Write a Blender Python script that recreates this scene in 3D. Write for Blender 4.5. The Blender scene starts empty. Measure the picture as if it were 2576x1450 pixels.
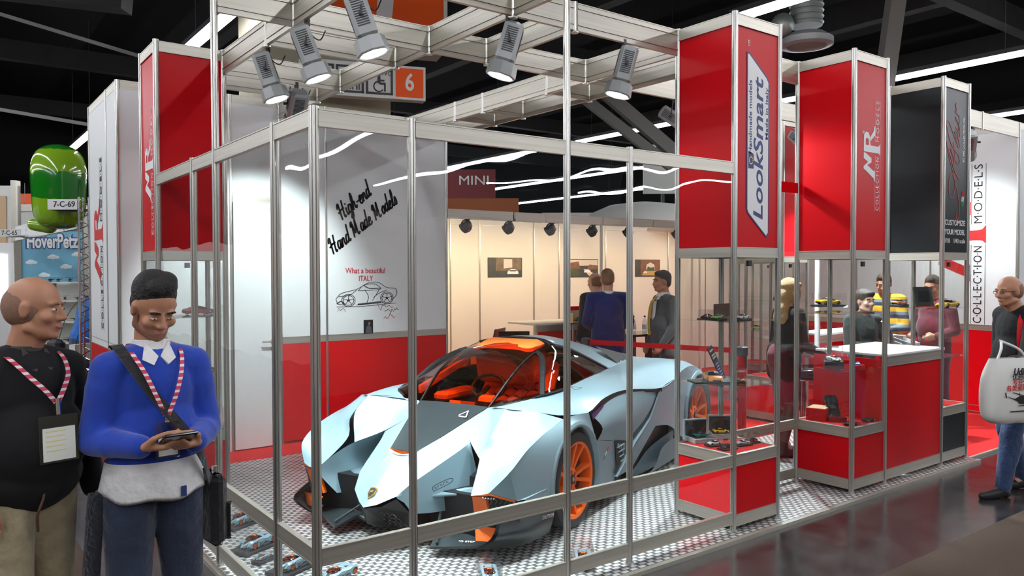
import bpy, bmesh, math, random
import numpy as np
from mathutils import Vector, Matrix, Euler, Quaternion
random.seed(7)
R = math.radians
scn = bpy.context.scene
col = scn.collection
U = 0.495                                   # half module of the exhibition system

# ------------------------------------------------------------------ camera
CAM = Vector((-1.386, -3.330, 1.774)); YAW, PITCH, ROLL, FPX = R(53.251), R(-1.277), R(-0.139), 1966.3
cd = bpy.data.cameras.new('camera'); cam = bpy.data.objects.new('camera', cd); col.objects.link(cam)
cd.sensor_width = 36; cd.lens = FPX / 2576 * 36; cd.clip_end = 200
Fv = Vector((math.cos(YAW)*math.cos(PITCH), math.sin(YAW)*math.cos(PITCH), math.sin(PITCH)))
Rv = Vector((math.sin(YAW), -math.cos(YAW), 0)); Uv = Rv.cross(Fv)
R2 = Rv*math.cos(ROLL) + Uv*math.sin(ROLL); U2 = -Rv*math.sin(ROLL) + Uv*math.cos(ROLL)
cam.matrix_world = Matrix(((R2.x, U2.x, -Fv.x, CAM.x), (R2.y, U2.y, -Fv.y, CAM.y), (R2.z, U2.z, -Fv.z, CAM.z), (0, 0, 0, 1)))
scn.camera = cam
FH = Vector((math.cos(YAW), math.sin(YAW), 0))
def place(px, D, z=0.0):
    """world point at distance D in front of the camera, in the direction of photo column px, height z"""
    p = CAM + FH*D + Rv*((px-1288)/FPX*D); return Vector((p.x, p.y, z))

# ------------------------------------------------------------------ render look
vs = scn.view_settings
scn.display_settings.display_device = 'sRGB'
vs.view_transform = 'Standard'; vs.look = 'None'; vs.gamma = 1; vs.use_curve_mapping = False
vs.exposure = 0.25
scn.cycles.transparent_max_bounces = 48; scn.cycles.max_bounces = 10; scn.cycles.diffuse_bounces = 4
scn.cycles.glossy_bounces = 5; scn.cycles.transmission_bounces = 6; scn.cycles.sample_clamp_indirect = 6
scn.cycles.caustics_reflective = False; scn.cycles.caustics_refractive = False

# ------------------------------------------------------------------ world: a dim exhibition hall
w = bpy.data.worlds.new('hall_air'); scn.world = w; w.use_nodes = True
w.node_tree.nodes['Background'].inputs[0].default_value = (0.75, 0.85, 1, 1)
w.node_tree.nodes['Background'].inputs[1].default_value = 0.06
STRIP_POWER = 31.0                          # emission of the hall's strip lights
SPOT_POWER = 205.0                          # the five truss floodlights
CLIP_POWER = 33.0                           # the warm clip lamps on the back wall
# ------------------------------------------------------------------ materials
MATS = {}
def mat(name, color, rough=0.5, metal=0.0, emit=None, estr=0.0, coat=0.0, bump=None, noise=None, spec=0.5, sheen=0, bd=0.02):
    """bump=(scale,strength), noise=(scale,amount) varies the colour a little"""
    m = bpy.data.materials.new(name); m.use_nodes = True; nt = m.node_tree; b = nt.nodes['Principled BSDF']
    b.inputs['Base Color'].default_value = (*color, 1); b.inputs['Roughness'].default_value = rough
    b.inputs['Metallic'].default_value = metal; b.inputs['Coat Weight'].default_value = coat
    b.inputs['Specular IOR Level'].default_value = spec; b.inputs['Sheen Weight'].default_value = sheen
    if emit: b.inputs['Emission Color'].default_value = (*emit, 1); b.inputs['Emission Strength'].default_value = estr
    if bump or noise:
        tc = nt.nodes.new('ShaderNodeTexCoord')
    if bump:
        n = nt.nodes.new('ShaderNodeTexNoise'); n.inputs['Scale'].default_value = bump[0]; n.inputs['Detail'].default_value = 4
        nt.links.new(tc.outputs['Object'], n.inputs['Vector'])
        bp = nt.nodes.new('ShaderNodeBump'); bp.inputs['Strength'].default_value = bump[1]; bp.inputs['Distance'].default_value = bd
        nt.links.new(n.outputs['Fac'], bp.inputs['Height']); nt.links.new(bp.outputs['Normal'], b.inputs['Normal'])
    if noise:
        n2 = nt.nodes.new('ShaderNodeTexNoise'); n2.inputs['Scale'].default_value = noise[0]; n2.inputs['Detail'].default_value = 3
        nt.links.new(tc.outputs['Object'], n2.inputs['Vector'])
        mx = nt.nodes.new('ShaderNodeMix'); mx.data_type = 'RGBA'
        a = noise[1]
        mx.inputs['A'].default_value = (*[max(0, c*(1-a)) for c in color], 1); mx.inputs['B'].default_value = (*[min(1, c*(1+a)) for c in color], 1)
        nt.links.new(n2.outputs['Fac'], mx.inputs['Factor']); nt.links.new(mx.outputs['Result'], b.inputs['Base Color'])
    MATS[name] = m; return m
def nodes_of(m): return m.node_tree.nodes, m.node_tree.links
def glass(name, tint, refl=1.0, wobble=0.0, gcol=(1, 1, 1)):
    m = bpy.data.materials.new(name); m.use_nodes = True; nt = m.node_tree; nt.nodes.clear(); N = nt.nodes.new; L = nt.links.new
    out = N('ShaderNodeOutputMaterial'); mix = N('ShaderNodeMixShader'); tr = N('ShaderNodeBsdfTransparent'); gl = N('ShaderNodeBsdfGlossy')
    tr.inputs[0].default_value = (*tint, 1); gl.inputs['Roughness'].default_value = 0.0; gl.inputs['Color'].default_value = (*gcol, 1)
    lw = N('ShaderNodeLayerWeight'); lw.inputs['Blend'].default_value = 0.5
    pw = N('ShaderNodeMath'); pw.operation = 'POWER'; pw.inputs[1].default_value = 5.0; L(lw.outputs['Facing'], pw.inputs[0])
    fr = N('ShaderNodeMath'); fr.operation = 'MULTIPLY_ADD'; fr.inputs[1].default_value = 0.96; fr.inputs[2].default_value = 0.038; L(pw.outputs[0], fr.inputs[0])
    mu = N('ShaderNodeMath'); mu.operation = 'MULTIPLY'; mu.inputs[1].default_value = refl; mu.use_clamp = True
    L(fr.outputs[0], mu.inputs[0]); L(mu.outputs[0], mix.inputs[0]); L(tr.outputs[0], mix.inputs[1]); L(gl.outputs[0], mix.inputs[2]); L(mix.outputs[0], out.inputs[0])
    if wobble:
        tc = N('ShaderNodeTexCoord'); no = N('ShaderNodeTexNoise'); no.inputs['Scale'].default_value = 1.6; no.inputs['Detail'].default_value = 1
        bp = N('ShaderNodeBump'); bp.inputs['Strength'].default_value = wobble; bp.inputs['Distance'].default_value = 0.05
        L(tc.outputs['Object'], no.inputs['Vector']); L(no.outputs['Fac'], bp.inputs['Height']); L(bp.outputs['Normal'], gl.inputs['Normal'])
    MATS[name] = m; return m
def brushed(name, color, rough, axis, metal=0.85):
    """extruded aluminium: fine streaks that run along one axis"""
    m = mat(name, color, rough, metal); N, L = nodes_of(m); nt = m.node_tree
    tc = nt.nodes.new('ShaderNodeTexCoord'); mp = nt.nodes.new('ShaderNodeMapping'); no = nt.nodes.new('ShaderNodeTexNoise')
    s = [60, 60, 60]; s[axis] = 1.2; mp.inputs['Scale'].default_value = s; no.inputs['Scale'].default_value = 1.0; no.inputs['Detail'].default_value = 3
    L.new(tc.outputs['Object'], mp.inputs[0]); L.new(mp.outputs[0], no.inputs['Vector'])
    mx = nt.nodes.new('ShaderNodeMix'); mx.data_type = 'RGBA'
    mx.inputs['A'].default_value = (*[c*0.72 for c in color], 1); mx.inputs['B'].default_value = (*[min(1, c*1.18) for c in color], 1)
    L.new(no.outputs['Fac'], mx.inputs['Factor']); L.new(mx.outputs['Result'], N['Principled BSDF'].inputs['Base Color'])
    return m
brushed('alu_v', (0.66, 0.65, 0.60), 0.30, 2); brushed('alu_x', (0.55, 0.525, 0.45), 0.42, 0, 0.75); brushed('alu_y', (0.55, 0.525, 0.45), 0.42, 1, 0.75)
mat('red', (0.66, 0.004, 0.009), 0.34, bump=(240, 0.03), spec=0.16); mat('white_panel', (0.80, 0.83, 0.82), 0.5); mat('cream_panel', (0.78, 0.72, 0.63), 0.55)
mat('black_panel', (0.006, 0.009, 0.011), 0.36, spec=0.3); mat('red_carpet', (0.72, 0.012, 0.012), 0.95, bump=(500, 0.4), noise=(90, 0.25))
mat('black', (0.012, 0.012, 0.014), 0.5); mat('gloss_black', (0.01, 0.01, 0.012), 0.12); mat('rubber', (0.018, 0.018, 0.02), 0.75, bump=(60, 0.2))
mat('chrome', (0.8, 0.8, 0.82), 0.12, 1.0); mat('lamp_grey', (0.42, 0.44, 0.43), 0.45, 0.3); mat('dark_grey', (0.06, 0.065, 0.07), 0.5)
mat('paint', (0.31, 0.455, 0.515), 0.36, 0.3, coat=0.1); mat('carbon', (0.030, 0.040, 0.044), 0.34, 0.2); mat('car_black', (0.009, 0.010, 0.012), 0.5, spec=0.3)
mat('orange', (1.0, 0.17, 0.012), 0.38); mat('seat_orange', (1.0, 0.24, 0.03), 0.7, bump=(45, 0.35)); mat('orange_sign', (1.0, 0.115, 0.005), 0.5)
mat('white', (0.85, 0.85, 0.84), 0.5); mat('offwhite', (0.74, 0.75, 0.70), 0.6); mat('paper', (0.82, 0.8, 0.74), 0.8)
mat('ink', (0.012, 0.012, 0.014), 0.6); mat('red_ink', (0.62, 0.02, 0.02), 0.6); mat('navy_ink', (0.02, 0.045, 0.18), 0.5); mat('grey_ink', (0.4, 0.4, 0.4), 0.6)
mat('gold', (0.75, 0.5, 0.14), 0.3, 0.9); mat('wood', (0.62, 0.45, 0.27), 0.6)
glass('glass', (0.982, 0.992, 0.988), 0.95, 0.15); glass('case_glass', (0.993, 0.993, 0.993), 0.8); glass('shelf_glass', (0.91, 0.97, 0.945), 1.2)
glass('amber_glass', (0.85, 0.33, 0.085), 1.4); glass('visor', (0.42, 0.45, 0.46), 1.6); glass('bottle_glass', (0.8, 0.88, 0.9), 1.6)
mat('lens', (1, 1, 1), 0.3, emit=(0.9, 0.97, 1), estr=40); mat('tube_light', (1, 1, 1), 0.4, emit=(0.93, 0.94, 1.0), estr=STRIP_POWER); mat('warm_lens', (1, 1, 1), 0.3, emit=(1, 0.8, 0.5), estr=20)

# ------------------------------------------------------------------ mesh collector
def crom(P, n):
    """n points on a Catmull-Rom curve through P, evenly spread by chord length"""
    P = [np.array(p, float) for p in P]
    if len(P) == 1: return [P[0]]*n
    d = [0.0]
    for a, b in zip(P, P[1:]): d.append(d[-1] + max(1e-6, float(np.linalg.norm(b-a))))
    out = []
    for i in range(n):
        s = d[-1]*i/(n-1); k = 0
        while k < len(P)-2 and s > d[k+1]: k += 1
        t = (s-d[k])/(d[k+1]-d[k]); p1, p2 = P[k], P[k+1]; h = d[k+1]-d[k]
        m1 = (p2-P[k-1])/(d[k+1]-d[k-1])*h if k > 0 else (p2-p1)
        m2 = (P[k+2]-p1)/(d[k+2]-d[k])*h if k+2 < len(P) else (p2-p1)
        out.append((2*t**3-3*t**2+1)*p1 + (t**3-2*t**2+t)*m1 + (-2*t**3+3*t**2)*p2 + (t**3-t**2)*m2)
    return out
class MB:
    def __init__(s): s.v = []; s.f = []; s.mi = []; s.cur = 0; s.mats = []; s.sm = []; s.smooth = False
    def m(s, name):
        if name not in s.mats: s.mats.append(name)
        s.cur = s.mats.index(name); return s
    def add(s, vs, fs):
        o = len(s.v); s.v += [tuple(map(float, v)) for v in vs]
        for f in fs: s.f.append([o+i for i in f]); s.mi.append(s.cur); s.sm.append(s.smooth)
        return s
    def box(s, x0, x1, y0, y1, z0, z1, M=None):
        vs = [Vector((x, y, z)) for x in (x0, x1) for y in (y0, y1) for z in (z0, z1)]
        if M is not None: vs = [M @ v for v in vs]
        return s.add(vs, [(0, 1, 3, 2), (4, 6, 7, 5), (0, 4, 5, 1), (2, 3, 7, 6), (0, 2, 6, 4), (1, 5, 7, 3)])
    def bbox(s, x0, x1, y0, y1, z0, z1, b=0.01, M=None):
        """box with chamfered vertical edges and top/bottom rims"""
        def ring(i, z): return [(x0+b+i, y0+i, z), (x1-b-i, y0+i, z), (x1-i, y0+b+i, z), (x1-i, y1-b-i, z), (x1-b-i, y1-i, z), (x0+b+i, y1-i, z), (x0+i, y1-b-i, z), (x0+i, y0+b+i, z)]
        rs = [ring(b, z0), ring(0, z0+b), ring(0, z1-b), ring(b, z1)]
        if M is not None: rs = [[M @ Vector(v) for v in r] for r in rs]
        vs = [v for r in rs for v in r]; fs = [tuple(range(7, -1, -1)), tuple(range(24, 32))]
        for k in range(3):
            for i in range(8): j = (i+1) % 8; fs.append((k*8+i, k*8+j, k*8+8+j, k*8+8+i))
        return s.add(vs, fs)
    def cyl(s, p0, p1, r0, r1=None, n=12, cap=True):
        r1 = r0 if r1 is None else r1; p0, p1 = Vector(p0), Vector(p1); d = (p1-p0).normalized()
        a = d.orthogonal().normalized(); b = d.cross(a)
        vs = []
        for p, r in ((p0, r0), (p1, r1)):
            for i in range(n): t = 2*math.pi*i/n; vs.append(p + a*(r*math.cos(t)) + b*(r*math.sin(t)))
        fs = [(i, (i+1) % n, n+(i+1) % n, n+i) for i in range(n)]
        if cap: fs += [tuple(range(n-1, -1, -1)), tuple(range(n, 2*n))]
        return s.add(vs, fs)
    def ell(s, c, r, n=12, k=8, M=None):
        vs = []; c = Vector(c)
        for j in range(1, k):
            ph = math.pi*j/k
            for i in range(n): t = 2*math.pi*i/n; vs.append(Vector((r[0]*math.sin(ph)*math.cos(t), r[1]*math.sin(ph)*math.sin(t), r[2]*math.cos(ph))))
        vs += [Vector((0, 0, r[2])), Vector((0, 0, -r[2]))]
        vs = [(M @ v if M is not None else v) + c for v in vs]
        top, bot = len(vs)-2, len(vs)-1; fs = []
        for i in range(n):
            fs.append((top, i, (i+1) % n)); fs.append((bot, (k-2)*n+(i+1) % n, (k-2)*n+i))
            for j in range(k-2): fs.append((j*n+i, (j+1)*n+i, (j+1)*n+(i+1) % n, j*n+(i+1) % n))
        return s.add(vs, fs)
    def cone(s, p0, r0, p1, r1, n=12):
        """tapered limb with round ends"""
        p0, p1 = Vector(p0), Vector(p1); d = (p1-p0)
        if d.length < 1e-6: return s.ell(p0, (r0,)*3)
        d.normalize(); a = d.orthogonal().normalized(); b = d.cross(a); rings = []
        for k in range(4): t = math.pi/2*k/4; rings.append((p0 - d*(r0*math.cos(t)), r0*math.sin(t)))
        rings.append((p0, r0)); rings.append((p1, r1))
        for k in range(1, 5): t = math.pi/2*k/4; rings.append((p1 + d*(r1*math.sin(t)), r1*math.cos(t)))
        rings = rings[1:-1]; vs = []
        for p, r in rings:
            for i in range(n): t = 2*math.pi*i/n; vs.append(p + a*(r*math.cos(t)) + b*(r*math.sin(t)))
        fs = [tuple(range(n-1, -1, -1)), tuple(range((len(rings)-1)*n, len(rings)*n))]
        for k in range(len(rings)-1):
            for i in range(n): j = (i+1) % n; fs.append((k*n+i, k*n+j, (k+1)*n+j, (k+1)*n+i))
        return s.add(vs, fs)
    def tube(s, P, r, n=6, cr=0):
        if cr: P = crom(P, cr)
        for a, b in zip(P, P[1:]): s.cyl(a, b, r, r, n)
        return s
    def lathe(s, prof, c=(0, 0, 0), n=24, M=None, cap=True):
        """profile of (radius, height) spun round z"""
        vs = []; c = Vector(c)
        for r, z in prof:
            for i in range(n): t = 2*math.pi*i/n; v = Vector((r*math.cos(t), r*math.sin(t), z)); vs.append((M @ v if M is not None else v) + c)
        fs = [(k*n+i, k*n+(i+1) % n, (k+1)*n+(i+1) % n, (k+1)*n+i) for k in range(len(prof)-1) for i in range(n)]
        if cap: fs += [tuple(range(n-1, -1, -1)), tuple(range((len(prof)-1)*n, len(prof)*n))]
        return s.add(vs, fs)
    def prism(s, poly, ax, a, b):
        """polygon in the plane across axis ax, extruded from a to b"""
        def P(p, t):
            q = list(p); q.insert(ax, t); return q
        n = len(poly); vs = [P(p, a) for p in poly] + [P(p, b) for p in poly]
        return s.add(vs, [tuple(range(n-1, -1, -1)), tuple(range(n, 2*n))] + [(i, (i+1) % n, n+(i+1) % n, n+i) for i in range(n)])
    def poly(s, vs): return s.add(vs, [tuple(range(len(vs)))])
    def loft(s, curves, n=14, k=None, flip=False):
        """smooth surface through the curves (each a list of 3D points)"""
        cs = [crom(c, n) for c in curves]; k = k or max(2, (len(curves)-1)*5+1)
        rows = [crom([c[i] for c in cs], k) if len(cs) > 2 else [cs[0][i]*(1-j/(k-1)) + cs[1][i]*(j/(k-1)) for j in range(k)] for i in range(n)]
        vs = [p for r_ in rows for p in r_]; fs = []
        for i in range(n-1):
            for j in range(k-1):
                f = (i*k+j, (i+1)*k+j, (i+1)*k+j+1, i*k+j+1); fs.append(f[::-1] if flip else f)
        return s.add(vs, fs)
    def mirror_y(s, start):
        """mirror everything added since face index `start` = (nv, nf)"""
        nv, nf = start; o = len(s.v) - nv
        s.v += [(x, -y, z) for x, y, z in s.v[nv:]]
        for f, mi, sm in list(zip(s.f[nf:], s.mi[nf:], s.sm[nf:])): s.f.append([i+o for i in f[::-1]]); s.mi.append(mi); s.sm.append(sm)
        return s
    def mark(s): return (len(s.v), len(s.f))
    def xf(s, M, start=0):
        s.v[start:] = [tuple(M @ Vector(v)) for v in s.v[start:]]; return s
    def mesh(s, name, smooth=None, angle=None, merge=0):
        me = bpy.data.meshes.new(name); me.from_pydata(s.v, [], s.f); me.validate()
        for mn in s.mats: me.materials.append(MATS[mn])
        if len(me.polygons) == len(s.f):
            me.polygons.foreach_set('material_index', s.mi); me.polygons.foreach_set('use_smooth', [bool(x) if smooth is None else smooth for x in s.sm])
        if merge or angle is not None:
            b = bmesh.new(); b.from_mesh(me)
            if merge: bmesh.ops.remove_doubles(b, verts=b.verts, dist=merge)
            bmesh.ops.recalc_face_normals(b, faces=b.faces)
            if angle is not None:
                for e in b.edges: e.smooth = not (len(e.link_faces) == 2 and e.calc_face_angle(0) > R(angle))
                for f in b.faces: f.smooth = True
            b.to_mesh(me); b.free()
        me.update(); return me
    def build(s, name, mname=None, parent=None, smooth=None, angle=None, merge=0, loc=None):
        if mname: s.mats = [mname]; s.mi = [0]*len(s.f)
        o = bpy.data.objects.new(name, s.mesh(name, smooth, angle, merge)); col.objects.link(o)
        if parent: o.parent = parent
        if loc is not None: o.location = loc
        return o
def tag(o, label=None, cat=None, group=None, kind=None):
    if label: o['label'] = label
    if cat: o['category'] = cat
    if group: o['group'] = group
    if kind: o['kind'] = kind
    return o
def thing(name, label, cat, loc=(0, 0, 0), rz=0, group=None, scale=1):
    o = bpy.data.objects.new(name, None); col.objects.link(o); o.empty_display_size = 0.1
    o.location = loc; o.rotation_euler = (0, 0, rz); o.scale = (scale,)*3; return tag(o, label, cat, group)
KIDS = {}
def dup(root, loc, rz=0, label=None, group=None, scale=None, mats=None, rot=None):
    """a copy of a thing with copies of its parts and sub-parts"""
    if not KIDS:
        pass
    def rec(o, par):
        c = o.copy(); col.objects.link(c); c.parent = par
        if mats:
            for i, ms in enumerate(c.material_slots):
                if ms.material and ms.material.name in mats:
                    ms.link = 'OBJECT'; ms.material = MATS[mats[ms.material.name]]
        for ch in list(o.children): rec(ch, c)
        return c
    r = rec(root, None); r.location = loc; r.rotation_euler = rot or (0, 0, rz)
    if scale: r.scale = (scale,)*3
    if label: r['label'] = label
    if group: r['group'] = group
    return r
def remesh(name, mb, mname, parent=None, voxel=0.012, smooth=6, factor=0.5):
    """one continuous skin over the overlapping shapes in mb"""
    o = mb.build('tmp', mname); o.name = 'tmp'
    md = o.modifiers.new('r', 'REMESH'); md.mode = 'VOXEL'; md.voxel_size = voxel
    if smooth: s = o.modifiers.new('s', 'SMOOTH'); s.iterations = smooth; s.factor = factor
    dg = bpy.context.evaluated_depsgraph_get(); dg.update()
    me = bpy.data.meshes.new_from_object(o.evaluated_get(dg)); me.name = name
    me.materials.clear(); me.materials.append(MATS[mname])
    me.polygons.foreach_set('use_smooth', [True]*len(me.polygons)); me.update()
    old = o.data; bpy.data.objects.remove(o); bpy.data.meshes.remove(old)
    n = bpy.data.objects.new(name, me); col.objects.link(n)
    if parent: n.parent = parent
    return n
def plane_matrix(origin, right, up):
    r_ = Vector(right).normalized(); u_ = Vector(up).normalized(); n_ = r_.cross(u_)
    return Matrix(((r_.x, u_.x, n_.x, origin[0]), (r_.y, u_.y, n_.y, origin[1]), (r_.z, u_.z, n_.z, origin[2]), (0, 0, 0, 1)))
def text(txt, mname, M, size=0.1, width=None, parent=None, name='lettering', align='CENTER', shear=0.0, bold=0.0, ext=0.0012, sx=1.0, space=1.0):
    """raised or printed lettering: M maps text x,y onto a surface"""
    cu = bpy.data.curves.new('t', 'FONT'); cu.body = txt; cu.size = size; cu.align_x = align; cu.align_y = 'CENTER'
    cu.shear = shear; cu.offset = bold*size; cu.extrude = ext; cu.space_character = space; cu.resolution_u = 3
    o = bpy.data.objects.new('t', cu); col.objects.link(o)
    dg = bpy.context.evaluated_depsgraph_get(); dg.update(); me = bpy.data.meshes.new_from_object(o.evaluated_get(dg))
    bpy.data.objects.remove(o); bpy.data.curves.remove(cu)
    if width:
        xs = [v.co.x for v in me.vertices]; w_ = max(xs)-min(xs); sx = width/w_ if w_ > 0 else 1
    me.transform(M @ Matrix.Diagonal((sx, 1, 1, 1))); me.name = name
    me.materials.clear(); me.materials.append(MATS[mname]); me.update()
    n = bpy.data.objects.new(name, me); col.objects.link(n)
    if parent: n.parent = parent
    return n
def strokes(lines, mname, M, width=0.006, name='drawing', parent=None, th=0.0012):
    """hand-drawn lines as thin ink ribbons on a surface; a line may be (points, width)"""
    mb = MB()
    for ln in lines:
        wd = width
        if isinstance(ln, tuple) and isinstance(ln[0], list): ln, wd = ln
        P = crom([(x, y, 0) for x, y in ln], max(2, len(ln)*4)) if len(ln) > 2 else [np.array((*p, 0.0)) for p in ln]
        for a, b in zip(P, P[1:]):
            d = b-a; L = np.linalg.norm(d)
            if L < 1e-6: continue
            d = d/L; n = np.array((-d[1], d[0], 0))*wd/2; a2 = a-d*wd*.2; b2 = b+d*wd*.2; zt = np.array((0, 0, th))
            mb.add([a2-n, b2-n, b2+n, a2+n, a2-n+zt, b2-n+zt, b2+n+zt, a2+n+zt], [(4, 5, 6, 7), (0, 1, 5, 4), (2, 3, 7, 6)])
    mb.xf(M); return mb.build(name, mname, parent)
def shapes(polys, mname, M, name='emblem', parent=None, th=0.0012):
    mb = MB()
    for p in polys: mb.prism(p, 2, 0.0, th)
    mb.xf(M); return mb.build(name, mname, parent)
# ------------------------------------------------------------------ the hall: floor, carpets, ceiling, columns, strip lights
def tile_mat():
    m = mat('stone_tiles', (0.03, 0.03, 0.032), 0.16); N, L = nodes_of(m); nt = m.node_tree; b = N['Principled BSDF']
    tc = nt.nodes.new('ShaderNodeTexCoord'); br = nt.nodes.new('ShaderNodeTexBrick')
    br.offset = 0.0; br.inputs['Scale'].default_value = 1.0; br.inputs['Brick Width'].default_value = 0.6; br.inputs['Row Height'].default_value = 0.6; br.inputs['Mortar Size'].default_value = 0.003
    br.inputs['Color1'].default_value = (0.040, 0.036, 0.036, 1); br.inputs['Color2'].default_value = (0.055, 0.048, 0.046, 1); br.inputs['Mortar'].default_value = (0.012, 0.012, 0.012, 1)
    no = nt.nodes.new('ShaderNodeTexNoise'); no.inputs['Scale'].default_value = 7; no.inputs['Detail'].default_value = 6
    mx = nt.nodes.new('ShaderNodeMix'); mx.data_type = 'RGBA'; mx.blend_type = 'MULTIPLY'; mx.inputs['Factor'].default_value = 0.8
    L.new(tc.outputs['Object'], br.inputs['Vector']); L.new(tc.outputs['Object'], no.inputs['Vector'])
    L.new(br.outputs['Color'], mx.inputs['A']); L.new(no.outputs['Fac'], mx.inputs['B']); L.new(mx.outputs['Result'], b.inputs['Base Color'])
    rr = nt.nodes.new('ShaderNodeMapRange'); rr.inputs['To Min'].default_value = 0.10; rr.inputs['To Max'].default_value = 0.30
    L.new(no.outputs['Fac'], rr.inputs[0]); L.new(rr.outputs[0], b.inputs['Roughness'])
tile_mat()
def plate_mat():
    """aluminium tread plate: rows of raised bars, alternately turned, spotlight glints painted in as a brighter colour"""
    m = mat('tread_plate', (0.6, 0.6, 0.6), 0.3, 0.9); N, L = nodes_of(m); nt = m.node_tree; b = N['Principled BSDF']; n = nt.nodes.new
    tc = n('ShaderNodeTexCoord'); sp = n('ShaderNodeSeparateXYZ'); L.new(tc.outputs['Object'], sp.inputs[0])
    def M(op, a, b_=None, c=None):
        x = n('ShaderNodeMath'); x.operation = op
        for i, v in enumerate((a, b_, c)):
            if v is None: continue
            if isinstance(v, (int, float)): x.inputs[i].default_value = v
            else: L.new(v, x.inputs[i])
        return x.outputs[0]
    P = 0.072
    u = M('DIVIDE', sp.outputs[0], P); v = M('DIVIDE', sp.outputs[1], P)
    def bar(u_, v_, ru, rv):
        fu = M('ABSOLUTE', M('SUBTRACT', M('FRACT', u_), 0.5)); fv = M('ABSOLUTE', M('SUBTRACT', M('FRACT', v_), 0.5))
        d = M('MAXIMUM', M('DIVIDE', fu, ru), M('DIVIDE', fv, rv))
        x = n('ShaderNodeMapRange'); x.interpolation_type = 'SMOOTHSTEP'
        L.new(d, x.inputs[0]); x.inputs[1].default_value = 0.75; x.inputs[2].default_value = 1.1; x.inputs[3].default_value = 1; x.inputs[4].default_value = 0
        return x.outputs[0]
    h1 = bar(u, v, 0.36, 0.20); h2 = bar(M('ADD', u, 0.5), M('ADD', v, 0.5), 0.36, 0.20)
    h = M('MAXIMUM', h1, h2)
    bp = n('ShaderNodeBump'); bp.inputs['Strength'].default_value = 0.55; bp.inputs['Distance'].default_value = 0.004
    L.new(h, bp.inputs['Height']); L.new(bp.outputs[0], b.inputs['Normal'])
    mx = n('ShaderNodeMix'); mx.data_type = 'RGBA'; mx.inputs['A'].default_value = (0.17, 0.17, 0.165, 1); mx.inputs['B'].default_value = (0.97, 0.97, 0.95, 1)  # bright bars carry the reflected spotlights as colour
    L.new(h, mx.inputs['Factor']); L.new(mx.outputs['Result'], b.inputs['Base Color'])
    r2 = n('ShaderNodeMapRange'); r2.inputs[3].default_value = 0.42; r2.inputs[4].default_value = 0.30; L.new(h, r2.inputs[0]); L.new(r2.outputs[0], b.inputs['Roughness'])
    b.inputs['Metallic'].default_value = 0.55
plate_mat()
mat('brown_carpet', (0.075, 0.045, 0.03), 0.95, bump=(400, 0.3), noise=(60, 0.3)); mat('hall_dark', (0.006, 0.006, 0.007), 0.9); mat('steel_beam', (0.016, 0.015, 0.015), 0.8, noise=(3, 0.4))
mat('concrete', (0.33, 0.30, 0.22), 0.8, noise=(4, 0.12)); mat('duct', (0.30, 0.33, 0.31), 0.45, 0.6)

def struct(name, mb, mname, parent=None, **k):
    o = mb.build(name, mname, parent, **k)
    if not parent: o['kind'] = 'structure'
    return o
ZF = -0.022                                  # hall floor, a little under the stand's platform
struct('floor', MB().box(-32, 34, -32, 36, -0.2, ZF), 'stone_tiles')
b = MB(); b.box(-31.5, 33.5, -31.5, -0.98, ZF, ZF+0.006); b.box(-13.5, -0.62, -0.98, 3.2, ZF, ZF+0.006)
tag(b.build('aisle_carpet', 'brown_carpet'), 'flat brown carpet strip laid along the dark aisle', 'carpet')
struct('ceiling', MB().box(-32, 34, -32, 36, 8.6, 8.8), 'hall_dark')
struct('wall_back', MB().box(-32, 34, 35.6, 36, ZF, 8.6), 'hall_dark'); struct('wall_right', MB().box(33.6, 34, -32, 36, ZF, 8.6), 'hall_dark')
struct('wall_left', MB().box(-32, -31.6, -32, 36, ZF, 8.6), 'hall_dark')
# platform of the stand
b = MB(); b.box(-0.02, 3.96, -0.10, 3.97, ZF, 0.0); b.box(3.96, 6.45, -0.10, 1.72, ZF, 0.0)
tag(b.build('tread_plate_flooring', 'tread_plate'), 'aluminium tread plate flooring under the grey supercar', 'flooring')
b = MB(); b.box(3.96, 6.45, 1.72, 5.94, ZF, 0.0); b.box(0, 3.96, 3.97, 5.94, ZF, 0.0); b.box(6.45, 13.0, -0.02, 5.94, ZF, 0.0)
tag(b.build('stand_carpet', 'red_carpet'), 'bright red carpet of the stand behind the metal flooring', 'carpet')
b = MB(); b.box(-0.05, 6.45, -0.135, -0.10, ZF, 0.004); b.box(-0.055, -0.021, -0.10, 3.0, ZF, 0.004); b.box(6.45, 13.0, -0.045, -0.02, ZF, 0.004)
tag(b.build('platform_edging', 'alu_x'), 'thin aluminium edging strip round the foot of the stand platform', 'edging')

# roof beams
def beam(p0, p1, h=0.35, w_=0.18, zc=7.6, name='roof_beam', label='', m='steel_beam'):
    d = Vector((p1[0]-p0[0], p1[1]-p0[1], 0)); L = d.length; a = math.atan2(d.y, d.x); mb = MB()
    mb.box(0, L, -w_/2, w_/2, -h/2, -h/2+0.03); mb.box(0, L, -w_/2, w_/2, h/2-0.03, h/2); mb.box(0, L, -0.02, 0.02, -h/2, h/2)
    o = mb.build(name, m); o.location = (p0[0], p0[1], zc); o.rotation_euler = (0, 0, a); return o
for i, x in enumerate((-8, -2.5, 4.6, 10.6, 16.4, 22.2)):
    struct('trim_%d' % (i+1), MB().box(x-0.16, x+0.16, -14, 35.6, 7.55, 8.2), 'steel_beam')
for i, y in enumerate((-4, 4.2, 12.5, 20.5, 28)):
    struct('trim_%d' % (i+11), MB().box(-13.6, 33.6, y-0.14, y+0.14, 7.2, 7.7), 'steel_beam')
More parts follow.
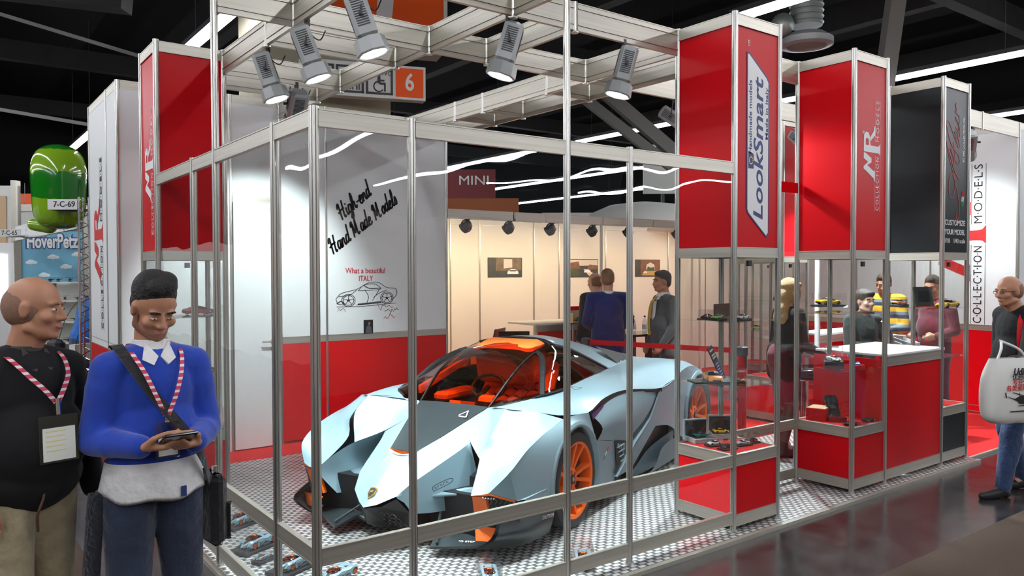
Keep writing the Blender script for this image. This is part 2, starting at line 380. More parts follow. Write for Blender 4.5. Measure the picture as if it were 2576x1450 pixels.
# sloping steel struts that show as grey diagonals
def strut(n, p0, p1, r=0.11, m='steel_beam'):
    p0, p1 = Vector(p0), Vector(p1); d = (p1-p0).normalized(); s = d.cross(Vector((0, 0, 1))).normalized(); t = s.cross(d); mb = MB(); q = []
    for p in (p0, p1):
        for a, c in ((-1, -1), (1, -1), (1, 1), (-1, 1)): q.append(p + s*(a*r) + t*(c*r))
    mb.add(q, [(0, 1, 2, 3), (7, 6, 5, 4), (0, 4, 5, 1), (1, 5, 6, 2), (2, 6, 7, 3), (3, 7, 4, 0)]); return struct('trim_%d' % n, mb, m)
mat('strut_grey', (0.22, 0.22, 0.20), 0.7)
strut(31, place(2215, 15, 5.0), place(2275, 15, 8.5), 0.14, 'strut_grey'); strut(32, place(1485, 17, 5.9), place(1700, 17, 4.3), 0.13, 'strut_grey')
strut(33, place(1440, 17, 5.7), place(1690, 17, 4.0), 0.10, 'strut_grey'); strut(34, place(-100, 14, 6.6), place(385, 14, 5.55), 0.03, 'strut_grey'); strut(35, place(-100, 14, 4.8), place(225, 14, 4.4), 0.03, 'strut_grey')
strut(36, place(-100, 12, 6.2), place(330, 12, 5.9), 0.17)

# strip lights: long rows of tubes under a dark carrier rail, all at the same height
LX = (-9.1, -3.5, 2.2, 8.3, 13.85, 19.5, 25.0)
def strip(x, y0, y1, z=5.5, label=None):
    t = thing('strip_light', label, 'strip light', (x, (y0+y1)/2, z), 0, 'hall strip lights'); h = (y1-y0)/2; k = max(1, round((y1-y0)/2.9)); mb = MB()
    MB().box(-0.11, 0.11, -h, h, 0.05, 0.13).build('carrier_rail', 'dark_grey', t)
    for i in range(k):
        a = -h + 2*h*i/k + 0.03; c = -h + 2*h*(i+1)/k - 0.03; mb.box(-0.06, 0.06, a, c, -0.02, 0.05)
    mb.build('tubes', 'tube_light', t)
    for yy in (-h*0.7, h*0.7): MB().cyl((0, yy, 0.13), (0, yy, 3.1), 0.006, n=5).build('hanger', 'dark_grey', t)
    return t
strip(-14.8, -16, 24, label='strip light row farthest to the left, mirrored in the side panes'); strip(LX[0], -20, 24, label='row of white strip lights hung over the far aisle to the left'); strip(LX[1], -12, 22, label='row of white strip lights hung over the aisle left of the stand')
strip(2.2, 7.6, 10.6, label='short bright strip light between the tall corner post and the left red tower'); strip(2.2, 20.0, 24.4, label='strip light far off above the green balloon'); strip(2.2, -24, 0.4, label='strip light row over the front aisle reflected in the glass')
strip(8.3, -26, 4.1, label='strip light above the red tower with the blue and white logo'); strip(8.3, 12, 30, label='distant strip light row beyond the hall column')
strip(13.85, -26, 7.6, label='long strip light running behind the black tower'); strip(13.85, 9.6, 13.9, label='strip light seen above the rail between glass panes and tall red tower'); strip(13.85, 15.7, 30, label='strip light seen through the glass just right of the white wall')
strip(19.5, -26, 9, label='strip light at the far right edge above the white wall'); strip(19.5, 15.7, 33, label='lowest long strip light seen through the front glass panes'); strip(25.0, -26, 33, label='farthest strip light low over the distant booths')
# hall column with its direction signs
cc = place(790, 12.4)
MB().box(-0.95, 0.95, -0.95, 0.95, ZF, 8.6).build('hall_column', 'concrete', loc=(cc.x, cc.y, 0)).update_tag(); o = bpy.data.objects['hall_column']; o.rotation_euler = (0, 0, R(-8)); tag(o, kind='structure')
# big orange header box and the direction sign below it
FS = plane_matrix((0, 0, 0), (0.95, -0.31, 0), (0, 0, 1))
def facing(px, D, z): return Matrix.Translation(place(px, D, z)) @ FS
t = thing('hall_sign', 'large orange sign box with a white stripe high on the hall column', 'sign', place(950, 11.5, 4.505), scale=1.15)
Mb = FS.copy(); mb = MB(); mb.box(-1.33, 0.88, 0.62, 3.0, -0.6, 0); mb.xf(Mb); mb.build('sign_box', 'orange_sign', t)
mb = MB(); mb.box(-1.35, 0.93, 0.52, 0.62, -0.62, 0.012); mb.box(0.88, 0.93, 0.62, 3.0, -0.62, 0.012); mb.xf(Mb); mb.build('sign_frame', 'offwhite', t)
mb = MB(); mb.prism([(-0.02, 0.62), (0.18, 0.62), (0.42, 3.0), (0.20, 3.0)], 2, 0.0, 0.008); mb.xf(Mb); mb.build('stripe', 'white', t)
t = thing('direction_sign', 'white direction sign with toilet symbols and an orange number 6', 'sign', place(950, 11.35, 4.22), scale=1.165)
mb = MB(); mb.box(-0.92, 0.62, 0.05, 0.47, -0.16, 0); mb.xf(FS); mb.build('sign_panel', 'offwhite', t)
mb = MB(); mb.box(0.24, 0.59, 0.08, 0.44, 0, 0.005); mb.xf(FS); mb.build('number_field', 'orange_sign', t)
text('6', 'white', FS @ Matrix.Translation((0.415, 0.26, 0.008)), 0.30, parent=t, bold=0.02, sx=0.8)
for i, x in enumerate((-0.13, -0.49, -0.85)):
    mb = MB(); a, c, e, f = x, x+0.335, 0.09, 0.425
    for q in ((a, c, e, e+0.028), (a, c, f-0.028, f), (a, a+0.028, e, f), (c-0.028, c, e, f)): mb.box(q[0], q[1], q[2], q[3], 0, 0.005)
    if i == 1:
        for q in (0.06, 0.11, 0.16, 0.19, 0.24, 0.27): mb.box(a+q, a+q+0.018, 0.13, 0.36, 0, 0.005)
    if i == 2: mb.prism([(a+0.08, 0.25), (a+0.20, 0.37), (a+0.235, 0.335), (a+0.15, 0.25), (a+0.235, 0.165), (a+0.20, 0.13)], 2, 0, 0.005)
    mb.xf(FS); mb.build('pictogram_field', 'dark_grey', t)
mb = MB(); mb.cyl((0.03, 0.355, 0), (0.03, 0.355, 0.006), 0.022, n=12); mb.box(0.015, 0.05, 0.23, 0.33, 0, 0.006); mb.box(0.02, 0.10, 0.255, 0.275, 0, 0.006); mb.box(0.035, 0.115, 0.215, 0.24, 0, 0.006); mb.box(0.095, 0.115, 0.13, 0.22, 0, 0.006)
cir = [(0.03+0.062*math.cos(a_*0.35), 0.19+0.062*math.sin(a_*0.35)) for a_ in range(5, 17)]
mb.xf(FS); mb.build('wheelchair_symbol', 'dark_grey', t); strokes([cir], 'dark_grey', FS, 0.014, 'wheel_ring', t, 0.006)
text('WC', 'dark_grey', FS @ Matrix.Translation((0.125, 0.355, 0.004)), 0.085, parent=t)

# ventilation duct with round diffuser behind the tall red towers
t = thing('ventilation_duct', 'grey ribbed air duct with round diffuser under the dark ceiling', 'duct', place(2025, 13.5, 0))
mb = MB()
mb.lathe([(0.26, 5.95), (0.27, 7.6)], n=24)
for k in range(16): mb.lathe([(0.268, 5.98+k*0.1), (0.285, 6.0+k*0.1), (0.268, 6.02+k*0.1)], n=24)
mb.build('vertical_pipe', 'duct', t, angle=40); MB().lathe([(0.30, 5.82), (0.44, 5.72), (0.44, 5.62), (0.33, 5.60), (0.31, 5.66)], n=28).build('diffuser', 'lamp_grey', t, angle=30)
mb = MB(); mb.cyl((-3.2, 1.2, 7.0), (0, 0.3, 6.9), 0.2, n=16); mb.ell((-0.4, 0.2, 5.95), (0.2, 0.2, 0.2)); mb.build('side_pipe', 'duct', t, angle=40)
# ------------------------------------------------------------------ modular stand system: posts, rails, glass
def post_mb(mb, x, y, z0, z1, r=0.021):
    """eight-sided aluminium post with a groove in every face"""
    pts = []
    for k in range(8):
        a = math.pi/8 + k*math.pi/4; ca = k*math.pi/4 + math.pi/4
        e = 0.13
        pts += [(r*math.cos(a-0.0), r*math.sin(a-0.0))]
        m0 = 0.92*r
        pts += [(m0*math.cos(ca-e), m0*math.sin(ca-e)), (m0*0.72*math.cos(ca-e*0.8), m0*0.72*math.sin(ca-e*0.8)), (m0*0.72*math.cos(ca+e*0.8), m0*0.72*math.sin(ca+e*0.8)), (m0*math.cos(ca+e), m0*math.sin(ca+e))]
    mb.prism([(x+p[0], y+p[1]) for p in pts], 2, z0, z1); return mb
def rail_mb(mb, p0, p1, z0, z1, th=0.028):
    """flat rail between two posts, with a raised lip along both edges"""
    d = Vector((p1[0]-p0[0], p1[1]-p0[1], 0)); L = d.length; a = math.atan2(d.y, d.x); M = Matrix.Translation((p0[0], p0[1], 0)) @ Matrix.Rotation(a, 4, 'Z')
    i = 0.019; h = th/2; mb.box(i, L-i, -h+0.003, h-0.003, z0+0.004, z1-0.004, M); mb.box(i, L-i, -h, h, z0, z0+0.006, M); mb.box(i, L-i, -h, h, z1-0.006, z1, M); return mb
def sheet_mb(mb, p0, p1, z0, z1, th=0.005, inset=0.017, off=0.0):
    d = Vector((p1[0]-p0[0], p1[1]-p0[1], 0)); L = d.length; a = math.atan2(d.y, d.x); M = Matrix.Translation((p0[0], p0[1], 0)) @ Matrix.Rotation(a, 4, 'Z')
    return mb.box(inset, L-inset, off-th/2, off+th/2, z0, z1, M)
def axm(p0, p1): return 'alu_x' if abs(p1[0]-p0[0]) > abs(p1[1]-p0[1]) else 'alu_y'
class Part:
    def __init__(s, parent): s.p = parent; s.o = parent.location
    def post(s, x, y, z0, z1, r=0.021):
        mb = post_mb(MB(), x-s.o.x, y-s.o.y, z0, z1, r)
        if z0 < 0.06: mb.cyl((x-s.o.x, y-s.o.y, 0.0), (x-s.o.x, y-s.o.y, 0.012), 0.027, n=12)
        return mb.build('post', 'alu_v', s.p)
    def rail(s, a, b_, z0, z1, th=0.028, m=None):
        q = [(a[0]-s.o.x, a[1]-s.o.y), (b_[0]-s.o.x, b_[1]-s.o.y)]; return rail_mb(MB(), *q, z0, z1, th).build('rail', m or axm(a, b_), s.p)
    def sheet(s, name, m, a, b_, z0, z1, th=0.005, off=0.0, inset=0.017):
        q = [(a[0]-s.o.x, a[1]-s.o.y), (b_[0]-s.o.x, b_[1]-s.o.y)]; return sheet_mb(MB(), *q, z0, z1, th, inset, off).build(name, m, s.p)
def u(*k): return tuple(U*q for q in k)

# the glass enclosure round the car: 2.5 m high, with two posts that run up to the truss
t = thing('glass_enclosure', 'clear glass enclosure with aluminium posts round the grey supercar', 'glass enclosure', (0, 0, 0)); P = Part(t)
fx = [0, 1, 3, 4, 6]; ly = [0, 1, 3, 4, 6]
for k in fx: 
    if k < 6: P.post(U*k, 0, 0.0, 3.5 if k == 3 else 2.51, 0.021 if k else 0.0225)
for k in ly[1:]:
    if k < 6: P.post(0, U*k, 0.0, 3.5 if k == 3 else 2.51)
for seq, f in ((fx, lambda k: (U*k, 0.0)), (ly, lambda k: (0.0, U*k))):
    for a, c in zip(seq, seq[1:]):
        p0, p1 = f(a), f(c)
        P.rail(p0, p1, 2.42, 2.50); P.rail(p0, p1, 0.44, 0.52); P.rail(p0, p1, 0.05, 0.13)
        P.sheet('glass_pane', 'glass', p0, p1, 0.52, 2.42); P.sheet('glass_pane', 'glass', p0, p1, 0.13, 0.44)
# ------------------------------------------------------------------ emblem artwork (drawn, all flat on their panels)
def mr_logo(M, m1, m2, parent, s=1.0, dots=True):
    """M: text x runs along the reading direction, y up; overall length about 2.0*s"""
    S = Matrix.Diagonal((s, s, s, 1))
    Mp = [[(-0.36, 0.0), (-0.12, 0.0), (-0.16, 0.03), (-0.19, 0.05), (-0.05, 0.27), (0.06, 0.27), (-0.14, -0.04), (-0.20, -0.07), (-0.36, -0.07)],]
    polys = [[(-0.46, -0.075), (-0.23, -0.075), (-0.27, -0.05), (-0.16, 0.20), (-0.10, 0.05), (-0.02, 0.05), (0.07, 0.27), (0.07, 0.33), (-0.04, 0.33), (-0.10, 0.17), (-0.19, 0.33), (-0.235, 0.33), (-0.40, -0.03), (-0.46, -0.06)],
             [(0.04, -0.27), (0.29, -0.27), (0.235, -0.225), (0.22, -0.16), (0.22, 0.33), (0.09, 0.33), (0.09, -0.16), (0.085, -0.225)],
             [(0.22, 0.26), (0.33, 0.26), (0.36, 0.22), (0.33, 0.16), (0.22, 0.15), (0.22, 0.09), (0.36, 0.10), (0.46, 0.16), (0.47, 0.25), (0.41, 0.32), (0.30, 0.33), (0.22, 0.33)],
             [(0.28, 0.115), (0.36, 0.115), (0.50, -0.02), (0.60, -0.05), (0.60, -0.08), (0.43, -0.08)]]
    shapes(polys, m1, M @ S, 'emblem', parent)
    text('C·O·L·L·E·C·T·I·O·N' if dots else 'COLLECTION', m2, M @ S @ Matrix.Translation((-0.50, -0.175, 0)), 0.15, width=1.02, parent=parent)
    text('M·O·D·E·L·S', m2, M @ S @ Matrix.Translation((0.70, -0.175, 0)), 0.15, width=0.78, parent=parent)
    mb = MB()
    for y0 in (-0.265, -0.09): mb.box(-1.03, 0.03, y0, y0+0.006, 0, 0.001); mb.box(0.30, 1.10, y0, y0+0.006, 0, 0.001)
    mb.xf(M @ S); mb.build('underline', m2, parent)
# ------------------------------------------------------------------ display towers: glass showcase below, sign box above
def tower(X, Y, label, panel, low='red', rows=(0.97, 1.42), back=True, s=1, name='display_tower'):
    """front-left post at grid X, Y (half modules); one half module square"""
    t = thing(name, label, 'display tower', (U*X, U*Y, 0), 0, 'display towers'); P = Part(t)
    c = [(U*X, U*Y), (U*(X+s), U*Y), (U*(X+s), U*(Y+1)), (U*X, U*(Y+1))]
    for x, y in c: P.post(x, y, 0.0, 3.51)
    for k in range(4):
        a, d = c[k], c[(k+1) % 4]
        P.rail(a, d, 3.42, 3.50); P.rail(a, d, 1.86, 1.93); P.rail(a, d, 0.44, 0.52); P.rail(a, d, 0.03, 0.11)
        P.sheet('sign_panel', panel, a, d, 1.93, 3.42, 0.006); P.sheet('base_panel', low, a, d, 0.11, 0.44, 0.006); P.sheet('glass_pane', 'glass', a, d, 0.52, 1.86)
    MB().box(0.015, U*s-0.015, 0.015, U-0.015, 0.495, 0.515).build('base_top', 'red_carpet', t)
    MB().box(0.015, U*s-0.015, 0.015, U-0.015, 1.87, 1.885).build('ceiling_board', 'white', t)
    for z in rows: MB().box(0.012, U*s-0.012, 0.012, U-0.012, z-0.008, z).build('glass_shelf', 'shelf_glass', t)
    mb = MB(); mb.box(0.2, 0.235, 0.03, 0.05, 1.80, 1.84); mb.build('lock', 'dark_grey', t)
    return t
T1 = tower(6, 0, 'tall red display tower carrying a blue and white logo, nearest tower to the car', 'red')
T2 = tower(9, 0, 'red display tower with white emblem left of the white counter', 'red')
T3 = tower(12, 0, 'black display tower with pink script right of the white counter', 'black_panel', 'black_panel')
T4 = tower(0, 6, 'red display tower behind the man in the blue sweater', 'red')
T5 = tower(13, 4, 'red display tower half hidden between the two front red towers', 'red')
T6 = tower(15, 6, 'low display case tower far behind the orange-wheeled car', 'cream_panel')
def face_front(t, z, x=U/2, off=0.0055): return plane_matrix((x, -off, z), (0, 0, 1), (-1, 0, 0))     # reads upward on the front face
# tower 1: rounded white plate with logo
Mf = plane_matrix((U/2, -0.0045, 2.62), (0, 0, 1), (-1, 0, 0))
def rr(x0, x1, y0, y1, sh, r=0.03): return [(x0+r, y0), (x1-0.02, y0), (x1, y0+0.04), (x1+sh, y1-0.03), (x1+sh-0.02, y1), (x0+sh, y1), (x0+sh-0.03, y1-0.03), (x0, y0+r)]
def slab(x0, x1, y0, y1, cut): return [(x0+cut, y0), (x1-0.02, y0), (x1, y0+0.02), (x1, y1-0.10), (x1-cut, y1), (x0+0.02, y1), (x0, y1-0.02), (x0, y0+0.10)]
shapes([[(-0.60, -0.125), (0.46, -0.125), (0.50, -0.10), (0.64, 0.10), (0.64, 0.125), (-0.43, 0.125), (-0.46, 0.11), (-0.62, -0.10)]], 'navy_ink', Mf, 'plate_border', T1, 0.002)
shapes([[(-0.585, -0.115), (0.46, -0.115), (0.49, -0.09), (0.625, 0.10), (0.625, 0.115), (-0.43, 0.115), (-0.455, 0.10), (-0.605, -0.095)]], 'white', Mf, 'logo_plate', T1, 0.0032)
Mt = Mf @ Matrix.Translation((0, 0, 0.0035))
text('LookSmart', 'navy_ink', Mt @ Matrix.Translation((-0.02, -0.008, 0)), 0.145, width=0.98, parent=T1, bold=0.014, shear=0.2)
text('Handmade models', 'navy_ink', Mt @ Matrix.Translation((0.20, 0.086, 0)), 0.05, width=0.50, parent=T1, bold=0.008)
text('Made in Italy', 'navy_ink', Mt @ Matrix.Translation((0.24, -0.098, 0)), 0.042, width=0.36, parent=T1, bold=0.008)
shapes([[(-0.15, 0.05), (-0.05, 0.05), (-0.03, 0.108), (-0.15, 0.108)]], 'navy_ink', Mt, 'flag', T1); mbq = [(-0.095+0.024*math.cos(k*math.pi/6), 0.079+0.02*math.sin(k*math.pi/6)) for k in range(12)]
shapes([[(x-0.003, y-0.003), (x+0.003, y-0.003), (x+0.003, y+0.003), (x-0.003, y+0.003)] for x, y in mbq], 'gold', Mt @ Matrix.Translation((0, 0, 0.0012)), 'stars', T1)
text('TM', 'white', Mf @ Matrix.Translation((0.70, 0.10, 0)), 0.035, parent=T1)
mr_logo(plane_matrix((U*0.60, -0.0045, 2.60), (0, 0, 1), (-1, 0, 0)) @ Matrix.Translation((0.08, 0.02, 0)), 'white', 'white', T2, 0.42)
text('®', 'white', plane_matrix((U*0.27, -0.0045, 2.87), (0, 0, 1), (-1, 0, 0)), 0.04, parent=T2)
mr_logo(plane_matrix((-0.0045, U*0.40, 2.52), (0, 0, 1), (0, 1, 0)) @ Matrix.Translation((0, 0.02, 0)), 'white', 'white', T4, 0.46)
# tower 3: pink script and white lines
Ma = plane_matrix((U*0.50, -0.0045, 2.70), (0, 0, 1), (-1, 0, 0)); mat('pink_ink', (0.55, 0.10, 0.10), 0.5)
script = [([(-0.40, -0.02), (-0.48, 0.0), (-0.50, 0.02), (-0.44, -0.06), (-0.30, -0.06), (-0.12, 0.02), (-0.05, 0.09), (-0.14, 0.14), (-0.26, 0.12), (-0.27, 0.06), (-0.12, 0.02), (0.06, 0.12), (0.24, 0.20)], 0.007), ([(0.24, 0.20), (0.12, 0.12), (-0.02, 0.03), (-0.09, -0.06)], 0.012),
          ([(0.0, 0.06), (0.12, 0.03), (0.24, 0.05)], 0.006), ([(0.18, 0.12), (0.10, 0.05), (0.04, -0.04), (0.06, -0.07), (0.12, -0.05)], 0.010), ([(0.06, 0.07), (0.18, 0.08)], 0.006),
          ([(0.12, -0.05), (0.22, 0.10), (0.40, 0.20), (0.42, 0.16), (0.28, 0.03), (0.19, -0.06), (0.22, -0.07), (0.30, -0.02)], 0.009), ([(0.24, -0.02), (0.33, 0.03), (0.34, 0.0), (0.29, -0.05), (0.31, -0.07), (0.38, -0.04)], 0.009),
          ([(0.38, 0.02), (0.34, -0.05), (0.36, -0.07), (0.42, -0.03)], 0.010), ([(0.41, 0.05), (0.415, 0.055)], 0.012), ([(0.40, -0.04), (0.46, 0.0), (0.47, 0.02), (0.43, -0.01), (0.42, -0.06), (0.48, -0.05)], 0.009), ([(0.48, -0.06), (0.52, 0.03), (0.53, 0.0), (0.57, 0.02), (0.60, 0.0)], 0.010)]
strokes(script, 'pink_ink', Ma, 0.008, 'script_lettering', T3)
text('BY MR COLLECTION SRL', 'white', plane_matrix((U*0.80, -0.0045, 2.98), (0, 0, 1), (-1, 0, 0)), 0.05, width=0.42, parent=T3, bold=0.012)
Mh = plane_matrix((U*0.48, -0.0045, 2.20), (1, 0, 0), (0, 0, 1))
text('CUSTOMIZE', 'white', Mh, 0.07, width=0.40, parent=T3, bold=0.006); text('YOUR MODEL', 'white', Mh @ Matrix.Translation((0, -0.085, 0)), 0.07, width=0.40, parent=T3, bold=0.006); text('1/18    1/43 scale', 'white', Mh @ Matrix.Translation((0, -0.165, 0)), 0.06, width=0.40, parent=T3)
mat('green_ink', (0.02, 0.25, 0.08), 0.5)
for i, mn in enumerate(('green_ink', 'white', 'red_ink')):
    strokes([[(U*0.74+k*0.018-0.006*(2-i), 2.36+i*0.045), (U*0.75+k*0.018-0.004*(1-i), 2.36+i*0.045+0.045)] for k in range(3)], mn, plane_matrix((0, -0.0045, 0), (1, 0, 0), (0, 0, 1)), 0.009, 'tricolour', T3)

# ------------------------------------------------------------------ back and side walls of the stand
def wall(name, p0, p1, z0, z1, m, th=0.03):
    """one run of wall board, given as a box along p0-p1"""
    mb = MB(); sheet_mb(mb, p0, p1, z0, z1, th, 0.0); return struct(name, mb, m)
YB = U*9
t = thing('storage_cabin_front', None, None); bpy.data.objects.remove(t)
W1 = struct('wall_front', MB().box(0, U*2, YB-0.012, YB+0.012, 0.0, 3.42), 'white_panel')
mb = MB(); mb.m('white_panel').box(U*2, U*3, YB-0.012, YB+0.012, 2.52, 3.42); mb.box(U*3, U*7, YB-0.012, YB+0.012, 1.10, 3.42); mb.m('red').box(U*3, U*7, YB-0.012, YB+0.012, 0.03, 1.03); mb.build('wall_centre'); W2 = bpy.data.objects['wall_centre']; W2['kind'] = 'structure'
mb = MB(); n_ = 1
tr = MB()
for k in (0, 2, 3, 4, 6, 7): post_mb(tr, U*k, YB, 0.0, 3.5)
struct('trim_51', tr, 'alu_v')
tr = MB()
for a, c in ((0, 2), (2, 3), (3, 4), (4, 6), (6, 7)): rail_mb(tr, u(a, 9), u(c, 9), 3.42, 3.50)
for a, c in ((3, 4), (4, 6), (6, 7)): rail_mb(tr, u(a, 9), u(c, 9), 1.03, 1.10)
rail_mb(tr, u(2, 9), u(3, 9), 2.45, 2.53); struct('trim_52', tr, 'alu_x')
# white door with lever handle
d = MB().box(U*2+0.02, U*3-0.02, YB-0.03, YB+0.012, 0.012, 2.45).build('door_1', 'white_panel'); tag(d, kind='structure')
mb = MB(); x, z = U*3-0.09, 1.07; mb.cyl((x, YB-0.03, z), (x, YB-0.042, z), 0.027, n=20); mb.cyl((x, YB-0.03, z), (x, YB-0.085, z), 0.010, n=12); mb.cyl((x+0.008, YB-0.08, z), (x-0.125, YB-0.08, z), 0.010, n=12); mb.cyl((x, YB-0.03, z-0.075), (x, YB-0.042, z-0.075), 0.027, n=20)
mb.build('door_handle', 'alu_x', d, angle=40); MB().cyl((x, YB-0.042, z-0.075), (x, YB-0.0435, z-0.075), 0.009, n=10).build('keyhole', 'black', d)
# cabin sides: left one with the vertical emblem, right one facing the lounge
struct('wall_left_cabin', MB().box(-0.012, 0.012, YB, U*12, 1.1, 3.42).m('x') and MB().box(-0.012, 0.012, YB, U*12, 0.0, 3.42), 'white_panel')
WL = bpy.data.objects['wall_left_cabin']
tr = MB()
for k in (10, 12): post_mb(tr, 0, U*k, 0.0, 3.5)
struct('trim_53', tr, 'alu_v'); tr = MB()
for a, c in ((9, 10), (10, 12)): rail_mb(tr, u(0, a), u(0, c), 3.42, 3.5); rail_mb(tr, u(0, a), u(0, c), 1.03, 1.10)
struct('trim_54', tr, 'alu_y'); struct('trim_55', MB().box(-0.016, 0.016, YB+0.02, U*12, 0.0, 1.03), 'red')
mr_logo(plane_matrix((-0.0145, U*10.9, 2.02), (0, 0, 1), (0, 1, 0)), 'red_ink', 'ink', WL, 0.80)
struct('wall_right_cabin', MB().box(U*7-0.012, U*7+0.012, YB, U*12, 0.0, 3.42), 'white_panel')
# lounge back wall, white board, part of the warm lamp light put into its cream colour, with aluminium posts
YL = U*12
struct('wall_lounge', MB().box(U*7, U*26, YL-0.012, YL+0.012, 0.0, 2.5), 'cream_panel')
tr = MB()
for k in (9, 10, 12, 13, 15, 16, 18, 20, 22, 24): post_mb(tr, U*k, YL, 0.0, 2.5)
post_mb(tr, U*12, YB, 0.0, 2.5); post_mb(tr, U*18, YB, 0.0, 2.5)
struct('trim_56', tr, 'alu_v'); tr = MB()
for a, c in ((7, 9), (9, 10), (10, 12), (12, 13), (13, 15), (15, 16), (16, 18), (18, 20), (20, 22), (22, 24)): rail_mb(tr, u(a, 12), u(c, 12), 2.42, 2.5)
for a, c in ((7, 9), (9, 10), (10, 12), (12, 14), (14, 16), (16, 18), (18, 21)): rail_mb(tr, u(a, 9), u(c, 9), 2.39, 2.5, 0.04)
struct('trim_57', tr, 'alu_x')
# right hand wall with the big emblem
XR = U*18
WR = MB(); WR.m('white_panel').box(XR-0.012, XR+0.012, U, U*7, 1.10, 3.42); WR.m('red').box(XR-0.012, XR+0.012, U, U*7, 0.03, 1.03); WR.m('white_panel').box(XR, XR+3.0, U-0.012, U+0.012, 1.10, 3.42); WR.m('red').box(XR, XR+3.0, U-0.012, U+0.012, 0.03, 1.03)
WR = WR.build('wall_emblem'); WR['kind'] = 'structure'
tr = MB()
for k in (1, 3, 5, 7): post_mb(tr, XR, U*k, 0.0, 3.5)
struct('trim_58', tr, 'alu_v'); tr = MB()
for a, c in ((1, 3), (3, 5), (5, 7)): rail_mb(tr, u(18, a), u(18, c), 3.42, 3.5); rail_mb(tr, u(18, a), u(18, c), 1.03, 1.10); rail_mb(tr, u(18, a), u(18, c), 0.03, 0.11)
struct('trim_59', tr, 'alu_y'); tr = MB(); rail_mb(tr, (XR, U), (XR+3, U), 3.42, 3.5); rail_mb(tr, (XR, U), (XR+3, U), 1.03, 1.10); struct('trim_60', tr, 'alu_x')
mr_logo(plane_matrix((XR-0.0145, 1.08, 2.05), (0, 0, 1), (0, 1, 0)), 'red_ink', 'ink', WR, 0.92)
# wall artwork on the white wall
M0 = plane_matrix((0, YB-0.014, 0), (1, 0, 0), (0, 0, 1))
def on_wall(x, z, rot=0): return M0 @ Matrix.Translation((x, z, 0)) @ Matrix.Rotation(rot, 4, 'Z')
mat('faint_ink', (0.10, 0.11, 0.11), 0.6)
GL = {'H': (0.86, [[(0.02, 0.72), (0.12, 0.92), (0.26, 0.98), (0.22, 0.6), (0.14, 0.0)], [(0.0, 0.46), (0.3, 0.54), (0.72, 0.56)], [(0.74, 1.02), (0.62, 0.6), (0.52, 0.06), (0.58, 0.0), (0.7, 0.08)]]), 'M': (1.05, [[(0.0, 0.68), (0.1, 0.92), (0.22, 0.96), (0.14, 0.5), (0.06, 0.0)], [(0.22, 0.96), (0.32, 0.2), (0.66, 0.98)], [(0.66, 0.98), (0.62, 0.4), (0.6, 0.04), (0.68, 0.0), (0.84, 0.1)]]),
 'a': (0.52, [[(0.42, 0.44), (0.2, 0.48), (0.04, 0.24), (0.1, 0.02), (0.28, 0.1), (0.42, 0.44)], [(0.42, 0.44), (0.36, 0.08), (0.42, 0.0), (0.56, 0.1)]]), 'n': (0.56, [[(0.06, 0.46), (0.04, 0.0)], [(0.04, 0.1), (0.2, 0.42), (0.36, 0.44), (0.34, 0.1), (0.42, 0.0), (0.58, 0.12)]]), 'd': (0.54, [[(0.42, 0.44), (0.2, 0.48), (0.04, 0.24), (0.1, 0.02), (0.28, 0.1), (0.42, 0.44)], [(0.54, 1.04), (0.42, 0.44), (0.36, 0.08), (0.42, 0.0), (0.56, 0.1)]]),
 'e': (0.44, [[(0.06, 0.2), (0.28, 0.28), (0.34, 0.42), (0.2, 0.48), (0.06, 0.26), (0.1, 0.02), (0.26, 0.0), (0.44, 0.14)]]), 'l': (0.30, [[(0.06, 0.14), (0.3, 0.8), (0.26, 1.04), (0.14, 0.7), (0.08, 0.06), (0.16, 0.0), (0.32, 0.12)]]), 's': (0.40, [[(0.02, 0.1), (0.22, 0.48), (0.3, 0.2), (0.2, 0.0), (0.04, 0.04)]]), 'o': (0.46, [[(0.24, 0.48), (0.06, 0.3), (0.08, 0.04), (0.28, 0.04), (0.36, 0.34), (0.24, 0.48), (0.46, 0.4)]]),
 'i': (0.28, [[(0.08, 0.46), (0.06, 0.06), (0.12, 0.0), (0.28, 0.12)], [(0.14, 0.66), (0.16, 0.70)]]), 'g': (0.52, [[(0.42, 0.44), (0.2, 0.48), (0.04, 0.24), (0.1, 0.02), (0.28, 0.1), (0.42, 0.44)], [(0.42, 0.44), (0.34, -0.2), (0.14, -0.38), (0.04, -0.26), (0.5, 0.1)]]), 'h': (0.56, [[(0.06, 0.12), (0.32, 0.8), (0.26, 1.02), (0.12, 0.6), (0.04, 0.0)], [(0.04, 0.1), (0.2, 0.42), (0.36, 0.44), (0.34, 0.1), (0.42, 0.0), (0.58, 0.12)]]), '-': (0.42, [[(0.06, 0.26), (0.36, 0.28)]]), ' ': (0.42, [])}
def script(s, size, width, M, parent, name='script_lettering'):
    x = 0; L = []
    for ch in s:
        adv, st = GL[ch]; L += [[((x+p[0]+0.42*p[1])*size, p[1]*size) for p in q] for q in st]; x += adv
    k = width/(x*size); L = [[((p[0]*k-width/2), p[1]) for p in q] for q in L]; return strokes(L, 'ink', M, size*0.118, name, parent)
script('High-end', 0.165, 0.46, on_wall(2.33, 2.46, R(40)), W2); script('Hand Made Models', 0.165, 0.98, on_wall(2.44, 2.24, R(37)), W2)
text('What a beautiful', 'red_ink', on_wall(2.43, 1.775), 0.085, width=0.47, parent=W2, bold=0.004); text('ITALY', 'red_ink', on_wall(2.43, 1.69), 0.085, width=0.165, parent=W2, bold=0.004)
def circ(cx, cy, r, n=18): return [(cx+r*math.cos(2*math.pi*k/n), cy+r*math.sin(2*math.pi*k/n)) for k in range(n+1)]
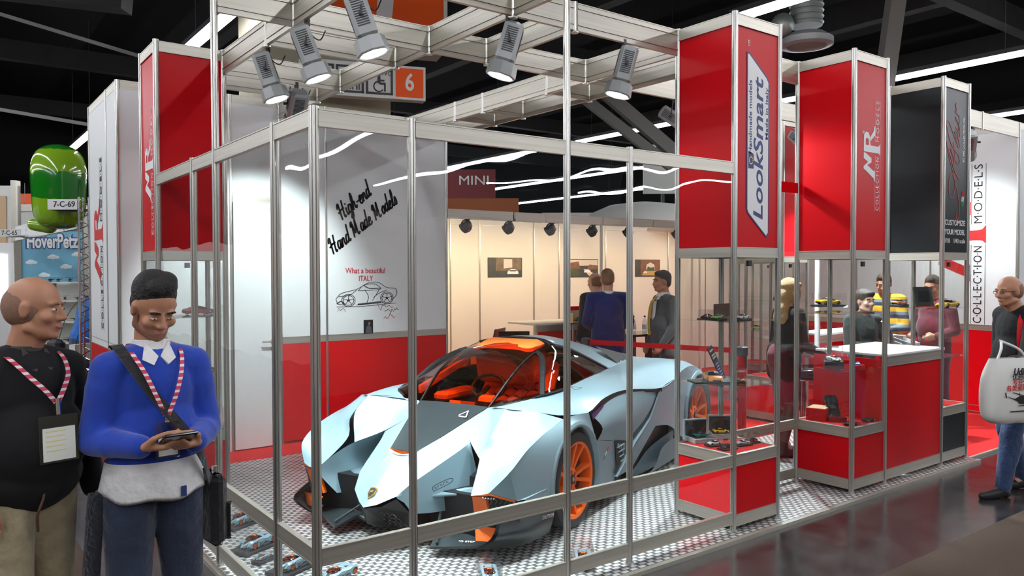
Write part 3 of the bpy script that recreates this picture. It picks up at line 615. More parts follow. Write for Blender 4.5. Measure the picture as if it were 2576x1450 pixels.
car_lines = [[(-0.36, 0.0), (-0.30, 0.07), (-0.12, 0.12), (0.02, 0.20), (0.14, 0.205), (0.24, 0.14), (0.36, 0.115), (0.365, 0.04), (0.30, -0.03)], [(-0.36, 0.0), (-0.335, -0.06), (-0.28, -0.075)], [(-0.12, -0.08), (0.20, -0.06)], [(-0.35, -0.10), (-0.05, -0.10), (0.36, -0.07)],
             [(-0.10, 0.10), (-0.04, 0.17), (0.10, 0.185), (0.17, 0.12), (-0.10, 0.10)], [(0.15, 0.11), (0.07, -0.03)], [(-0.02, 0.11), (0.02, 0.02), (0.0, -0.06)], [(-0.33, 0.03), (-0.20, 0.05), (-0.12, 0.11)], [(0.08, 0.01), (0.16, 0.07), (0.24, 0.10)],
             ([(-0.10, -0.075), (0.17, -0.05)], 0.02), ([(-0.35, -0.06), (-0.30, -0.03), (-0.26, -0.07)], 0.012), ([(-0.03, 0.165), (0.03, 0.13), (0.16, 0.13)], 0.012)]
for cx, cy in ((-0.215, -0.02), (0.245, 0.0)):
    car_lines += [circ(cx, cy, 0.078), circ(cx, cy, 0.062), circ(cx, cy, 0.012, 8)] + [[(cx, cy), (cx+0.06*math.cos(k*1.2566+0.3), cy+0.06*math.sin(k*1.2566+0.3))] for k in range(5)]
strokes(car_lines, 'faint_ink', on_wall(2.44, 1.475) @ Matrix.Diagonal((1, 0.84, 1, 1)), 0.007, 'car_sketch', W2)
def scribble(x, z, L, h, n, seed):
    rnd = random.Random(seed); return [(x+L*i/n, z+h*(rnd.random()-0.5)*(1.6 if i % 3 == 0 else 0.6)) for i in range(n+1)]
strokes([scribble(2.10, 1.365, 0.09, 0.04, 9, 1), scribble(2.56, 1.38, 0.20, 0.06, 12, 2), scribble(2.66, 1.34, 0.17, 0.04, 14, 3)], 'faint_ink', M0, 0.004, 'signature', W2)
strokes([scribble(2.64, 1.27, 0.14, 0.05, 10, 4)], 'red_ink', M0, 0.004, 'signature', W2)
pt = thing('portrait_photo', 'small dark portrait photograph pinned low on the white wall above the red panels', 'photograph', (2.455, YB-0.016, 1.165))
MB().box(-0.055, 0.055, -0.004, 0.0, -0.075, 0.075).build('print', 'black', pt)
mat('photo_grey', (0.10, 0.10, 0.11), 0.5); mat('photo_skin', (0.35, 0.2, 0.14), 0.5)
shapes([[(-0.035, -0.07), (0.04, -0.07), (0.035, -0.01), (0.01, 0.02), (-0.015, 0.01), (-0.03, -0.02)]], 'photo_grey', plane_matrix((0, -0.0045, 0), (1, 0, 0), (0, 0, 1)), 'figure', pt); shapes([[(0.0, 0.02), (0.02, 0.025), (0.022, 0.05), (0.002, 0.05)]], 'photo_skin', plane_matrix((0, -0.0045, 0), (1, 0, 0), (0, 0, 1)), 'face', pt)

# ------------------------------------------------------------------ lighting truss over the car
t = thing('lighting_truss', 'aluminium ladder truss carrying floodlights above the supercar', 'truss', (0, 0, 0))
H0, H1 = 3.32, 3.50
nodes = set()
lines = [('y', 1, 0, 6), ('y', 3, 0, 9), ('y', 4, 1, 3), ('y', 6, 1, 9), ('y', 7, 1, 9), ('x', 1, 1, 6), ('x', 3, 0, 7), ('x', 4, 1, 3), ('x', 4, 6, 9), ('x', 6, 1, 3), ('x', 6, 6, 7), ('x', 7, 1, 3), ('x', 7, 6, 7)]
allx = {'y': {}, 'x': {}}
pts = [(1, 1), (1, 3), (1, 4), (1, 6), (3, 0), (3, 1), (3, 3), (3, 4), (3, 6), (3, 7), (3, 9), (4, 1), (4, 3), (6, 3), (6, 4), (7, 3), (7, 4), (6, 6), (6, 7), (7, 6), (7, 7), (6, 1), (0, 3), (7, 1), (1, 0), (6, 9), (7, 9), (1, 7)]
for ax, c, a, e in lines:
    on = sorted(p[1] if ax == 'y' else p[0] for p in pts if (p[0] if ax == 'y' else p[1]) == c and a <= (p[1] if ax == 'y' else p[0]) <= e and not (c == 1 and p == (1, 7)))
    for s0, s1 in zip(on, on[1:]):
        p0, p1 = (u(c, s0), u(c, s1)) if ax == 'y' else (u(s0, c), u(s1, c))
        mb = MB(); rail_mb(mb, p0, p1, H0, H1, 0.026)
        d = Vector((p1[0]-p0[0], p1[1]-p0[1], 0)); L = d.length; A = Matrix.Translation((p0[0], p0[1], 0)) @ Matrix.Rotation(math.atan2(d.y, d.x), 4, 'Z')
        mb.box(0.019, L-0.019, -0.017, 0.017, H0+0.035, H0+0.040, A); mb.box(0.019, L-0.019, -0.017, 0.017, H1-0.040, H1-0.035, A)
        mb.build('beam', 'alu_x' if ax == 'x' else 'alu_y', t)
for p in pts:
    if p in ((3, 0), (0, 3), (3, 9), (6, 1), (1, 6), (7, 1), (6, 9), (7, 9), (1, 7)): continue
    mb = post_mb(MB(), U*p[0], U*p[1], H0-0.01, H1+0.005, 0.019); mb.cyl((U*p[0], U*p[1], H0-0.014), (U*p[0], U*p[1], H0-0.004), 0.026, n=12); mb.build('node_post', 'alu_v', t)
def header(label, a, b_, z0=3.32, z1=3.5, loc=None, group=None, posts=()):
    t = thing('header_beam', label, 'beam', (a[0], a[1], 0)); P = Part(t)
    q = [a] + list(posts) + [b_]
    for p0, p1 in zip(q, q[1:]): P.rail(p0, p1, z0, z1, 0.03).name = 'beam'
    for p in posts: post_mb(MB(), p[0]-a[0], p[1]-a[1], z0-0.01, z1+0.01).build('node_post', 'alu_v', t)
    return t
header('aluminium header beam bridging the tall red tower and the one with white emblem', u(7, 1), u(9, 1)); header('aluminium header beam between the red emblem tower and the black tower', u(10, 1), u(12, 1))
header('aluminium header beam from the black tower to the white emblem wall', u(13, 1), u(18, 1), posts=[u(16, 1)]); header('aluminium header beam running back above the lounge behind the tall red tower', u(7, 3), u(15, 3), posts=[u(9, 3), u(13, 3)])
# low glass barrier between first and second tower
t = thing('glass_fence', 'low clear glass fence with grey rails between the two red front towers', 'glass fence', (U*7, U, 0)); P = Part(t)
P.rail(u(7, 1), u(9, 1), 0.44, 0.52); P.rail(u(7, 1), u(9, 1), 0.03, 0.11); P.sheet('glass_pane', 'glass', u(7, 1), u(9, 1), 0.52, 2.4); P.sheet('glass_pane', 'glass', u(7, 1), u(9, 1), 0.11, 0.44)
o = MB().box(-U+0.022, U-0.022, -0.008, 0.008, -0.042, 0.042).build('hanging_sign', 'red', loc=(U*8, U-0.012, 2.455)); tag(o, 'small blank red sign strip high in the gap between the two red front towers', 'sign')
# white-topped counter between second and third tower
t = thing('reception_counter', 'red counter with white top between the red tower and the black tower', 'counter', (U*10, 0, 0)); P = Part(t)
P.rail(u(10, 0), u(12, 0), 0.97, 1.05); P.rail(u(10, 0), u(12, 0), 0.03, 0.11); P.sheet('front_panel', 'red', u(10, 0), u(12, 0), 0.11, 0.97); P.sheet('side_panel', 'red', u(10, 0), u(10, 1.3), 0.05, 1.03, 0.012, 0.03); P.sheet('side_panel', 'red', u(12, 0), u(12, 1.3), 0.05, 1.03, 0.012, -0.03)
MB().bbox(0.02, U*2-0.02, -0.01, U*1.3, 1.05, 1.07, 0.003).build('worktop', 'white', t)

# ------------------------------------------------------------------ lamps
def spot_lamp(loc, target, label, group, power, ang=75, blend=0.6, colr=(0.86, 0.97, 1.0), k=1.0, warm=False):
    """floodlight hung from a truss node: yoke, ribbed housing, hood, bright lens and the light it gives"""
    loc = Vector(loc); t = thing('floodlight', label, 'floodlight', loc, 0, group)
    d = (Vector(target)-loc); d.normalize(); q = d.to_track_quat('-Z', 'Y').to_matrix().to_4x4()
    A = Matrix.Translation((0, 0, -0.17*k)) @ q @ Matrix.Scale(k, 4)
    mb = MB(); mb.bbox(-0.075, 0.075, -0.06, 0.06, -0.10, 0.15, 0.018, A); mb.build('housing', 'lamp_grey', t)
    mb = MB(); mb.lathe([(0.088, -0.10), (0.095, -0.175), (0.088, -0.185), (0.075, -0.18)], n=8, M=A); mb.build('hood', 'lamp_grey', t)
    mb = MB()
    for i in range(12):
        for s in (-1, 1): mb.box(s*0.0755-0.001, s*0.0755+0.001, -0.035, 0.035, -0.04+i*0.013, -0.033+i*0.013, A); mb.box(-0.04, 0.04, s*0.0605-0.001, s*0.0605+0.001, -0.04+i*0.013, -0.033+i*0.013, A)
    mb.build('vent_slots', 'dark_grey', t)
    mb = MB(); mb.cyl(A @ Vector((0, 0, -0.178)), A @ Vector((0, 0, -0.182)), 0.074*k, n=16); mb.build('lens', 'lens', t)
    mb = MB(); pv = A @ Vector((0, 0, 0.02)); ax = (q @ Vector((1, 0, 0))).normalized()
    for s in (-1, 1): e = pv + ax*(s*0.083*k); mb.cyl(e, Vector((ax.x*s*0.05, ax.y*s*0.05, -0.01)), 0.006, n=6); mb.cyl(e, e+ax*(s*0.03), 0.011, n=8)
    mb.cyl((0, 0, -0.015), (0, 0, 0.03), 0.018, n=10); mb.build('yoke', 'dark_grey', t)
    mb = MB(); mb.tube([(0, 0, 0), (0.05, 0.04, -0.06), (0.11, 0.06, -0.07), (0.15, 0.07, 0.0)], 0.004, 5, 10); mb.build('cable', 'black', t)
    L = bpy.data.lights.new('flood', 'SPOT'); L.energy = power; L.spot_size = R(ang); L.spot_blend = blend; L.color = colr; L.shadow_soft_size = 0.06
    lo = bpy.data.objects.new('lamp_light', L); col.objects.link(lo); lo.parent = t; lo.matrix_local = A @ Matrix.Translation((0, 0, -0.20)); return t
H = 3.31
spot_lamp((U*1.0+0.03, U*4.15, H), (1.45, 1.55, 0.2), 'floodlight hung farthest left on the truss, nearest the white door', 'truss floodlights', SPOT_POWER)
spot_lamp((U*1.05, U*2.7, H), (1.6, 0.85, 0.2), 'floodlight second from the left under the truss', 'truss floodlights', SPOT_POWER)
spot_lamp((U*1.1, U*1.25, H), (1.5, 0.1, 0.2), 'floodlight nearest the camera, cut off at the top of the view', 'truss floodlights', SPOT_POWER)
spot_lamp((U*3.0, U*1.0+0.05, H), (0.75, 1.1, 0.2), 'floodlight under the truss just left of the tall middle post', 'truss floodlights', SPOT_POWER)
spot_lamp((U*4.9, U*1.0, H), (1.75, 1.0, 0.2), 'floodlight under the truss beside the tall red tower', 'truss floodlights', SPOT_POWER)
spot_lamp((U*8.2, U*3.0, H), (4.6, 0.25, 2.3), 'floodlight on the header beam behind the two red front towers', 'rear floodlights', 130)
spot_lamp((U*12.2, U*3.0, H), (5.9, 0.25, 2.2), 'floodlight on the rear header beam aimed at the black tower', 'rear floodlights', 110)  # unseen lamp, added to light the black tower
spot_lamp((U*15.6, U*1.1, H), (8.9, 1.2, 1.9), 'floodlight on the header beam in front of the big red emblem wall', 'rear floodlights', 120, 105, 1.0)
spot_lamp((U*14.2, U*3.0, H), (6.8, 1.3, 0.8), 'floodlight far back above the people at the right counter', 'rear floodlights', 420, 110)  # added fill for the people behind the towers
spot_lamp((U*10.5, U*3.0, H), (5.2, 1.0, 0.8), 'floodlight on the rear header beam above the blond woman', 'rear floodlights', 420, 110)  # second added fill, brightens the space behind the front towers
spot_lamp((U*2.2, U*6.0, H), (1.25, 4.4, 1.9), 'floodlight tucked under the truss in front of the white door', 'rear floodlights', 230)  # added lamp that lifts the white wall near the door
def clip_lamp(x, label):
    t = thing('clip_lamp', label, 'lamp', (x, YB+0.02, 2.40), 0, 'clip lamps on the lounge rail'); k = 1.0
    mb = MB(); mb.cyl((0, 0, 0.0), (0, 0.08, -0.02), 0.008, n=6); mb.box(-0.02, 0.02, -0.03, 0.03, -0.01, 0.02); mb.build('clamp', 'dark_grey', t)
    ring = [(0.075*math.cos(a*0.3491), 0.10, -0.085+0.075*math.sin(a*0.3491)) for a in range(0, 19)]
    MB().tube(ring, 0.009, 6).build('yoke', 'dark_grey', t)
    d = Vector((-0.35, 0.75, -0.55)).normalized(); q = d.to_track_quat('-Z', 'Y').to_matrix().to_4x4(); A = Matrix.Translation((0, 0.10, -0.085)) @ q
    MB().lathe([(0.03, 0.06), (0.055, 0.05), (0.06, -0.02), (0.068, -0.06), (0.06, -0.06), (0.05, -0.03)], n=16, M=A).build('housing', 'dark_grey', t, angle=40)
    MB().cyl(A @ Vector((0, 0, -0.03)), A @ Vector((0, 0, -0.036)), 0.05, n=14).build('lens', 'warm_lens', t)
    L = bpy.data.lights.new('clip', 'SPOT'); L.energy = CLIP_POWER; L.spot_size = R(110); L.spot_blend = 0.8; L.color = (1, 0.80, 0.52); L.shadow_soft_size = 0.05
    lo = bpy.data.objects.new('lamp_light', L); col.objects.link(lo); lo.parent = t; lo.matrix_local = A @ Matrix.Translation((0, 0, -0.075)); return t
for i, (x, l) in enumerate(((3.83, 'first from the cabin'), (4.47, 'above the first car poster'), (5.15, 'third from the cabin'), (5.89, 'above the suited men'), (6.58, 'above the arch poster'), (7.6, 'hidden behind the red tower'), (8.7, 'farthest right but one'), (9.9, 'farthest right'))):  # the last two are unseen, added to light the wall's right end
    clip_lamp(x, 'dark clip lamp on the lounge rail, ' + l)
# ------------------------------------------------------------------ the supercar (local axes: x to the rear from the front axle, y to its left as seen from behind the visible side, z up)
CA = R(23.2); CO = Vector((1.804, 1.555, 0.0))
def build_car():
    t = thing('supercar', 'wedge-shaped grey blue single-seat concept supercar with orange wheels in the glass enclosure', 'car', CO, CA)
    # right-hand feature lines (seen side, y < 0)
    A = (-0.355, -0.235, 0.714); Bp = (-0.605, -0.530, 0.550); tip = (-0.881, -0.640, 0.401); crest = (-0.379, -0.590, 0.851); wsR = (-0.132, -0.300, 0.796)
    noseR = (-1.015, -0.170, 0.361); slotR = (-0.722, -0.110, 0.574); hood1 = (-0.549, -0.170, 0.638)
    b = MB(); b.smooth = True
    m0 = b.mark()
    # beak of the nose
    b.loft([[(-1.128, 0, 0.297), (-0.95, 0, 0.44), (-0.745, 0, 0.553)], [(-1.085, -0.07, 0.312), (-0.93, -0.075, 0.438), (-0.738, -0.06, 0.562)], ], 10, 4)
    b.loft([[(-1.085, -0.07, 0.312), (-0.93, -0.075, 0.438), (-0.738, -0.06, 0.562)], [noseR, (-0.87, -0.13, 0.468), slotR]], 10, 4)
    # nose shoulders: upper facet and flank
    b.loft([[noseR, (-0.87, -0.13, 0.468), slotR, hood1, A], [noseR, (-0.931, -0.210, 0.419), (-0.879, -0.235, 0.446), (-0.538, -0.340, 0.582), (-0.467, -0.365, 0.620)]], 16, 4)
    b.loft([[noseR, (-0.931, -0.21, 0.419), (-0.879, -0.235, 0.446), (-0.538, -0.34, 0.582), (-0.467, -0.365, 0.62)], [(-1.005, -0.172, 0.345), (-0.955, -0.205, 0.30), (-0.915, -0.22, 0.235), (-0.60, -0.37, 0.21), (-0.42, -0.44, 0.22)]], 14, 4)
    # short white guide vane between nose and wing
    b.add([(-0.80, -0.245, 0.325), (-0.58, -0.40, 0.345), (-0.50, -0.56, 0.355), (-0.60, -0.58, 0.345), (-0.80, -0.245, 0.312), (-0.58, -0.40, 0.332), (-0.50, -0.56, 0.340), (-0.60, -0.58, 0.330)], [(0, 1, 2, 3), (7, 6, 5, 4), (0, 3, 7, 4), (3, 2, 6, 7)])
    # wing: inner front face
    b.loft([[A, (-0.472, -0.370, 0.624), Bp], [(-0.24, -0.27, 0.756), (-0.46, -0.44, 0.645), Bp], [wsR, (-0.42, -0.49, 0.70), Bp], [crest, (-0.52, -0.60, 0.74), Bp]], 12, 13)
    b.loft([[wsR, (-0.24, -0.42, 0.822), crest], [crest, crest, crest]], 4, 3)
    # wing: broad outer face from the crest to the outer crease
    C1 = [crest, (-0.573, -0.600, 0.709), (-0.63, -0.560, 0.60), (-0.75, -0.595, 0.49), tip]
    C2 = [(-0.26, -0.76, 0.825), (-0.47, -0.755, 0.735), (-0.60, -0.73, 0.645), (-0.74, -0.715, 0.525), (-0.878, -0.70, 0.412)]
    C3 = [(-0.10, -0.885, 0.762), (-0.266, -0.885, 0.735), (-0.579, -0.880, 0.659), (-0.788, -0.860, 0.548), (-0.868, -0.76, 0.428)]
    b.loft([C1, C2, C3], 18, 12)
    # top of the wing back to the door
    I1 = [(-0.155, -0.45, 0.828), (-0.077, -0.56, 0.858), (0.14, -0.60, 0.864), (0.291, -0.62, 0.868), (0.569, -0.63, 0.892), (0.863, -0.63, 0.915), (1.347, -0.60, 0.924)]
    I2 = [crest, (-0.22, -0.68, 0.845), (0.05, -0.74, 0.845), (0.25, -0.76, 0.842), (0.50, -0.76, 0.862), (0.80, -0.74, 0.885), (1.25, -0.70, 0.905)]
    I3 = [(-0.26, -0.76, 0.825), (-0.10, -0.85, 0.785), (0.05, -0.895, 0.770), (0.266, -0.905, 0.752), (0.562, -0.895, 0.812), (0.951, -0.905, 0.820), (1.579, -0.965, 0.745)]
    b.loft([I1, I2, I3], 22, 11)
    b.loft([[wsR, (-0.20, -0.38, 0.815), (-0.155, -0.45, 0.828)], [wsR, (-0.24, -0.42, 0.824), crest]], 6, 3)
    # flank over the front wheel
    arc = [(0.385*math.cos(R(a)), -0.937, 0.338+0.385*math.sin(R(a))) for a in (186, 165, 140, 115, 90, 65, 45, 30)]
    lip = [(0.360*math.cos(R(a)), -0.950, 0.338+0.360*math.sin(R(a))) for a in (200, 186, 165, 140, 115, 90, 65, 45, 30, 0, -25)]
    lip2 = [(0.395*math.cos(R(a)), -0.936, 0.338+0.395*math.sin(R(a))) for a in (200, 186, 165, 140, 115, 90, 65, 45, 30, 0, -25)]
    b.loft([[(-0.788, -0.86, 0.548), (-0.68, -0.872, 0.61), (-0.579, -0.88, 0.659), (-0.40, -0.883, 0.71), (-0.266, -0.885, 0.735), (-0.10, -0.89, 0.762), (0.05, -0.90, 0.768), (0.266, -0.905, 0.752)], arc], 18, 6)
    b.loft([lip2, lip], 22, 3); b.loft([lip, [(p[0]*0.99, -0.78, 0.338+(p[2]-0.338)*0.99) for p in lip]], 22, 3)
    # cheek in front of the wheel and its creased corner
    b.smooth = False
    b.poly([(-0.788, -0.86, 0.548), arc[0], (-0.45, -0.935, 0.384)]); b.poly([(-0.868, -0.76, 0.428), (-0.788, -0.862, 0.552), (-0.45, -0.95, 0.386), (-0.678, -0.905, 0.364), (-0.737, -0.88, 0.366)])
    b.poly([(-0.45, -0.935, 0.384), arc[0], (-0.375, -0.937, 0.20), (-0.50, -0.92, 0.19), (-0.678, -0.90, 0.364)])
    # inner wall of the wing
    b.smooth = True
    b.loft([[A, (-0.472, -0.37, 0.624), Bp, (-0.75, -0.59, 0.485), tip], [(-0.30, -0.42, 0.55), (-0.40, -0.47, 0.50), (-0.50, -0.535, 0.44), (-0.66, -0.60, 0.36), (-0.83, -0.625, 0.33)], [(-0.30, -0.46, 0.25), (-0.42, -0.49, 0.22), (-0.52, -0.54, 0.20), (-0.64, -0.565, 0.20), (-0.74, -0.575, 0.21)]], 14, 9)
    # rear haunch
    hs = (0.635, -0.70, 0.888)
    b.loft([[hs, (0.98, -0.64, 0.915), (1.364, -0.60, 0.935), (1.914, -0.60, 0.945), (2.45, -0.62, 0.915), (2.78, -0.68, 0.865), (3.05, -0.74, 0.76)],
            [hs, (1.0, -0.74, 0.875), (1.45, -0.78, 0.885), (1.95, -0.80, 0.915), (2.40, -0.82, 0.905), (2.78, -0.83, 0.855), (3.07, -0.84, 0.74)],
            [hs, (0.95, -0.86, 0.835), (1.597, -0.985, 0.760), (1.95, -0.99, 0.80), (2.25, -0.985, 0.86), (2.70, -0.975, 0.81), (3.08, -0.955, 0.64)]], 22, 11)
    arcr = [(2.6+0.415*math.cos(R(a)), -1.005, 0.37+0.415*math.sin(R(a))) for a in (200, 180, 160, 140, 115, 90, 65, 40, 15, -10)]
    b.loft([[(1.30, -0.985, 0.50), (1.42, -0.987, 0.60), (1.597, -0.985, 0.755), (1.95, -0.99, 0.80), (2.15, -0.988, 0.845), (2.4, -0.985, 0.865), (2.70, -0.975, 0.81), (2.9, -0.965, 0.74), (3.08, -0.955, 0.60), (3.13, -0.94, 0.40)],
            [(1.419, -0.993, 0.463), (1.75, -1.0, 0.41)] + arcr[:1] + arcr[2:-1]], 22, 6)
    lr = [(2.6+0.385*math.cos(R(a)), -1.02, 0.37+0.385*math.sin(R(a))) for a in range(205, -30, -15)]; lr2 = [(2.6+0.42*math.cos(R(a)), -1.004, 0.37+0.42*math.sin(R(a))) for a in range(205, -30, -15)]
    b.loft([lr2, lr], 24, 3); b.loft([lr, [(p[0], -0.80, p[2]) for p in lr]], 24, 3)
    b.loft([[(3.13, -0.94, 0.40), (3.08, -0.955, 0.60), (3.07, -0.90, 0.70), (3.05, -0.74, 0.76)], [(3.16, 0, 0.40), (3.14, 0, 0.60), (3.12, 0, 0.70), (3.08, 0, 0.76)]], 8, 4)
    b.loft([[(3.05, -0.74, 0.76), (2.78, -0.68, 0.865), (2.45, -0.62, 0.90)], [(3.08, 0, 0.76), (2.85, 0, 0.86), (2.5, 0, 0.90)]], 8, 4)
    # door skin between the mirror slit and the diagonal intake
    b.loft([[(0.29, -0.91, 0.735), (0.562, -0.90, 0.80), (0.951, -0.91, 0.812), (1.30, -0.94, 0.785), (1.579, -0.965, 0.735)], [(0.40, -0.955, 0.62), (0.65, -0.965, 0.65), (0.95, -0.97, 0.64), (1.20, -0.975, 0.62), (1.43, -0.972, 0.63)], [(0.342, -0.937, 0.535), (0.55, -0.94, 0.50), (0.67, -0.935, 0.474), (0.968, -0.95, 0.413), (1.329, -0.96, 0.539)]], 14, 9)
    b.smooth = False
    b.poly([(0.342, -0.937, 0.535), (0.67, -0.935, 0.474), (0.70, -0.935, 0.238), (0.62, -0.93, 0.08), (0.36, -0.935, 0.10), (0.385, -0.937, 0.338)])
    # blade that frames the side intake
    bl = [(1.579, -0.985, 0.750), (1.33, -0.99, 0.545), (0.985, -0.985, 0.405), (0.67, -0.96, 0.200), (0.95, -0.965, 0.205), (1.419, -0.995, 0.463)]
    b.add(bl + [(p[0], p[1]+0.05, p[2]) for p in bl], [(0, 1, 2, 3, 4, 5), (0, 6, 7, 1), (1, 7, 8, 2), (2, 8, 9, 3), (3, 9, 10, 4), (4, 10, 11, 5)])
    b.smooth = True
    # lower lips of the side intake
    for P_, dy in (([(1.0, -0.93, 0.145), (1.083, -0.935, 0.169), (1.358, -0.955, 0.279), (1.934, -0.985, 0.345)], 0.0), ([(0.93, -1.0, 0.10), (1.337, -1.02, 0.136), (1.509, -1.02, 0.262), (1.95, -1.02, 0.29)], 0.0)):
        b.loft([P_, [(p[0]+0.03, p[1]+0.01, p[2]-0.035) for p in P_], [(p[0]+0.08, p[1]+0.06, 0.06) for p in P_]], 10, 7)
    # roof skin and tail deck
    rs = [(0.805, -0.36, 1.166), (0.909, -0.385, 1.149), (0.982, -0.42, 1.122), (1.149, -0.50, 1.036), (1.37, -0.585, 0.934), (1.90, -0.60, 0.945), (2.45, -0.62, 0.912)]
    rc = [(0.93, 0, 1.215), (1.10, 0, 1.212), (1.30, 0, 1.195), (1.50, 0, 1.165), (1.75, 0, 1.115), (2.1, 0, 1.03), (2.5, 0, 0.905)]
    rm = [(0.90, -0.20, 1.205), (1.05, -0.22, 1.198), (1.20, -0.24, 1.175), (1.42, -0.27, 1.125), (1.72, -0.32, 1.055), (2.05, -0.34, 0.985), (2.48, -0.36, 0.915)]
    b.loft([rs, rm, rc], 20, 9)
    b.mirror_y(m0); b.build('body_shell', 'paint', t, merge=0.0015)
    # black filler added below the skin so that no light leaks through
    b = MB(); b.prism([(-0.55, 0.10), (3.1, 0.12), (3.1, 0.70), (2.4, 0.84), (1.3, 0.80), (0.9, 0.50), (-0.30, 0.50), (-0.50, 0.40)], 1, -0.42, 0.42); b.prism([(-0.80, 0.08), (-0.45, 0.08), (-0.45, 0.34), (-0.86, 0.20)], 1, -0.20, 0.20)
    b.box(0.40, 2.15, -0.86, 0.86, 0.09, 0.40); b.box(0.95, 2.0, -0.88, 0.88, 0.30, 0.72); b.box(2.0, 3.1, -0.76, 0.76, 0.3, 0.70); b.box(-0.70, -0.42, -0.86, 0.86, 0.09, 0.34)
    b.build('black_filler', 'car_black', t)
    # carbon bonnet panel, orange slot, roof scoop
    b = MB(); b.smooth = True; m0 = b.mark()
    b.loft([[slotR, hood1, A, wsR], [(-0.738, -0.06, 0.574), (-0.54, -0.09, 0.655), (-0.34, -0.12, 0.732), (-0.128, -0.15, 0.800)], [(-0.745, 0, 0.576), (-0.535, 0, 0.660), (-0.335, 0, 0.737), (-0.128, 0, 0.802)]], 12, 7)
    b.mirror_y(m0); b.xf(Matrix.Translation((0, 0, 0.004))); b.build('bonnet_panel', 'carbon', t, merge=0.001)
    b = MB(); m0 = b.mark(); b.add([(-0.742, 0, 0.548), (-0.735, -0.06, 0.556), (-0.724, -0.112, 0.566), (-0.744, 0, 0.577), (-0.737, -0.06, 0.578), (-0.722, -0.112, 0.580), (-0.765, 0, 0.548), (-0.757, -0.06, 0.553), (-0.738, -0.115, 0.562)], [(0, 1, 4, 3), (1, 2, 5, 4), (6, 7, 1, 0), (7, 8, 2, 1)]); b.mirror_y(m0); b.build('bonnet_slot', 'orange', t)
    b = MB(); b.smooth = True; m0 = b.mark(); q = [(0.83, -0.345, 1.176), (0.905, -0.20, 1.207), (0.93, 0, 1.216)]
    b.loft([q, [(p[0]-0.06, p[1]*0.98, p[2]+0.004) for p in q], [(p[0]-0.06, p[1]*0.98, p[2]-0.012) for p in q], [(p[0], p[1], p[2]-0.02) for p in q]], 10, 7); b.mirror_y(m0); b.build('roof_lip', 'car_black', t)
    # canopy: windscreen, side windows in dark amber glass
    b = MB(); b.smooth = True; m0 = b.mark()
    PW = [wsR, (0.171, -0.33, 1.008), (0.491, -0.325, 1.125), (0.80, -0.355, 1.168)]
    b.loft([PW, [(-0.13, -0.15, 0.80), (0.21, -0.17, 1.035), (0.53, -0.17, 1.155), (0.87, -0.18, 1.195)], [(-0.128, 0, 0.802), (0.22, 0, 1.045), (0.55, 0, 1.165), (0.90, 0, 1.206)]], 14, 7)
    b.loft([PW + [(0.909, -0.38, 1.147), (0.982, -0.41, 1.120), (1.149, -0.495, 1.034), (1.36, -0.58, 0.930)], [(-0.13, -0.37, 0.812), (0.14, -0.45, 0.94), (0.42, -0.47, 1.04), (0.72, -0.48, 1.07), (0.88, -0.49, 1.06), (0.98, -0.50, 1.04), (1.15, -0.545, 0.985), (1.355, -0.59, 0.925)], [wsR, (-0.155, -0.45, 0.826), (-0.077, -0.56, 0.858), (0.14, -0.60, 0.864), (0.291, -0.62, 0.868), (0.569, -0.625, 0.892), (0.863, -0.625, 0.915), (1.347, -0.595, 0.922)]], 22, 9)
    b.mirror_y(m0); b.build('canopy_glass', 'amber_glass', t, merge=0.001)
    b = MB(); m0 = b.mark()
    b.tube([(-0.125, -0.300, 0.79), (0.172, -0.328, 0.998), (0.49, -0.322, 1.115), (0.80, -0.353, 1.158)], 0.011, 8, 12); b.tube([(0.14, -0.592, 0.862), (0.34, -0.49, 1.02), (0.50, -0.40, 1.10), (0.56, -0.33, 1.125)], 0.022, 8, 10)
    b.tube([(-0.15, -0.44, 0.822), (-0.07, -0.55, 0.852), (0.14, -0.59, 0.858), (0.569, -0.617, 0.885), (0.863, -0.617, 0.908), (1.347, -0.587, 0.918)], 0.012, 6, 16); b.tube([(0.80, -0.353, 1.160), (0.98, -0.405, 1.114), (1.149, -0.49, 1.028), (1.35, -0.575, 0.926)], 0.02, 6, 12)
    b.mirror_y(m0); b.build('canopy_frame', 'car_black', t)
    b = MB(); b.smooth = True; m0 = b.mark(); b.loft([[(0.30, -0.31, 1.035), (0.491, -0.312, 1.105), (0.80, -0.345, 1.150)], [(0.40, -0.16, 1.09), (0.56, -0.165, 1.142), (0.86, -0.175, 1.180)], [(0.43, 0, 1.105), (0.58, 0, 1.150), (0.89, 0, 1.190)]], 10, 7); b.mirror_y(m0); b.build('canopy_dark_sheet', 'car_black', t, merge=0.001)  # black sheet added under the glass to darken the canopy top
    # cockpit: seat, headrest, dashboard, steering yoke
    b = MB(); b.m('seat_orange')
    for i in range(5):
        for j in range(5): b.ell((0.72+i*0.055, -0.20+j*0.10+(0.05 if i % 2 else 0)-0.02, 0.70+i*0.055), (0.045, 0.058, 0.036), 10, 6)
    b.bbox(0.74, 1.02, -0.27, 0.27, 0.60, 0.92, 0.03, Matrix.Rotation(R(-12), 4, 'Y') @ Matrix.Translation((0.03, 0, 0.10))); b.m('car_black').bbox(0.35, 0.85, -0.25, 0.25, 0.56, 0.66, 0.03); b.m('seat_orange')
    for s in (-1, 1): b.cone((0.74, s*0.27, 0.66), 0.07, (0.98, s*0.25, 0.96), 0.06)
    b.build('seat', None, t, smooth=True)
    b = MB(); b.bbox(0.92, 1.02, -0.20, 0.20, 0.965, 1.115, 0.035); b.bbox(0.86, 0.97, -0.27, -0.19, 0.97, 1.08, 0.02); b.bbox(0.86, 0.97, 0.19, 0.27, 0.97, 1.08, 0.02); b.build('headrest', 'seat_orange', t)
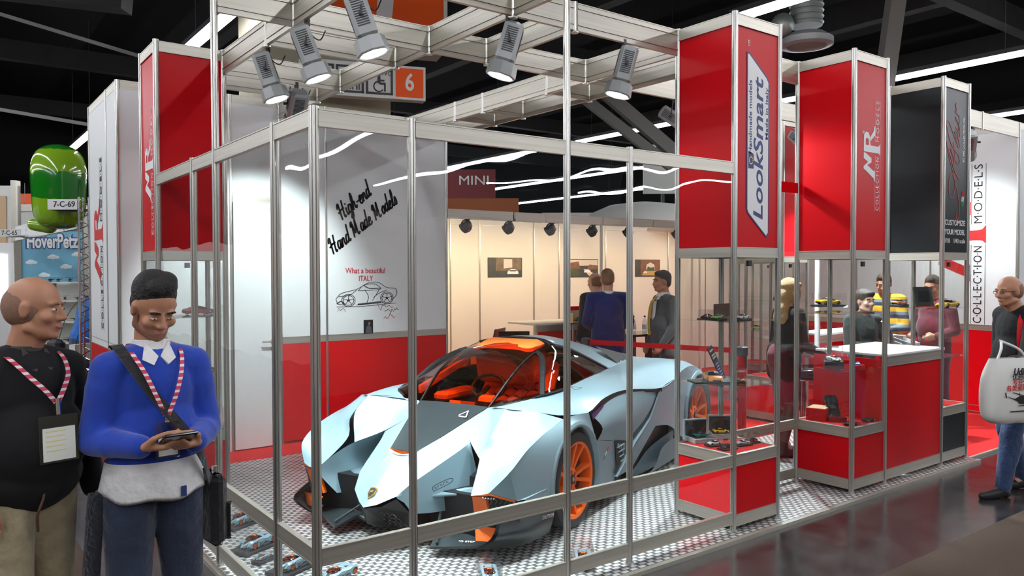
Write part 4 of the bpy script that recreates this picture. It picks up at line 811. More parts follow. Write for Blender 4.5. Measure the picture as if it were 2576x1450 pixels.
    b = MB(); b.m('seat_orange'); b.prism([(-0.02, 0.76), (0.16, 0.72), (0.20, 0.76), (0.0, 0.80)], 1, 0.02, 0.12); b.prism([(0.05, 0.80), (0.14, 0.80), (0.12, 0.84), (0.06, 0.83)], 1, -0.22, -0.10); b.prism([(0.15, 0.80), (0.85, 0.98), (0.85, 1.03), (0.15, 0.86)], 1, 0.50, 0.53); b.bbox(0.30, 0.75, 0.36, 0.50, 0.72, 0.79, 0.02); b.bbox(0.45, 0.80, -0.52, -0.42, 0.72, 0.80, 0.02)
    b.m('car_black').bbox(-0.02, 0.9, -0.56, 0.56, 0.45, 0.70, 0.02); b.bbox(1.0, 1.3, -0.5, 0.5, 0.5, 1.02, 0.02); b.build('dashboard', None, t)
    b = MB(); ring = [(0.36+0.05*math.cos(k*0.5236), 0.15*math.cos(k*0.5236+1.57), 0.86+0.09*math.sin(k*0.5236+1.57)) for k in range(13)]; b.tube(ring, 0.014, 6); b.cyl((0.36, 0, 0.86), (0.22, 0, 0.80), 0.02); b.build('steering_wheel', 'car_black', t)
    # dark slits, intakes and vents
    b = MB(); m0 = b.mark(); b.smooth = True
    b.loft([[(0.64, -0.712, 0.880), (0.95, -0.872, 0.822), (1.60, -0.990, 0.748)], [(0.68, -0.73, 0.862), (0.96, -0.880, 0.800), (1.60, -0.990, 0.728)]], 10, 2)
    b.loft([[(0.262, -0.918, 0.752), (0.562, -0.912, 0.822), (0.951, -0.922, 0.826), (1.585, -0.98, 0.748)], [(0.30, -0.922, 0.690), (0.562, -0.912, 0.778), (0.951, -0.920, 0.800), (1.585, -0.98, 0.735)]], 14, 3)
    b.loft([[(1.579, -0.975, 0.735), (1.329, -0.972, 0.539), (0.968, -0.962, 0.413), (0.67, -0.945, 0.21)], [(1.54, -0.972, 0.738), (1.27, -0.972, 0.555), (0.93, -0.962, 0.44), (0.64, -0.942, 0.24)]], 12, 2)
    b.smooth = False
    b.poly([(0.66, -0.945, 0.480), (0.94, -0.960, 0.425), (0.70, -0.945, 0.225)])
    b.prism([(1.419, 0.455), (1.93, 0.385), (1.95, 0.25), (1.40, 0.20), (1.0, 0.15)], 1, -0.93, -0.90)
    b.poly([(1.55, -0.385, 1.098), (1.95, -0.46, 1.005), (2.28, -0.46, 0.962), (1.95, -0.56, 0.955), (1.62, -0.57, 0.945)]); 
    b.mirror_y(m0); b.build('intake_recesses', 'black', t)
    b = MB(); m0 = b.mark()
    for k in range(6): b.box(0.70+k*0.032, 0.71+k*0.032, -0.955, -0.945, 0.43-k*0.008-0.02*k, 0.445-k*0.006)
    for k in range(4): b.tube([(0.685+k*0.02, -0.952, 0.42-k*0.04), (0.80-k*0.006, -0.962, 0.43-k*0.04)], 0.006, 5)
    b.mirror_y(m0); b.build('side_vent_fins', 'paint', t)
    mat('mirror_violet', (0.20, 0.12, 0.42), 0.2, 0.6)
    b = MB(); m0 = b.mark(); b.add([(0.272, -0.926, 0.735), (0.30, -0.926, 0.697), (0.50, -0.919, 0.760), (0.50, -0.919, 0.785)], [(0, 1, 2, 3)]); b.mirror_y(m0); b.build('mirror_screen', 'mirror_violet', t)
    # scuttle louvres on both sides of the windscreen foot
    b = MB(); m0 = b.mark(); b.smooth = True
    b.loft([[(-0.10, -0.40, 0.835), (0.10, -0.52, 0.871), (0.42, -0.595, 0.889)], [(-0.12, -0.44, 0.834), (0.02, -0.60, 0.868), (0.42, -0.66, 0.882)]], 8, 3); b.mirror_y(m0); b.build('scuttle_louvre', 'car_black', t)
    # front splitter with its W-shaped edge, and the upright end blades
    b = MB(); pl = [(-0.74, 0, 0.070), (-0.815, 0.175, 0.068), (-0.80, 0.33, 0.105), (-0.965, 0.39, 0.062), (-0.845, 0.60, 0.066), (-0.79, 0.70, 0.070), (-0.42, 0.92, 0.075), (-0.42, 0, 0.075)]
    full = pl[:-1] + [(x, -y, z) for x, y, z in pl[::-1] if y > 0]; n = len(full)
    b.add([(x, y, z+0.006) for x, y, z in full] + [(x, y, z-0.010) for x, y, z in full], [tuple(range(n)), tuple(range(2*n-1, n-1, -1))] + [(i, n+i, n+(i+1) % n, (i+1) % n) for i in range(n)]); b.build('front_splitter', 'carbon', t)
    b = MB(); m0 = b.mark(); b.smooth = True; b.loft([[(-0.803, -0.81, 0.262), (-0.60, -0.90, 0.245), (-0.338, -0.945, 0.222)], [(-0.91, -0.83, 0.175), (-0.66, -0.925, 0.165), (-0.40, -0.955, 0.165)], [(-0.85, -0.67, 0.062), (-0.66, -0.86, 0.062), (-0.42, -0.94, 0.090)]], 10, 8)
    b.loft([[(-0.803, -0.79, 0.262), (-0.60, -0.88, 0.245), (-0.338, -0.925, 0.222)], [(-0.90, -0.80, 0.175), (-0.66, -0.90, 0.165), (-0.40, -0.93, 0.165)], [(-0.84, -0.65, 0.062), (-0.66, -0.84, 0.062), (-0.42, -0.92, 0.090)]], 10, 8); b.mirror_y(m0); b.build('splitter_blade', 'carbon', t, merge=0.001)
    b = MB(); m0 = b.mark(); b.tube([(-0.93, -0.42, 0.085), (-0.78, -0.33, 0.17), (-0.66, -0.27, 0.25)], 0.010, 6); b.mirror_y(m0); b.build('splitter_stay', 'carbon', t)
    # headlight mouths: orange cheek, dark mesh, lamp row
    b = MB(); m0 = b.mark(); b.add([(-0.876, -0.645, 0.398), (-0.872, -0.735, 0.400), (-0.80, -0.74, 0.22), (-0.82, -0.63, 0.22), (-0.84, -0.645, 0.398), (-0.84, -0.735, 0.40), (-0.76, -0.74, 0.22), (-0.78, -0.63, 0.22)], [(0, 1, 2, 3), (7, 6, 5, 4), (0, 3, 7, 4), (1, 5, 6, 2)])
    b.poly([(-0.82, -0.63, 0.20), (-0.80, -0.83, 0.20), (-0.82, -0.78, 0.12), (-0.86, -0.66, 0.12)])
    b.tube([(-0.875, -0.70, 0.408), (-0.862, -0.765, 0.418), (-0.745, -0.872, 0.362)], 0.006, 5); b.mirror_y(m0); b.build('headlight_surround', 'orange', t)
    b = MB(); m0 = b.mark(); b.poly([(-0.845, -0.735, 0.405), (-0.725, -0.885, 0.362), (-0.70, -0.88, 0.20), (-0.79, -0.74, 0.20)]); b.poly([(-1.118, 0, 0.288), (-1.06, -0.085, 0.295), (-1.012, -0.168, 0.345), (-0.93, -0.21, 0.24), (-0.86, -0.20, 0.085), (-0.84, 0, 0.085)]); b.mirror_y(m0); b.build('mesh_grille', 'car_black', t)
    b = MB(); m0 = b.mark()
    for i in range(6):
        for j in range(3):
            c_ = Vector((-0.838+0.018*j+0.02*i-0.012, -0.755-0.022*i, 0.37-0.05*j)); b.tube([c_+Vector((0, 0, 0.018)), c_+Vector((0.012, -0.012, 0.0)), c_+Vector((0, 0, -0.018))], 0.003, 4)
    for i in range(4):
        for j in range(3): c_ = Vector((-1.02+0.055*j, -0.02-0.045*i, 0.232-0.045*j)); b.tube([c_+Vector((0, 0.02, 0.012)), c_+Vector((-0.004, 0, 0.016)), c_+Vector((0, -0.02, 0.0)), c_+Vector((0.01, 0, -0.012))], 0.0025, 4)
    b.mirror_y(m0); b.build('grille_cells', 'dark_grey', t)
    b = MB(); m0 = b.mark()
    for i in range(5): b.ell((-0.872+0.004*i, -0.722-0.017*i, 0.396), (0.008, 0.007, 0.007), 8, 6)
    b.mirror_y(m0); b.build('headlamp_row', 'chrome', t)
    # bull-shield badge on the nose, warning marks
    Mn = plane_matrix((-1.045, 0, 0.367), (0, -1, 0), (0.74, 0, 0.67))
    shapes([[(-0.028, 0.035), (0.0, 0.042), (0.028, 0.035), (0.026, -0.01), (0, -0.045), (-0.026, -0.01)]], 'gold', Mn, 'badge', t, 0.008); shapes([[(-0.021, 0.028), (0.0, 0.034), (0.021, 0.028), (0.019, -0.008), (0, -0.036), (-0.019, -0.008)]], 'black', Mn, 'badge_field', t, 0.010)
    shapes([[(-0.013, -0.012), (-0.006, -0.002), (0.006, 0.0), (0.014, 0.012), (0.008, 0.018), (-0.004, 0.012), (-0.014, 0.008)]], 'gold', Mn, 'bull', t, 0.012)
    text('NO STEP', 'offwhite', plane_matrix((-0.80, -0.545, 0.0775), (0.42, -0.90, 0), (0.9, 0.42, 0.0)), 0.034, width=0.12, parent=t, bold=0.02)
    text('NO STEP', 'offwhite', plane_matrix((-0.80, 0.545, 0.0775), (-0.42, -0.90, 0), (0.9, -0.42, 0.0)), 0.034, width=0.12, parent=t, bold=0.02)
    text('CAUTION', 'grey_ink', plane_matrix((-0.46, -0.949, 0.205), (0.95, -0.2, -0.05), (0.06, -0.1, 0.99)) @ Matrix.Translation((0, 0, 0.002)), 0.035, width=0.11, parent=t, bold=0.01)
    tri = [[(-0.028, -0.025), (0.028, -0.025), (0.0, 0.03)]]
    for q in ((-0.26, -0.02, 0.767), ):
        Mx = plane_matrix((-0.27, -0.19, 0.755), (-0.25, -0.97, 0), (0.9, -0.15, 0.38)); strokes([[(-0.045, -0.03), (0.045, -0.03)], [(0.045, -0.03), (0.0, 0.045)], [(0.0, 0.045), (-0.045, -0.03)]], 'offwhite', Mx @ Matrix.Translation((0, 0, 0.006)), 0.010, 'warning_triangle', t)
    Mx = plane_matrix((0.46, -0.70, 0.878), (0.95, -0.1, 0.05), (0.1, 0.95, 0.15)); strokes([[(-0.05, -0.035), (0.05, -0.035)], [(0.05, -0.035), (0.0, 0.04)], [(0.0, 0.04), (-0.05, -0.035)]], 'dark_grey', Mx @ Matrix.Translation((0, 0, 0.012)), 0.004, 'warning_triangle', t)
    Mx = plane_matrix((0.47, -0.952, 0.42), (0.75, 0, 0.62), (-0.62, 0, 0.75)); shapes([[(-0.06, -0.008), (-0.02, -0.008), (-0.02, 0.008), (-0.06, 0.008)]], 'green_ink', Mx, 'tricolour_mark', t); shapes([[(-0.02, -0.008), (0.02, -0.008), (0.02, 0.008), (-0.02, 0.008)]], 'white', Mx, 'tricolour_mark', t); shapes([[(0.02, -0.008), (0.06, -0.008), (0.06, 0.008), (0.02, 0.008)]], 'red_ink', Mx, 'tricolour_mark', t)
    Mx = plane_matrix((-0.73, -0.318, 0.39), (0.86, -0.42, 0.28), (-0.25, 0.12, 0.96)); strokes([[(-0.07, -0.015), (0.06, -0.015), (0.085, 0.0), (0.06, 0.015), (-0.07, 0.015), (-0.07, -0.015)]], 'dark_grey', Mx @ Matrix.Translation((0, 0, 0.005)), 0.004, 'arrow_mark', t); strokes([[(-0.055+0.022*k, -0.006), (-0.055+0.022*k, 0.007), (-0.043+0.022*k, 0.007 if k % 2 else -0.006)] for k in range(5)], 'dark_grey', Mx @ Matrix.Translation((0, 0, 0.005)), 0.003, 'arrow_lettering', t)
    # wheels
    def wheel(x, y, r, wd, side, rim):
        w_ = bpy.data.objects.new('wheel', None); col.objects.link(w_); w_.parent = t; w_.location = (x, y, r); A = Matrix.Rotation(R(90)*side, 4, 'X')
        prof = [(rim*0.96, -wd), (r*0.93, -wd*0.98), (r, -wd*0.86), (r, -wd*0.14), (r*0.975, -wd*0.05), (r*0.90, 0.0), (rim*1.02, -0.002), (rim*0.98, -0.02)]
        q = MB(); q.smooth = True; q.lathe([(a, -c) for a, c in [(p[0], p[1]) for p in prof]], n=48, M=A @ Matrix.Scale(-1, 4, (0, 0, 1)), cap=False); q.build('tyre', 'rubber', w_, angle=35)
        q = MB(); q.lathe([(rim*0.90, -0.09), (rim*0.93, -0.012), (rim*1.005, -0.004), (rim*1.005, -0.02), (rim*0.97, -0.12)], n=48, M=A, cap=False)
        for k in range(5):
            for s in (-1, 1):
                a0 = k*math.tau/5; e = a0 + s*0.235; c0 = a0 + s*0.20
                def pp(a_, rr_, z_): return A @ Vector((rr_*math.cos(a_), rr_*math.sin(a_), z_))
                w0, w1 = 0.16, 0.055
                ring0 = [pp(c0-w0, rim*0.28, -0.045), pp(c0+w0, rim*0.28, -0.045), pp(c0+w0, rim*0.28, -0.085), pp(c0-w0, rim*0.28, -0.085)]
                ring1 = [pp(e-w1*1.3, rim*0.66, -0.030), pp(e+w1*1.3, rim*0.66, -0.030), pp(e+w1*1.3, rim*0.66, -0.08), pp(e-w1*1.3, rim*0.66, -0.08)]
                ring2 = [pp(e-w1, rim*0.95, -0.010), pp(e+w1, rim*0.95, -0.010), pp(e+w1, rim*0.95, -0.07), pp(e-w1, rim*0.95, -0.07)]
                vs = ring0+ring1+ring2; q.add(vs, [(i+4*j, (i+1) % 4+4*j, (i+1) % 4+4*j+4, i+4*j+4) for j in range(2) for i in range(4)])
        q.lathe([(rim*0.33, -0.09), (rim*0.33, -0.052), (rim*0.28, -0.040), (rim*0.13, -0.040), (rim*0.12, -0.05)], n=30, M=A); q.build('rim', 'orange', w_, angle=30)
        q = MB()
        for k in range(5): c_ = A @ Vector((rim*0.21*math.cos(k*math.tau/5+0.6), rim*0.21*math.sin(k*math.tau/5+0.6), -0.036)); q.cyl(c_, A @ Vector((rim*0.21*math.cos(k*math.tau/5+0.6), rim*0.21*math.sin(k*math.tau/5+0.6), -0.048)), 0.013, n=10)
        q.build('wheel_bolts', 'red_ink', w_)
        q = MB(); q.lathe([(0.034, -0.05), (0.034, -0.032), (0.026, -0.030)], n=20, M=A); q.build('hub_cap', 'black', w_); q = MB(); q.lathe([(0.017, -0.031), (0.014, -0.028)], n=5, M=A); q.build('hub_emblem', 'gold', w_)
        q = MB(); q.lathe([(rim*0.72, -0.15), (rim*0.72, -0.12), (0.05, -0.12)], n=30, M=A); q.lathe([(rim*0.9, -0.17), (rim*0.9, -0.165)], n=30, M=A); q.build('brake_disc', 'dark_grey', w_)
        q = MB(); q.prism([(rim*0.74*math.cos(a), rim*0.74*math.sin(a)) for a in np.linspace(-0.5, 0.6, 6)]+[(rim*0.42*math.cos(a), rim*0.42*math.sin(a)) for a in np.linspace(0.6, -0.5, 6)], 2, -0.135, -0.075); q.xf(A); q.build('brake_caliper', 'car_black', w_)
    for s in (-1, 1):
        wheel(0.0, s*0.94, 0.330, 0.26, -s, 0.262); wheel(2.6, s*1.015, 0.365, 0.32, -s, 0.285)
    return t
CAR = build_car()
# ------------------------------------------------------------------ people
def skin_mat(name, c): return mat(name, c, 0.5, bump=(160, 0.05), noise=(18, 0.12))
skin_mat('skin_fair', (0.58, 0.31, 0.21)); skin_mat('skin_tan', (0.50, 0.24, 0.14)); skin_mat('skin_pale', (0.66, 0.42, 0.32))
mat('stubble', (0.29, 0.145, 0.09), 0.8, noise=(250, 0.4)); mat('hair_black', (0.010, 0.008, 0.007), 0.55, bump=(120, 0.9)); mat('hair_brown', (0.05, 0.03, 0.02), 0.5, bump=(220, 0.6)); mat('hair_grey', (0.09, 0.085, 0.08), 0.6, bump=(220, 0.6), noise=(60, 0.5)); mat('hair_shaved', (0.27, 0.15, 0.10), 0.8, noise=(150, 0.4)); mat('hair_blond', (0.52, 0.33, 0.12), 0.45, bump=(150, 0.8), noise=(40, 0.3)); mat('hair_ginger', (0.22, 0.11, 0.05), 0.6, noise=(100, 0.3))
def cloth(name, c, sc=5, st=0.32, rough=0.9, sheen=0.3): return mat(name, c, rough, bump=(sc, st), noise=(sc*1.3, 0.35), sheen=sheen, bd=0.06)
cloth('blue_wool', (0.012, 0.055, 0.42)); cloth('black_wool', (0.006, 0.006, 0.007), sheen=0.0); cloth('denim', (0.030, 0.060, 0.15), 7, 0.7); cloth('dark_denim', (0.016, 0.026, 0.055), 7, 0.7); cloth('khaki', (0.36, 0.30, 0.18), 7, 0.7); cloth('white_cotton', (0.78, 0.78, 0.74), 9, 0.5)
cloth('navy_suit', (0.012, 0.022, 0.13), 6, 0.4); cloth('grey_suit', (0.055, 0.06, 0.062), 6, 0.4); cloth('charcoal_suit', (0.02, 0.022, 0.026), 6, 0.4); cloth('royal_jersey', (0.02, 0.16, 0.55), 7, 0.6); cloth('burgundy_knit', (0.13, 0.012, 0.025)); cloth('burgundy_skirt', (0.20, 0.012, 0.03)); cloth('dark_green_coat', (0.018, 0.028, 0.027)); cloth('grey_shirt', (0.05, 0.042, 0.036)); cloth('black_fabric', (0.008, 0.008, 0.009), 12, 0.4, 0.8); cloth('scarf_knit', (0.012, 0.016, 0.03), 60, 0.6); mat('stocking', (0.10, 0.055, 0.04), 0.5); mat('shoe_black', (0.012, 0.012, 0.013), 0.45); mat('shoe_brown', (0.10, 0.05, 0.03), 0.6); mat('eye_white', (0.75, 0.72, 0.68), 0.2); mat('eye_dark', (0.02, 0.012, 0.008), 0.15); mat('lip', (0.40, 0.15, 0.12), 0.5)
def stripes_mat():
    m = mat('striped_knit', (0.7, 0.4, 0.03), 0.9); N, L = nodes_of(m); nt = m.node_tree
    tc = nt.nodes.new('ShaderNodeTexCoord'); sp = nt.nodes.new('ShaderNodeSeparateXYZ'); a = nt.nodes.new('ShaderNodeMath'); a.operation = 'MULTIPLY'; a.inputs[1].default_value = 7.0; f = nt.nodes.new('ShaderNodeMath'); f.operation = 'FRACT'
    rp = nt.nodes.new('ShaderNodeValToRGB'); rp.color_ramp.interpolation = 'CONSTANT'; e = rp.color_ramp.elements
    e[0].color = (0.75, 0.42, 0.03, 1); e[1].position = 0.45; e[1].color = (0.03, 0.035, 0.07, 1); x = e.new(0.75); x.color = (0.16, 0.20, 0.24, 1)
    L.new(tc.outputs['Object'], sp.inputs[0]); L.new(sp.outputs[2], a.inputs[0]); L.new(a.outputs[0], f.inputs[0]); L.new(f.outputs[0], rp.inputs[0]); L.new(rp.outputs[0], N['Principled BSDF'].inputs['Base Color'])
stripes_mat()
def lanyard_mat():
    m = mat('lanyard_band', (0.6, 0.05, 0.12), 0.6); N, L = nodes_of(m); nt = m.node_tree
    tc = nt.nodes.new('ShaderNodeTexCoord'); sp = nt.nodes.new('ShaderNodeSeparateXYZ'); a = nt.nodes.new('ShaderNodeMath'); a.operation = 'MULTIPLY'; a.inputs[1].default_value = 42.0; f = nt.nodes.new('ShaderNodeMath'); f.operation = 'FRACT'
    rp = nt.nodes.new('ShaderNodeValToRGB'); rp.color_ramp.interpolation = 'CONSTANT'; e = rp.color_ramp.elements; e[0].color = (0.62, 0.04, 0.10, 1); e[1].position = 0.6; e[1].color = (0.80, 0.72, 0.72, 1)
    L.new(tc.outputs['Object'], sp.inputs[0]); L.new(sp.outputs[2], a.inputs[0]); L.new(a.outputs[0], f.inputs[0]); L.new(f.outputs[0], rp.inputs[0]); L.new(rp.outputs[0], N['Principled BSDF'].inputs['Base Color'])
lanyard_mat()
V3 = Vector
def head_matrix(pos, yaw=0, pitch=0, roll=0): return Matrix.Translation(pos) @ Matrix.Rotation(R(yaw), 4, 'Z') @ Matrix.Rotation(R(pitch), 4, 'Y') @ Matrix.Rotation(R(roll), 4, 'X')
def add_head(mb, H, neck_base, neck_r=0.056, female=False, fat=0.0, s=1.0):
    def E(c, r, n=16, k=12): mb.ell(H @ V3(c), [q*s for q in r], n, k, H.to_3x3().to_4x4())
    def C(p, r0, q, r1): mb.cone(H @ V3(p), r0*s, H @ V3(q), r1*s, 10)
    E((-0.014, 0, 0.030), (0.098, 0.078, 0.092)); E((-0.045, 0, 0.0), (0.068, 0.070, 0.075)); E((0.028, 0, -0.030), (0.060, 0.060+fat*0.5, 0.088)); E((0.030, 0, -0.078), (0.050, 0.052+fat, 0.040+fat)); E((0.066, 0, -0.098), (0.020, 0.022+fat*0.6, 0.017))
    C((0.083, 0, 0.012), 0.0085, (0.106, 0, -0.030), 0.0115); 
    for y in (-1, 1):
        E((0.096, y*0.013, -0.034), (0.011, 0.009, 0.009)); E((0.060, y*0.040, -0.028), (0.026, 0.026, 0.024)); E((0.075, y*0.030, 0.021), (0.014, 0.022, 0.008)); E((-0.008, y*0.079, -0.006), (0.019, 0.007, 0.032)); E((-0.004, y*0.082, 0.012), (0.017, 0.006, 0.014))
        E((0.074, y*0.030, -0.001), (0.012, 0.016, 0.008))
        C((0.0, y*0.052, -0.070), 0.022, (0.060, y*0.018, -0.095), 0.018)
    E((0.084, 0, -0.060), (0.012, 0.022, 0.006)); E((0.082, 0, -0.072), (0.012, 0.019, 0.007)); E((0.070, 0, -0.064), (0.018, 0.030, 0.020))
    nb = V3(neck_base); top = H @ V3((-0.022, 0, -0.06)); mb.cone(nb, neck_r*1.12, top, neck_r); mb.cone(nb + V3((0.01, 0, 0)), neck_r, H @ V3((0.005, 0, -0.075)), neck_r*0.85)
def add_hand(mb, wr, d, palm, thumb_side, curl=0.5, s=1.0, spread=0.0):
    """wr wrist, d direction to the fingertips, palm normal of the palm, thumb_side unit-ish vector"""
    d = V3(d).normalized(); n = V3(palm); n = (n - d*n.dot(d)).normalized(); t = V3(thumb_side); t = (t - d*t.dot(d) - n*t.dot(n)).normalized(); wr = V3(wr)
    P = lambda a, b, c: wr + d*(a*s) + t*(b*s) + n*(c*s)
    for b, l in ((0.030, 0.082), (0.010, 0.086), (-0.011, 0.083), (-0.031, 0.076)): mb.cone(P(0.006, b*0.6, 0), 0.019*s, P(l, b, 0), 0.0125*s, 10)
    for b, l, c in ((0.031, 0.072, 0.0), (0.0105, 0.082, 0.05), (-0.0105, 0.076, 0.1), (-0.031, 0.058, 0.2)):
        p = P(0.086 if abs(b) < 0.02 else 0.080, b, 0.002); a = R(18+70*(curl+c*0.4)); seg = (0.46, 0.31, 0.23); ang = a*0.55; r = 0.0092
        for k, q in enumerate(seg):
            e = p + (d*math.cos(ang) + n*math.sin(ang) + t*(spread*b*6))*(l*q*s); mb.cone(p, (r-0.0008*k)*s, e, (r-0.0008*(k+1))*s, 9); p = e; ang += a*(0.75 if k == 0 else 0.5)
    p = P(0.022, 0.026, 0.006); q = P(0.052, 0.056, 0.020+0.018*curl); e = P(0.080, 0.058-0.022*curl, 0.030+0.028*curl); f = P(0.102, 0.050-0.035*curl, 0.036+0.034*curl)
    mb.cone(p, 0.017*s, q, 0.0125*s, 10); mb.cone(q, 0.0118*s, e, 0.0102*s, 10); mb.cone(e, 0.0102*s, f, 0.0082*s, 10)
def torso(mb, J, k=1.0, belly=0.0, g=0.0, hem=None):
    pel, ch, nk = V3(J['pelvis']), V3(J['chest']), V3(J['neck']); mid = (pel+ch)/2
    up = (ch-pel).normalized(); lat = (V3(J['shL'])-V3(J['shR'])).normalized(); fw = lat.cross(up); M = Matrix((( fw.x, lat.x, up.x, 0), (fw.y, lat.y, up.y, 0), (fw.z, lat.z, up.z, 0), (0, 0, 0, 1)))
    E = lambda c, r: mb.ell(c, [q+g for q in r], 18, 14, M)
    E(ch + up*0.02, (0.116*k, 0.158*k, 0.19)); E(ch + up*0.10, (0.092*k, 0.150*k, 0.10)); E(mid + fw*(0.01+belly*0.5), (0.112*k+belly, 0.150*k+belly*0.6, 0.19)); E(pel + up*0.03 + fw*belly*0.2, (0.120*k+belly*0.3, 0.165*k+belly*0.3, 0.13))
    for s in 'LR': mb.cone(ch + up*0.10 + (V3(J['sh'+s])-ch)*0.25, 0.070*k+g, V3(J['sh'+s]), 0.055*k+g, 14); mb.cone(nk + up*(-0.075), 0.050*k+g, V3(J['sh'+s]) + up*0.0, 0.045*k+g, 14)
    mb.cone(ch+up*0.1, 0.10*k+g, nk + up*(-0.05), 0.058*k+g*0.8, 14)
def arm(mb, J, s, r=(0.056, 0.044, 0.038, 0.031), g=0.0, end=1.0):
    a, e, w_ = V3(J['sh'+s]), V3(J['el'+s]), V3(J['wr'+s]); mb.cone(a, r[0]+g, e, r[1]+g, 14); mb.cone(e, r[1]+g, e+(w_-e)*end, r[3]+g, 14); mb.cone(a+(e-a)*0.25, r[0]*1.02+g, a+(e-a)*0.6, r[1]*1.1+g, 12); mb.cone(e, r[1]+g, e+(w_-e)*0.4, r[2]*1.1+g, 12)
def leg(mb, J, s, r=(0.092, 0.062, 0.058, 0.042), g=0.0, end=1.0):
    h, k, a = V3(J['hip'+s]), V3(J['kn'+s]), V3(J['an'+s]); mb.cone(h, r[0]+g, k, r[1]+g, 16); mb.cone(k, r[1]+g, k+(a-k)*end, r[3]+g, 16); mb.cone(k+V3((-0.02, 0, -0.05)), r[2]+g, k+(a-k)*0.5+V3((-0.012, 0, 0)), r[2]*0.9+g, 14)
def shoe(p, an, toe, m, par, heel=0.0):
    an, toe = V3(an), V3(toe); mb = MB(); d = (toe-an); d.z = 0; d.normalize(); z0 = toe.z
    mb.cone((an.x-d.x*0.03, an.y-d.y*0.03, z0+0.036+heel), 0.036, an + d*0.04 + V3((0, 0, z0+0.05-an.z)), 0.04); mb.cone(an + d*0.02 + V3((0, 0, z0+0.045+heel-an.z)), 0.042, (toe.x-d.x*0.04, toe.y-d.y*0.04, z0+0.026), 0.030); mb.cone((an.x+d.x*0.07, an.y+d.y*0.07, z0+0.03), 0.04, (toe.x-d.x*0.03, toe.y-d.y*0.03, z0+0.024), 0.032)
    mb.cone(an, 0.042, (an.x, an.y, z0+0.05+heel), 0.044)
    o = remesh('shoe', mb, m, par, 0.008, 4); me = o.data
    for v in me.vertices:
        if v.co.z < z0+0.004: v.co.z = z0
    return o
def stand_joints(**k):
    J = dict(pelvis=(0, 0, 0.96), chest=(0.0, 0, 1.28), neck=(-0.01, 0, 1.475), shL=(0, 0.168, 1.42), shR=(0, -0.168, 1.42), elL=(-0.02, 0.22, 1.13), elR=(-0.02, -0.22, 1.13), wrL=(0.06, 0.23, 0.88), wrR=(0.06, -0.23, 0.88), hipL=(0, 0.09, 0.92), hipR=(0, -0.09, 0.92), knL=(0.02, 0.10, 0.50), knR=(0.02, -0.10, 0.50), anL=(-0.02, 0.11, 0.09), anR=(-0.02, -0.11, 0.09), toeL=(0.19, 0.14, 0.0), toeR=(0.19, -0.14, 0.0), head=(0.01, 0, 1.635), hyaw=0, hpitch=0)
    J.update(k); return J
HAIRS = {
 'short': [((-0.024, 0, 0.050), (0.100, 0.083, 0.090)), ((-0.056, 0, 0.0), (0.064, 0.073, 0.078)), ((0.035, 0, 0.095), (0.050, 0.058, 0.034)), ((-0.02, 0.062, 0.03), (0.04, 0.022, 0.045)), ((-0.02, -0.062, 0.03), (0.04, 0.022, 0.045))],
 'thick': [((-0.030, 0, 0.060), (0.100, 0.083, 0.088)), ((-0.056, 0, 0.005), (0.064, 0.074, 0.078)), ((0.022, 0.012, 0.112), (0.050, 0.050, 0.034)), ((0.030, -0.022, 0.108), (0.046, 0.036, 0.030)), ((0.0, 0.03, 0.132), (0.05, 0.035, 0.022)), ((-0.026, 0.066, 0.020), (0.024, 0.017, 0.050)), ((-0.026, -0.066, 0.020), (0.024, 0.017, 0.050))],
 'fringe': [((-0.026, 0, 0.010), (0.069+0.03, 0.0815, 0.092)), ((-0.05, 0, -0.012), (0.066, 0.0725, 0.062))],
 'bob': [((-0.024, 0, 0.048), (0.106, 0.090, 0.092)), ((-0.055, 0, -0.02), (0.070, 0.086, 0.10)), ((0.045, 0.02, 0.080), (0.046, 0.062, 0.036))],
 'long': [((-0.022, 0, 0.048), (0.106, 0.090, 0.092)), ((-0.055, 0, -0.04), (0.070, 0.088, 0.13)), ((-0.06, 0, -0.16), (0.055, 0.095, 0.11)), ((0.03, 0.055, -0.03), (0.045, 0.035, 0.10)), ((0.03, -0.055, -0.03), (0.045, 0.035, 0.10)), ((-0.04, 0.06, -0.24), (0.05, 0.05, 0.10)), ((-0.04, -0.06, -0.24), (0.05, 0.05, 0.10)), ((0.05, 0.0, 0.085), (0.045, 0.062, 0.03))],
}
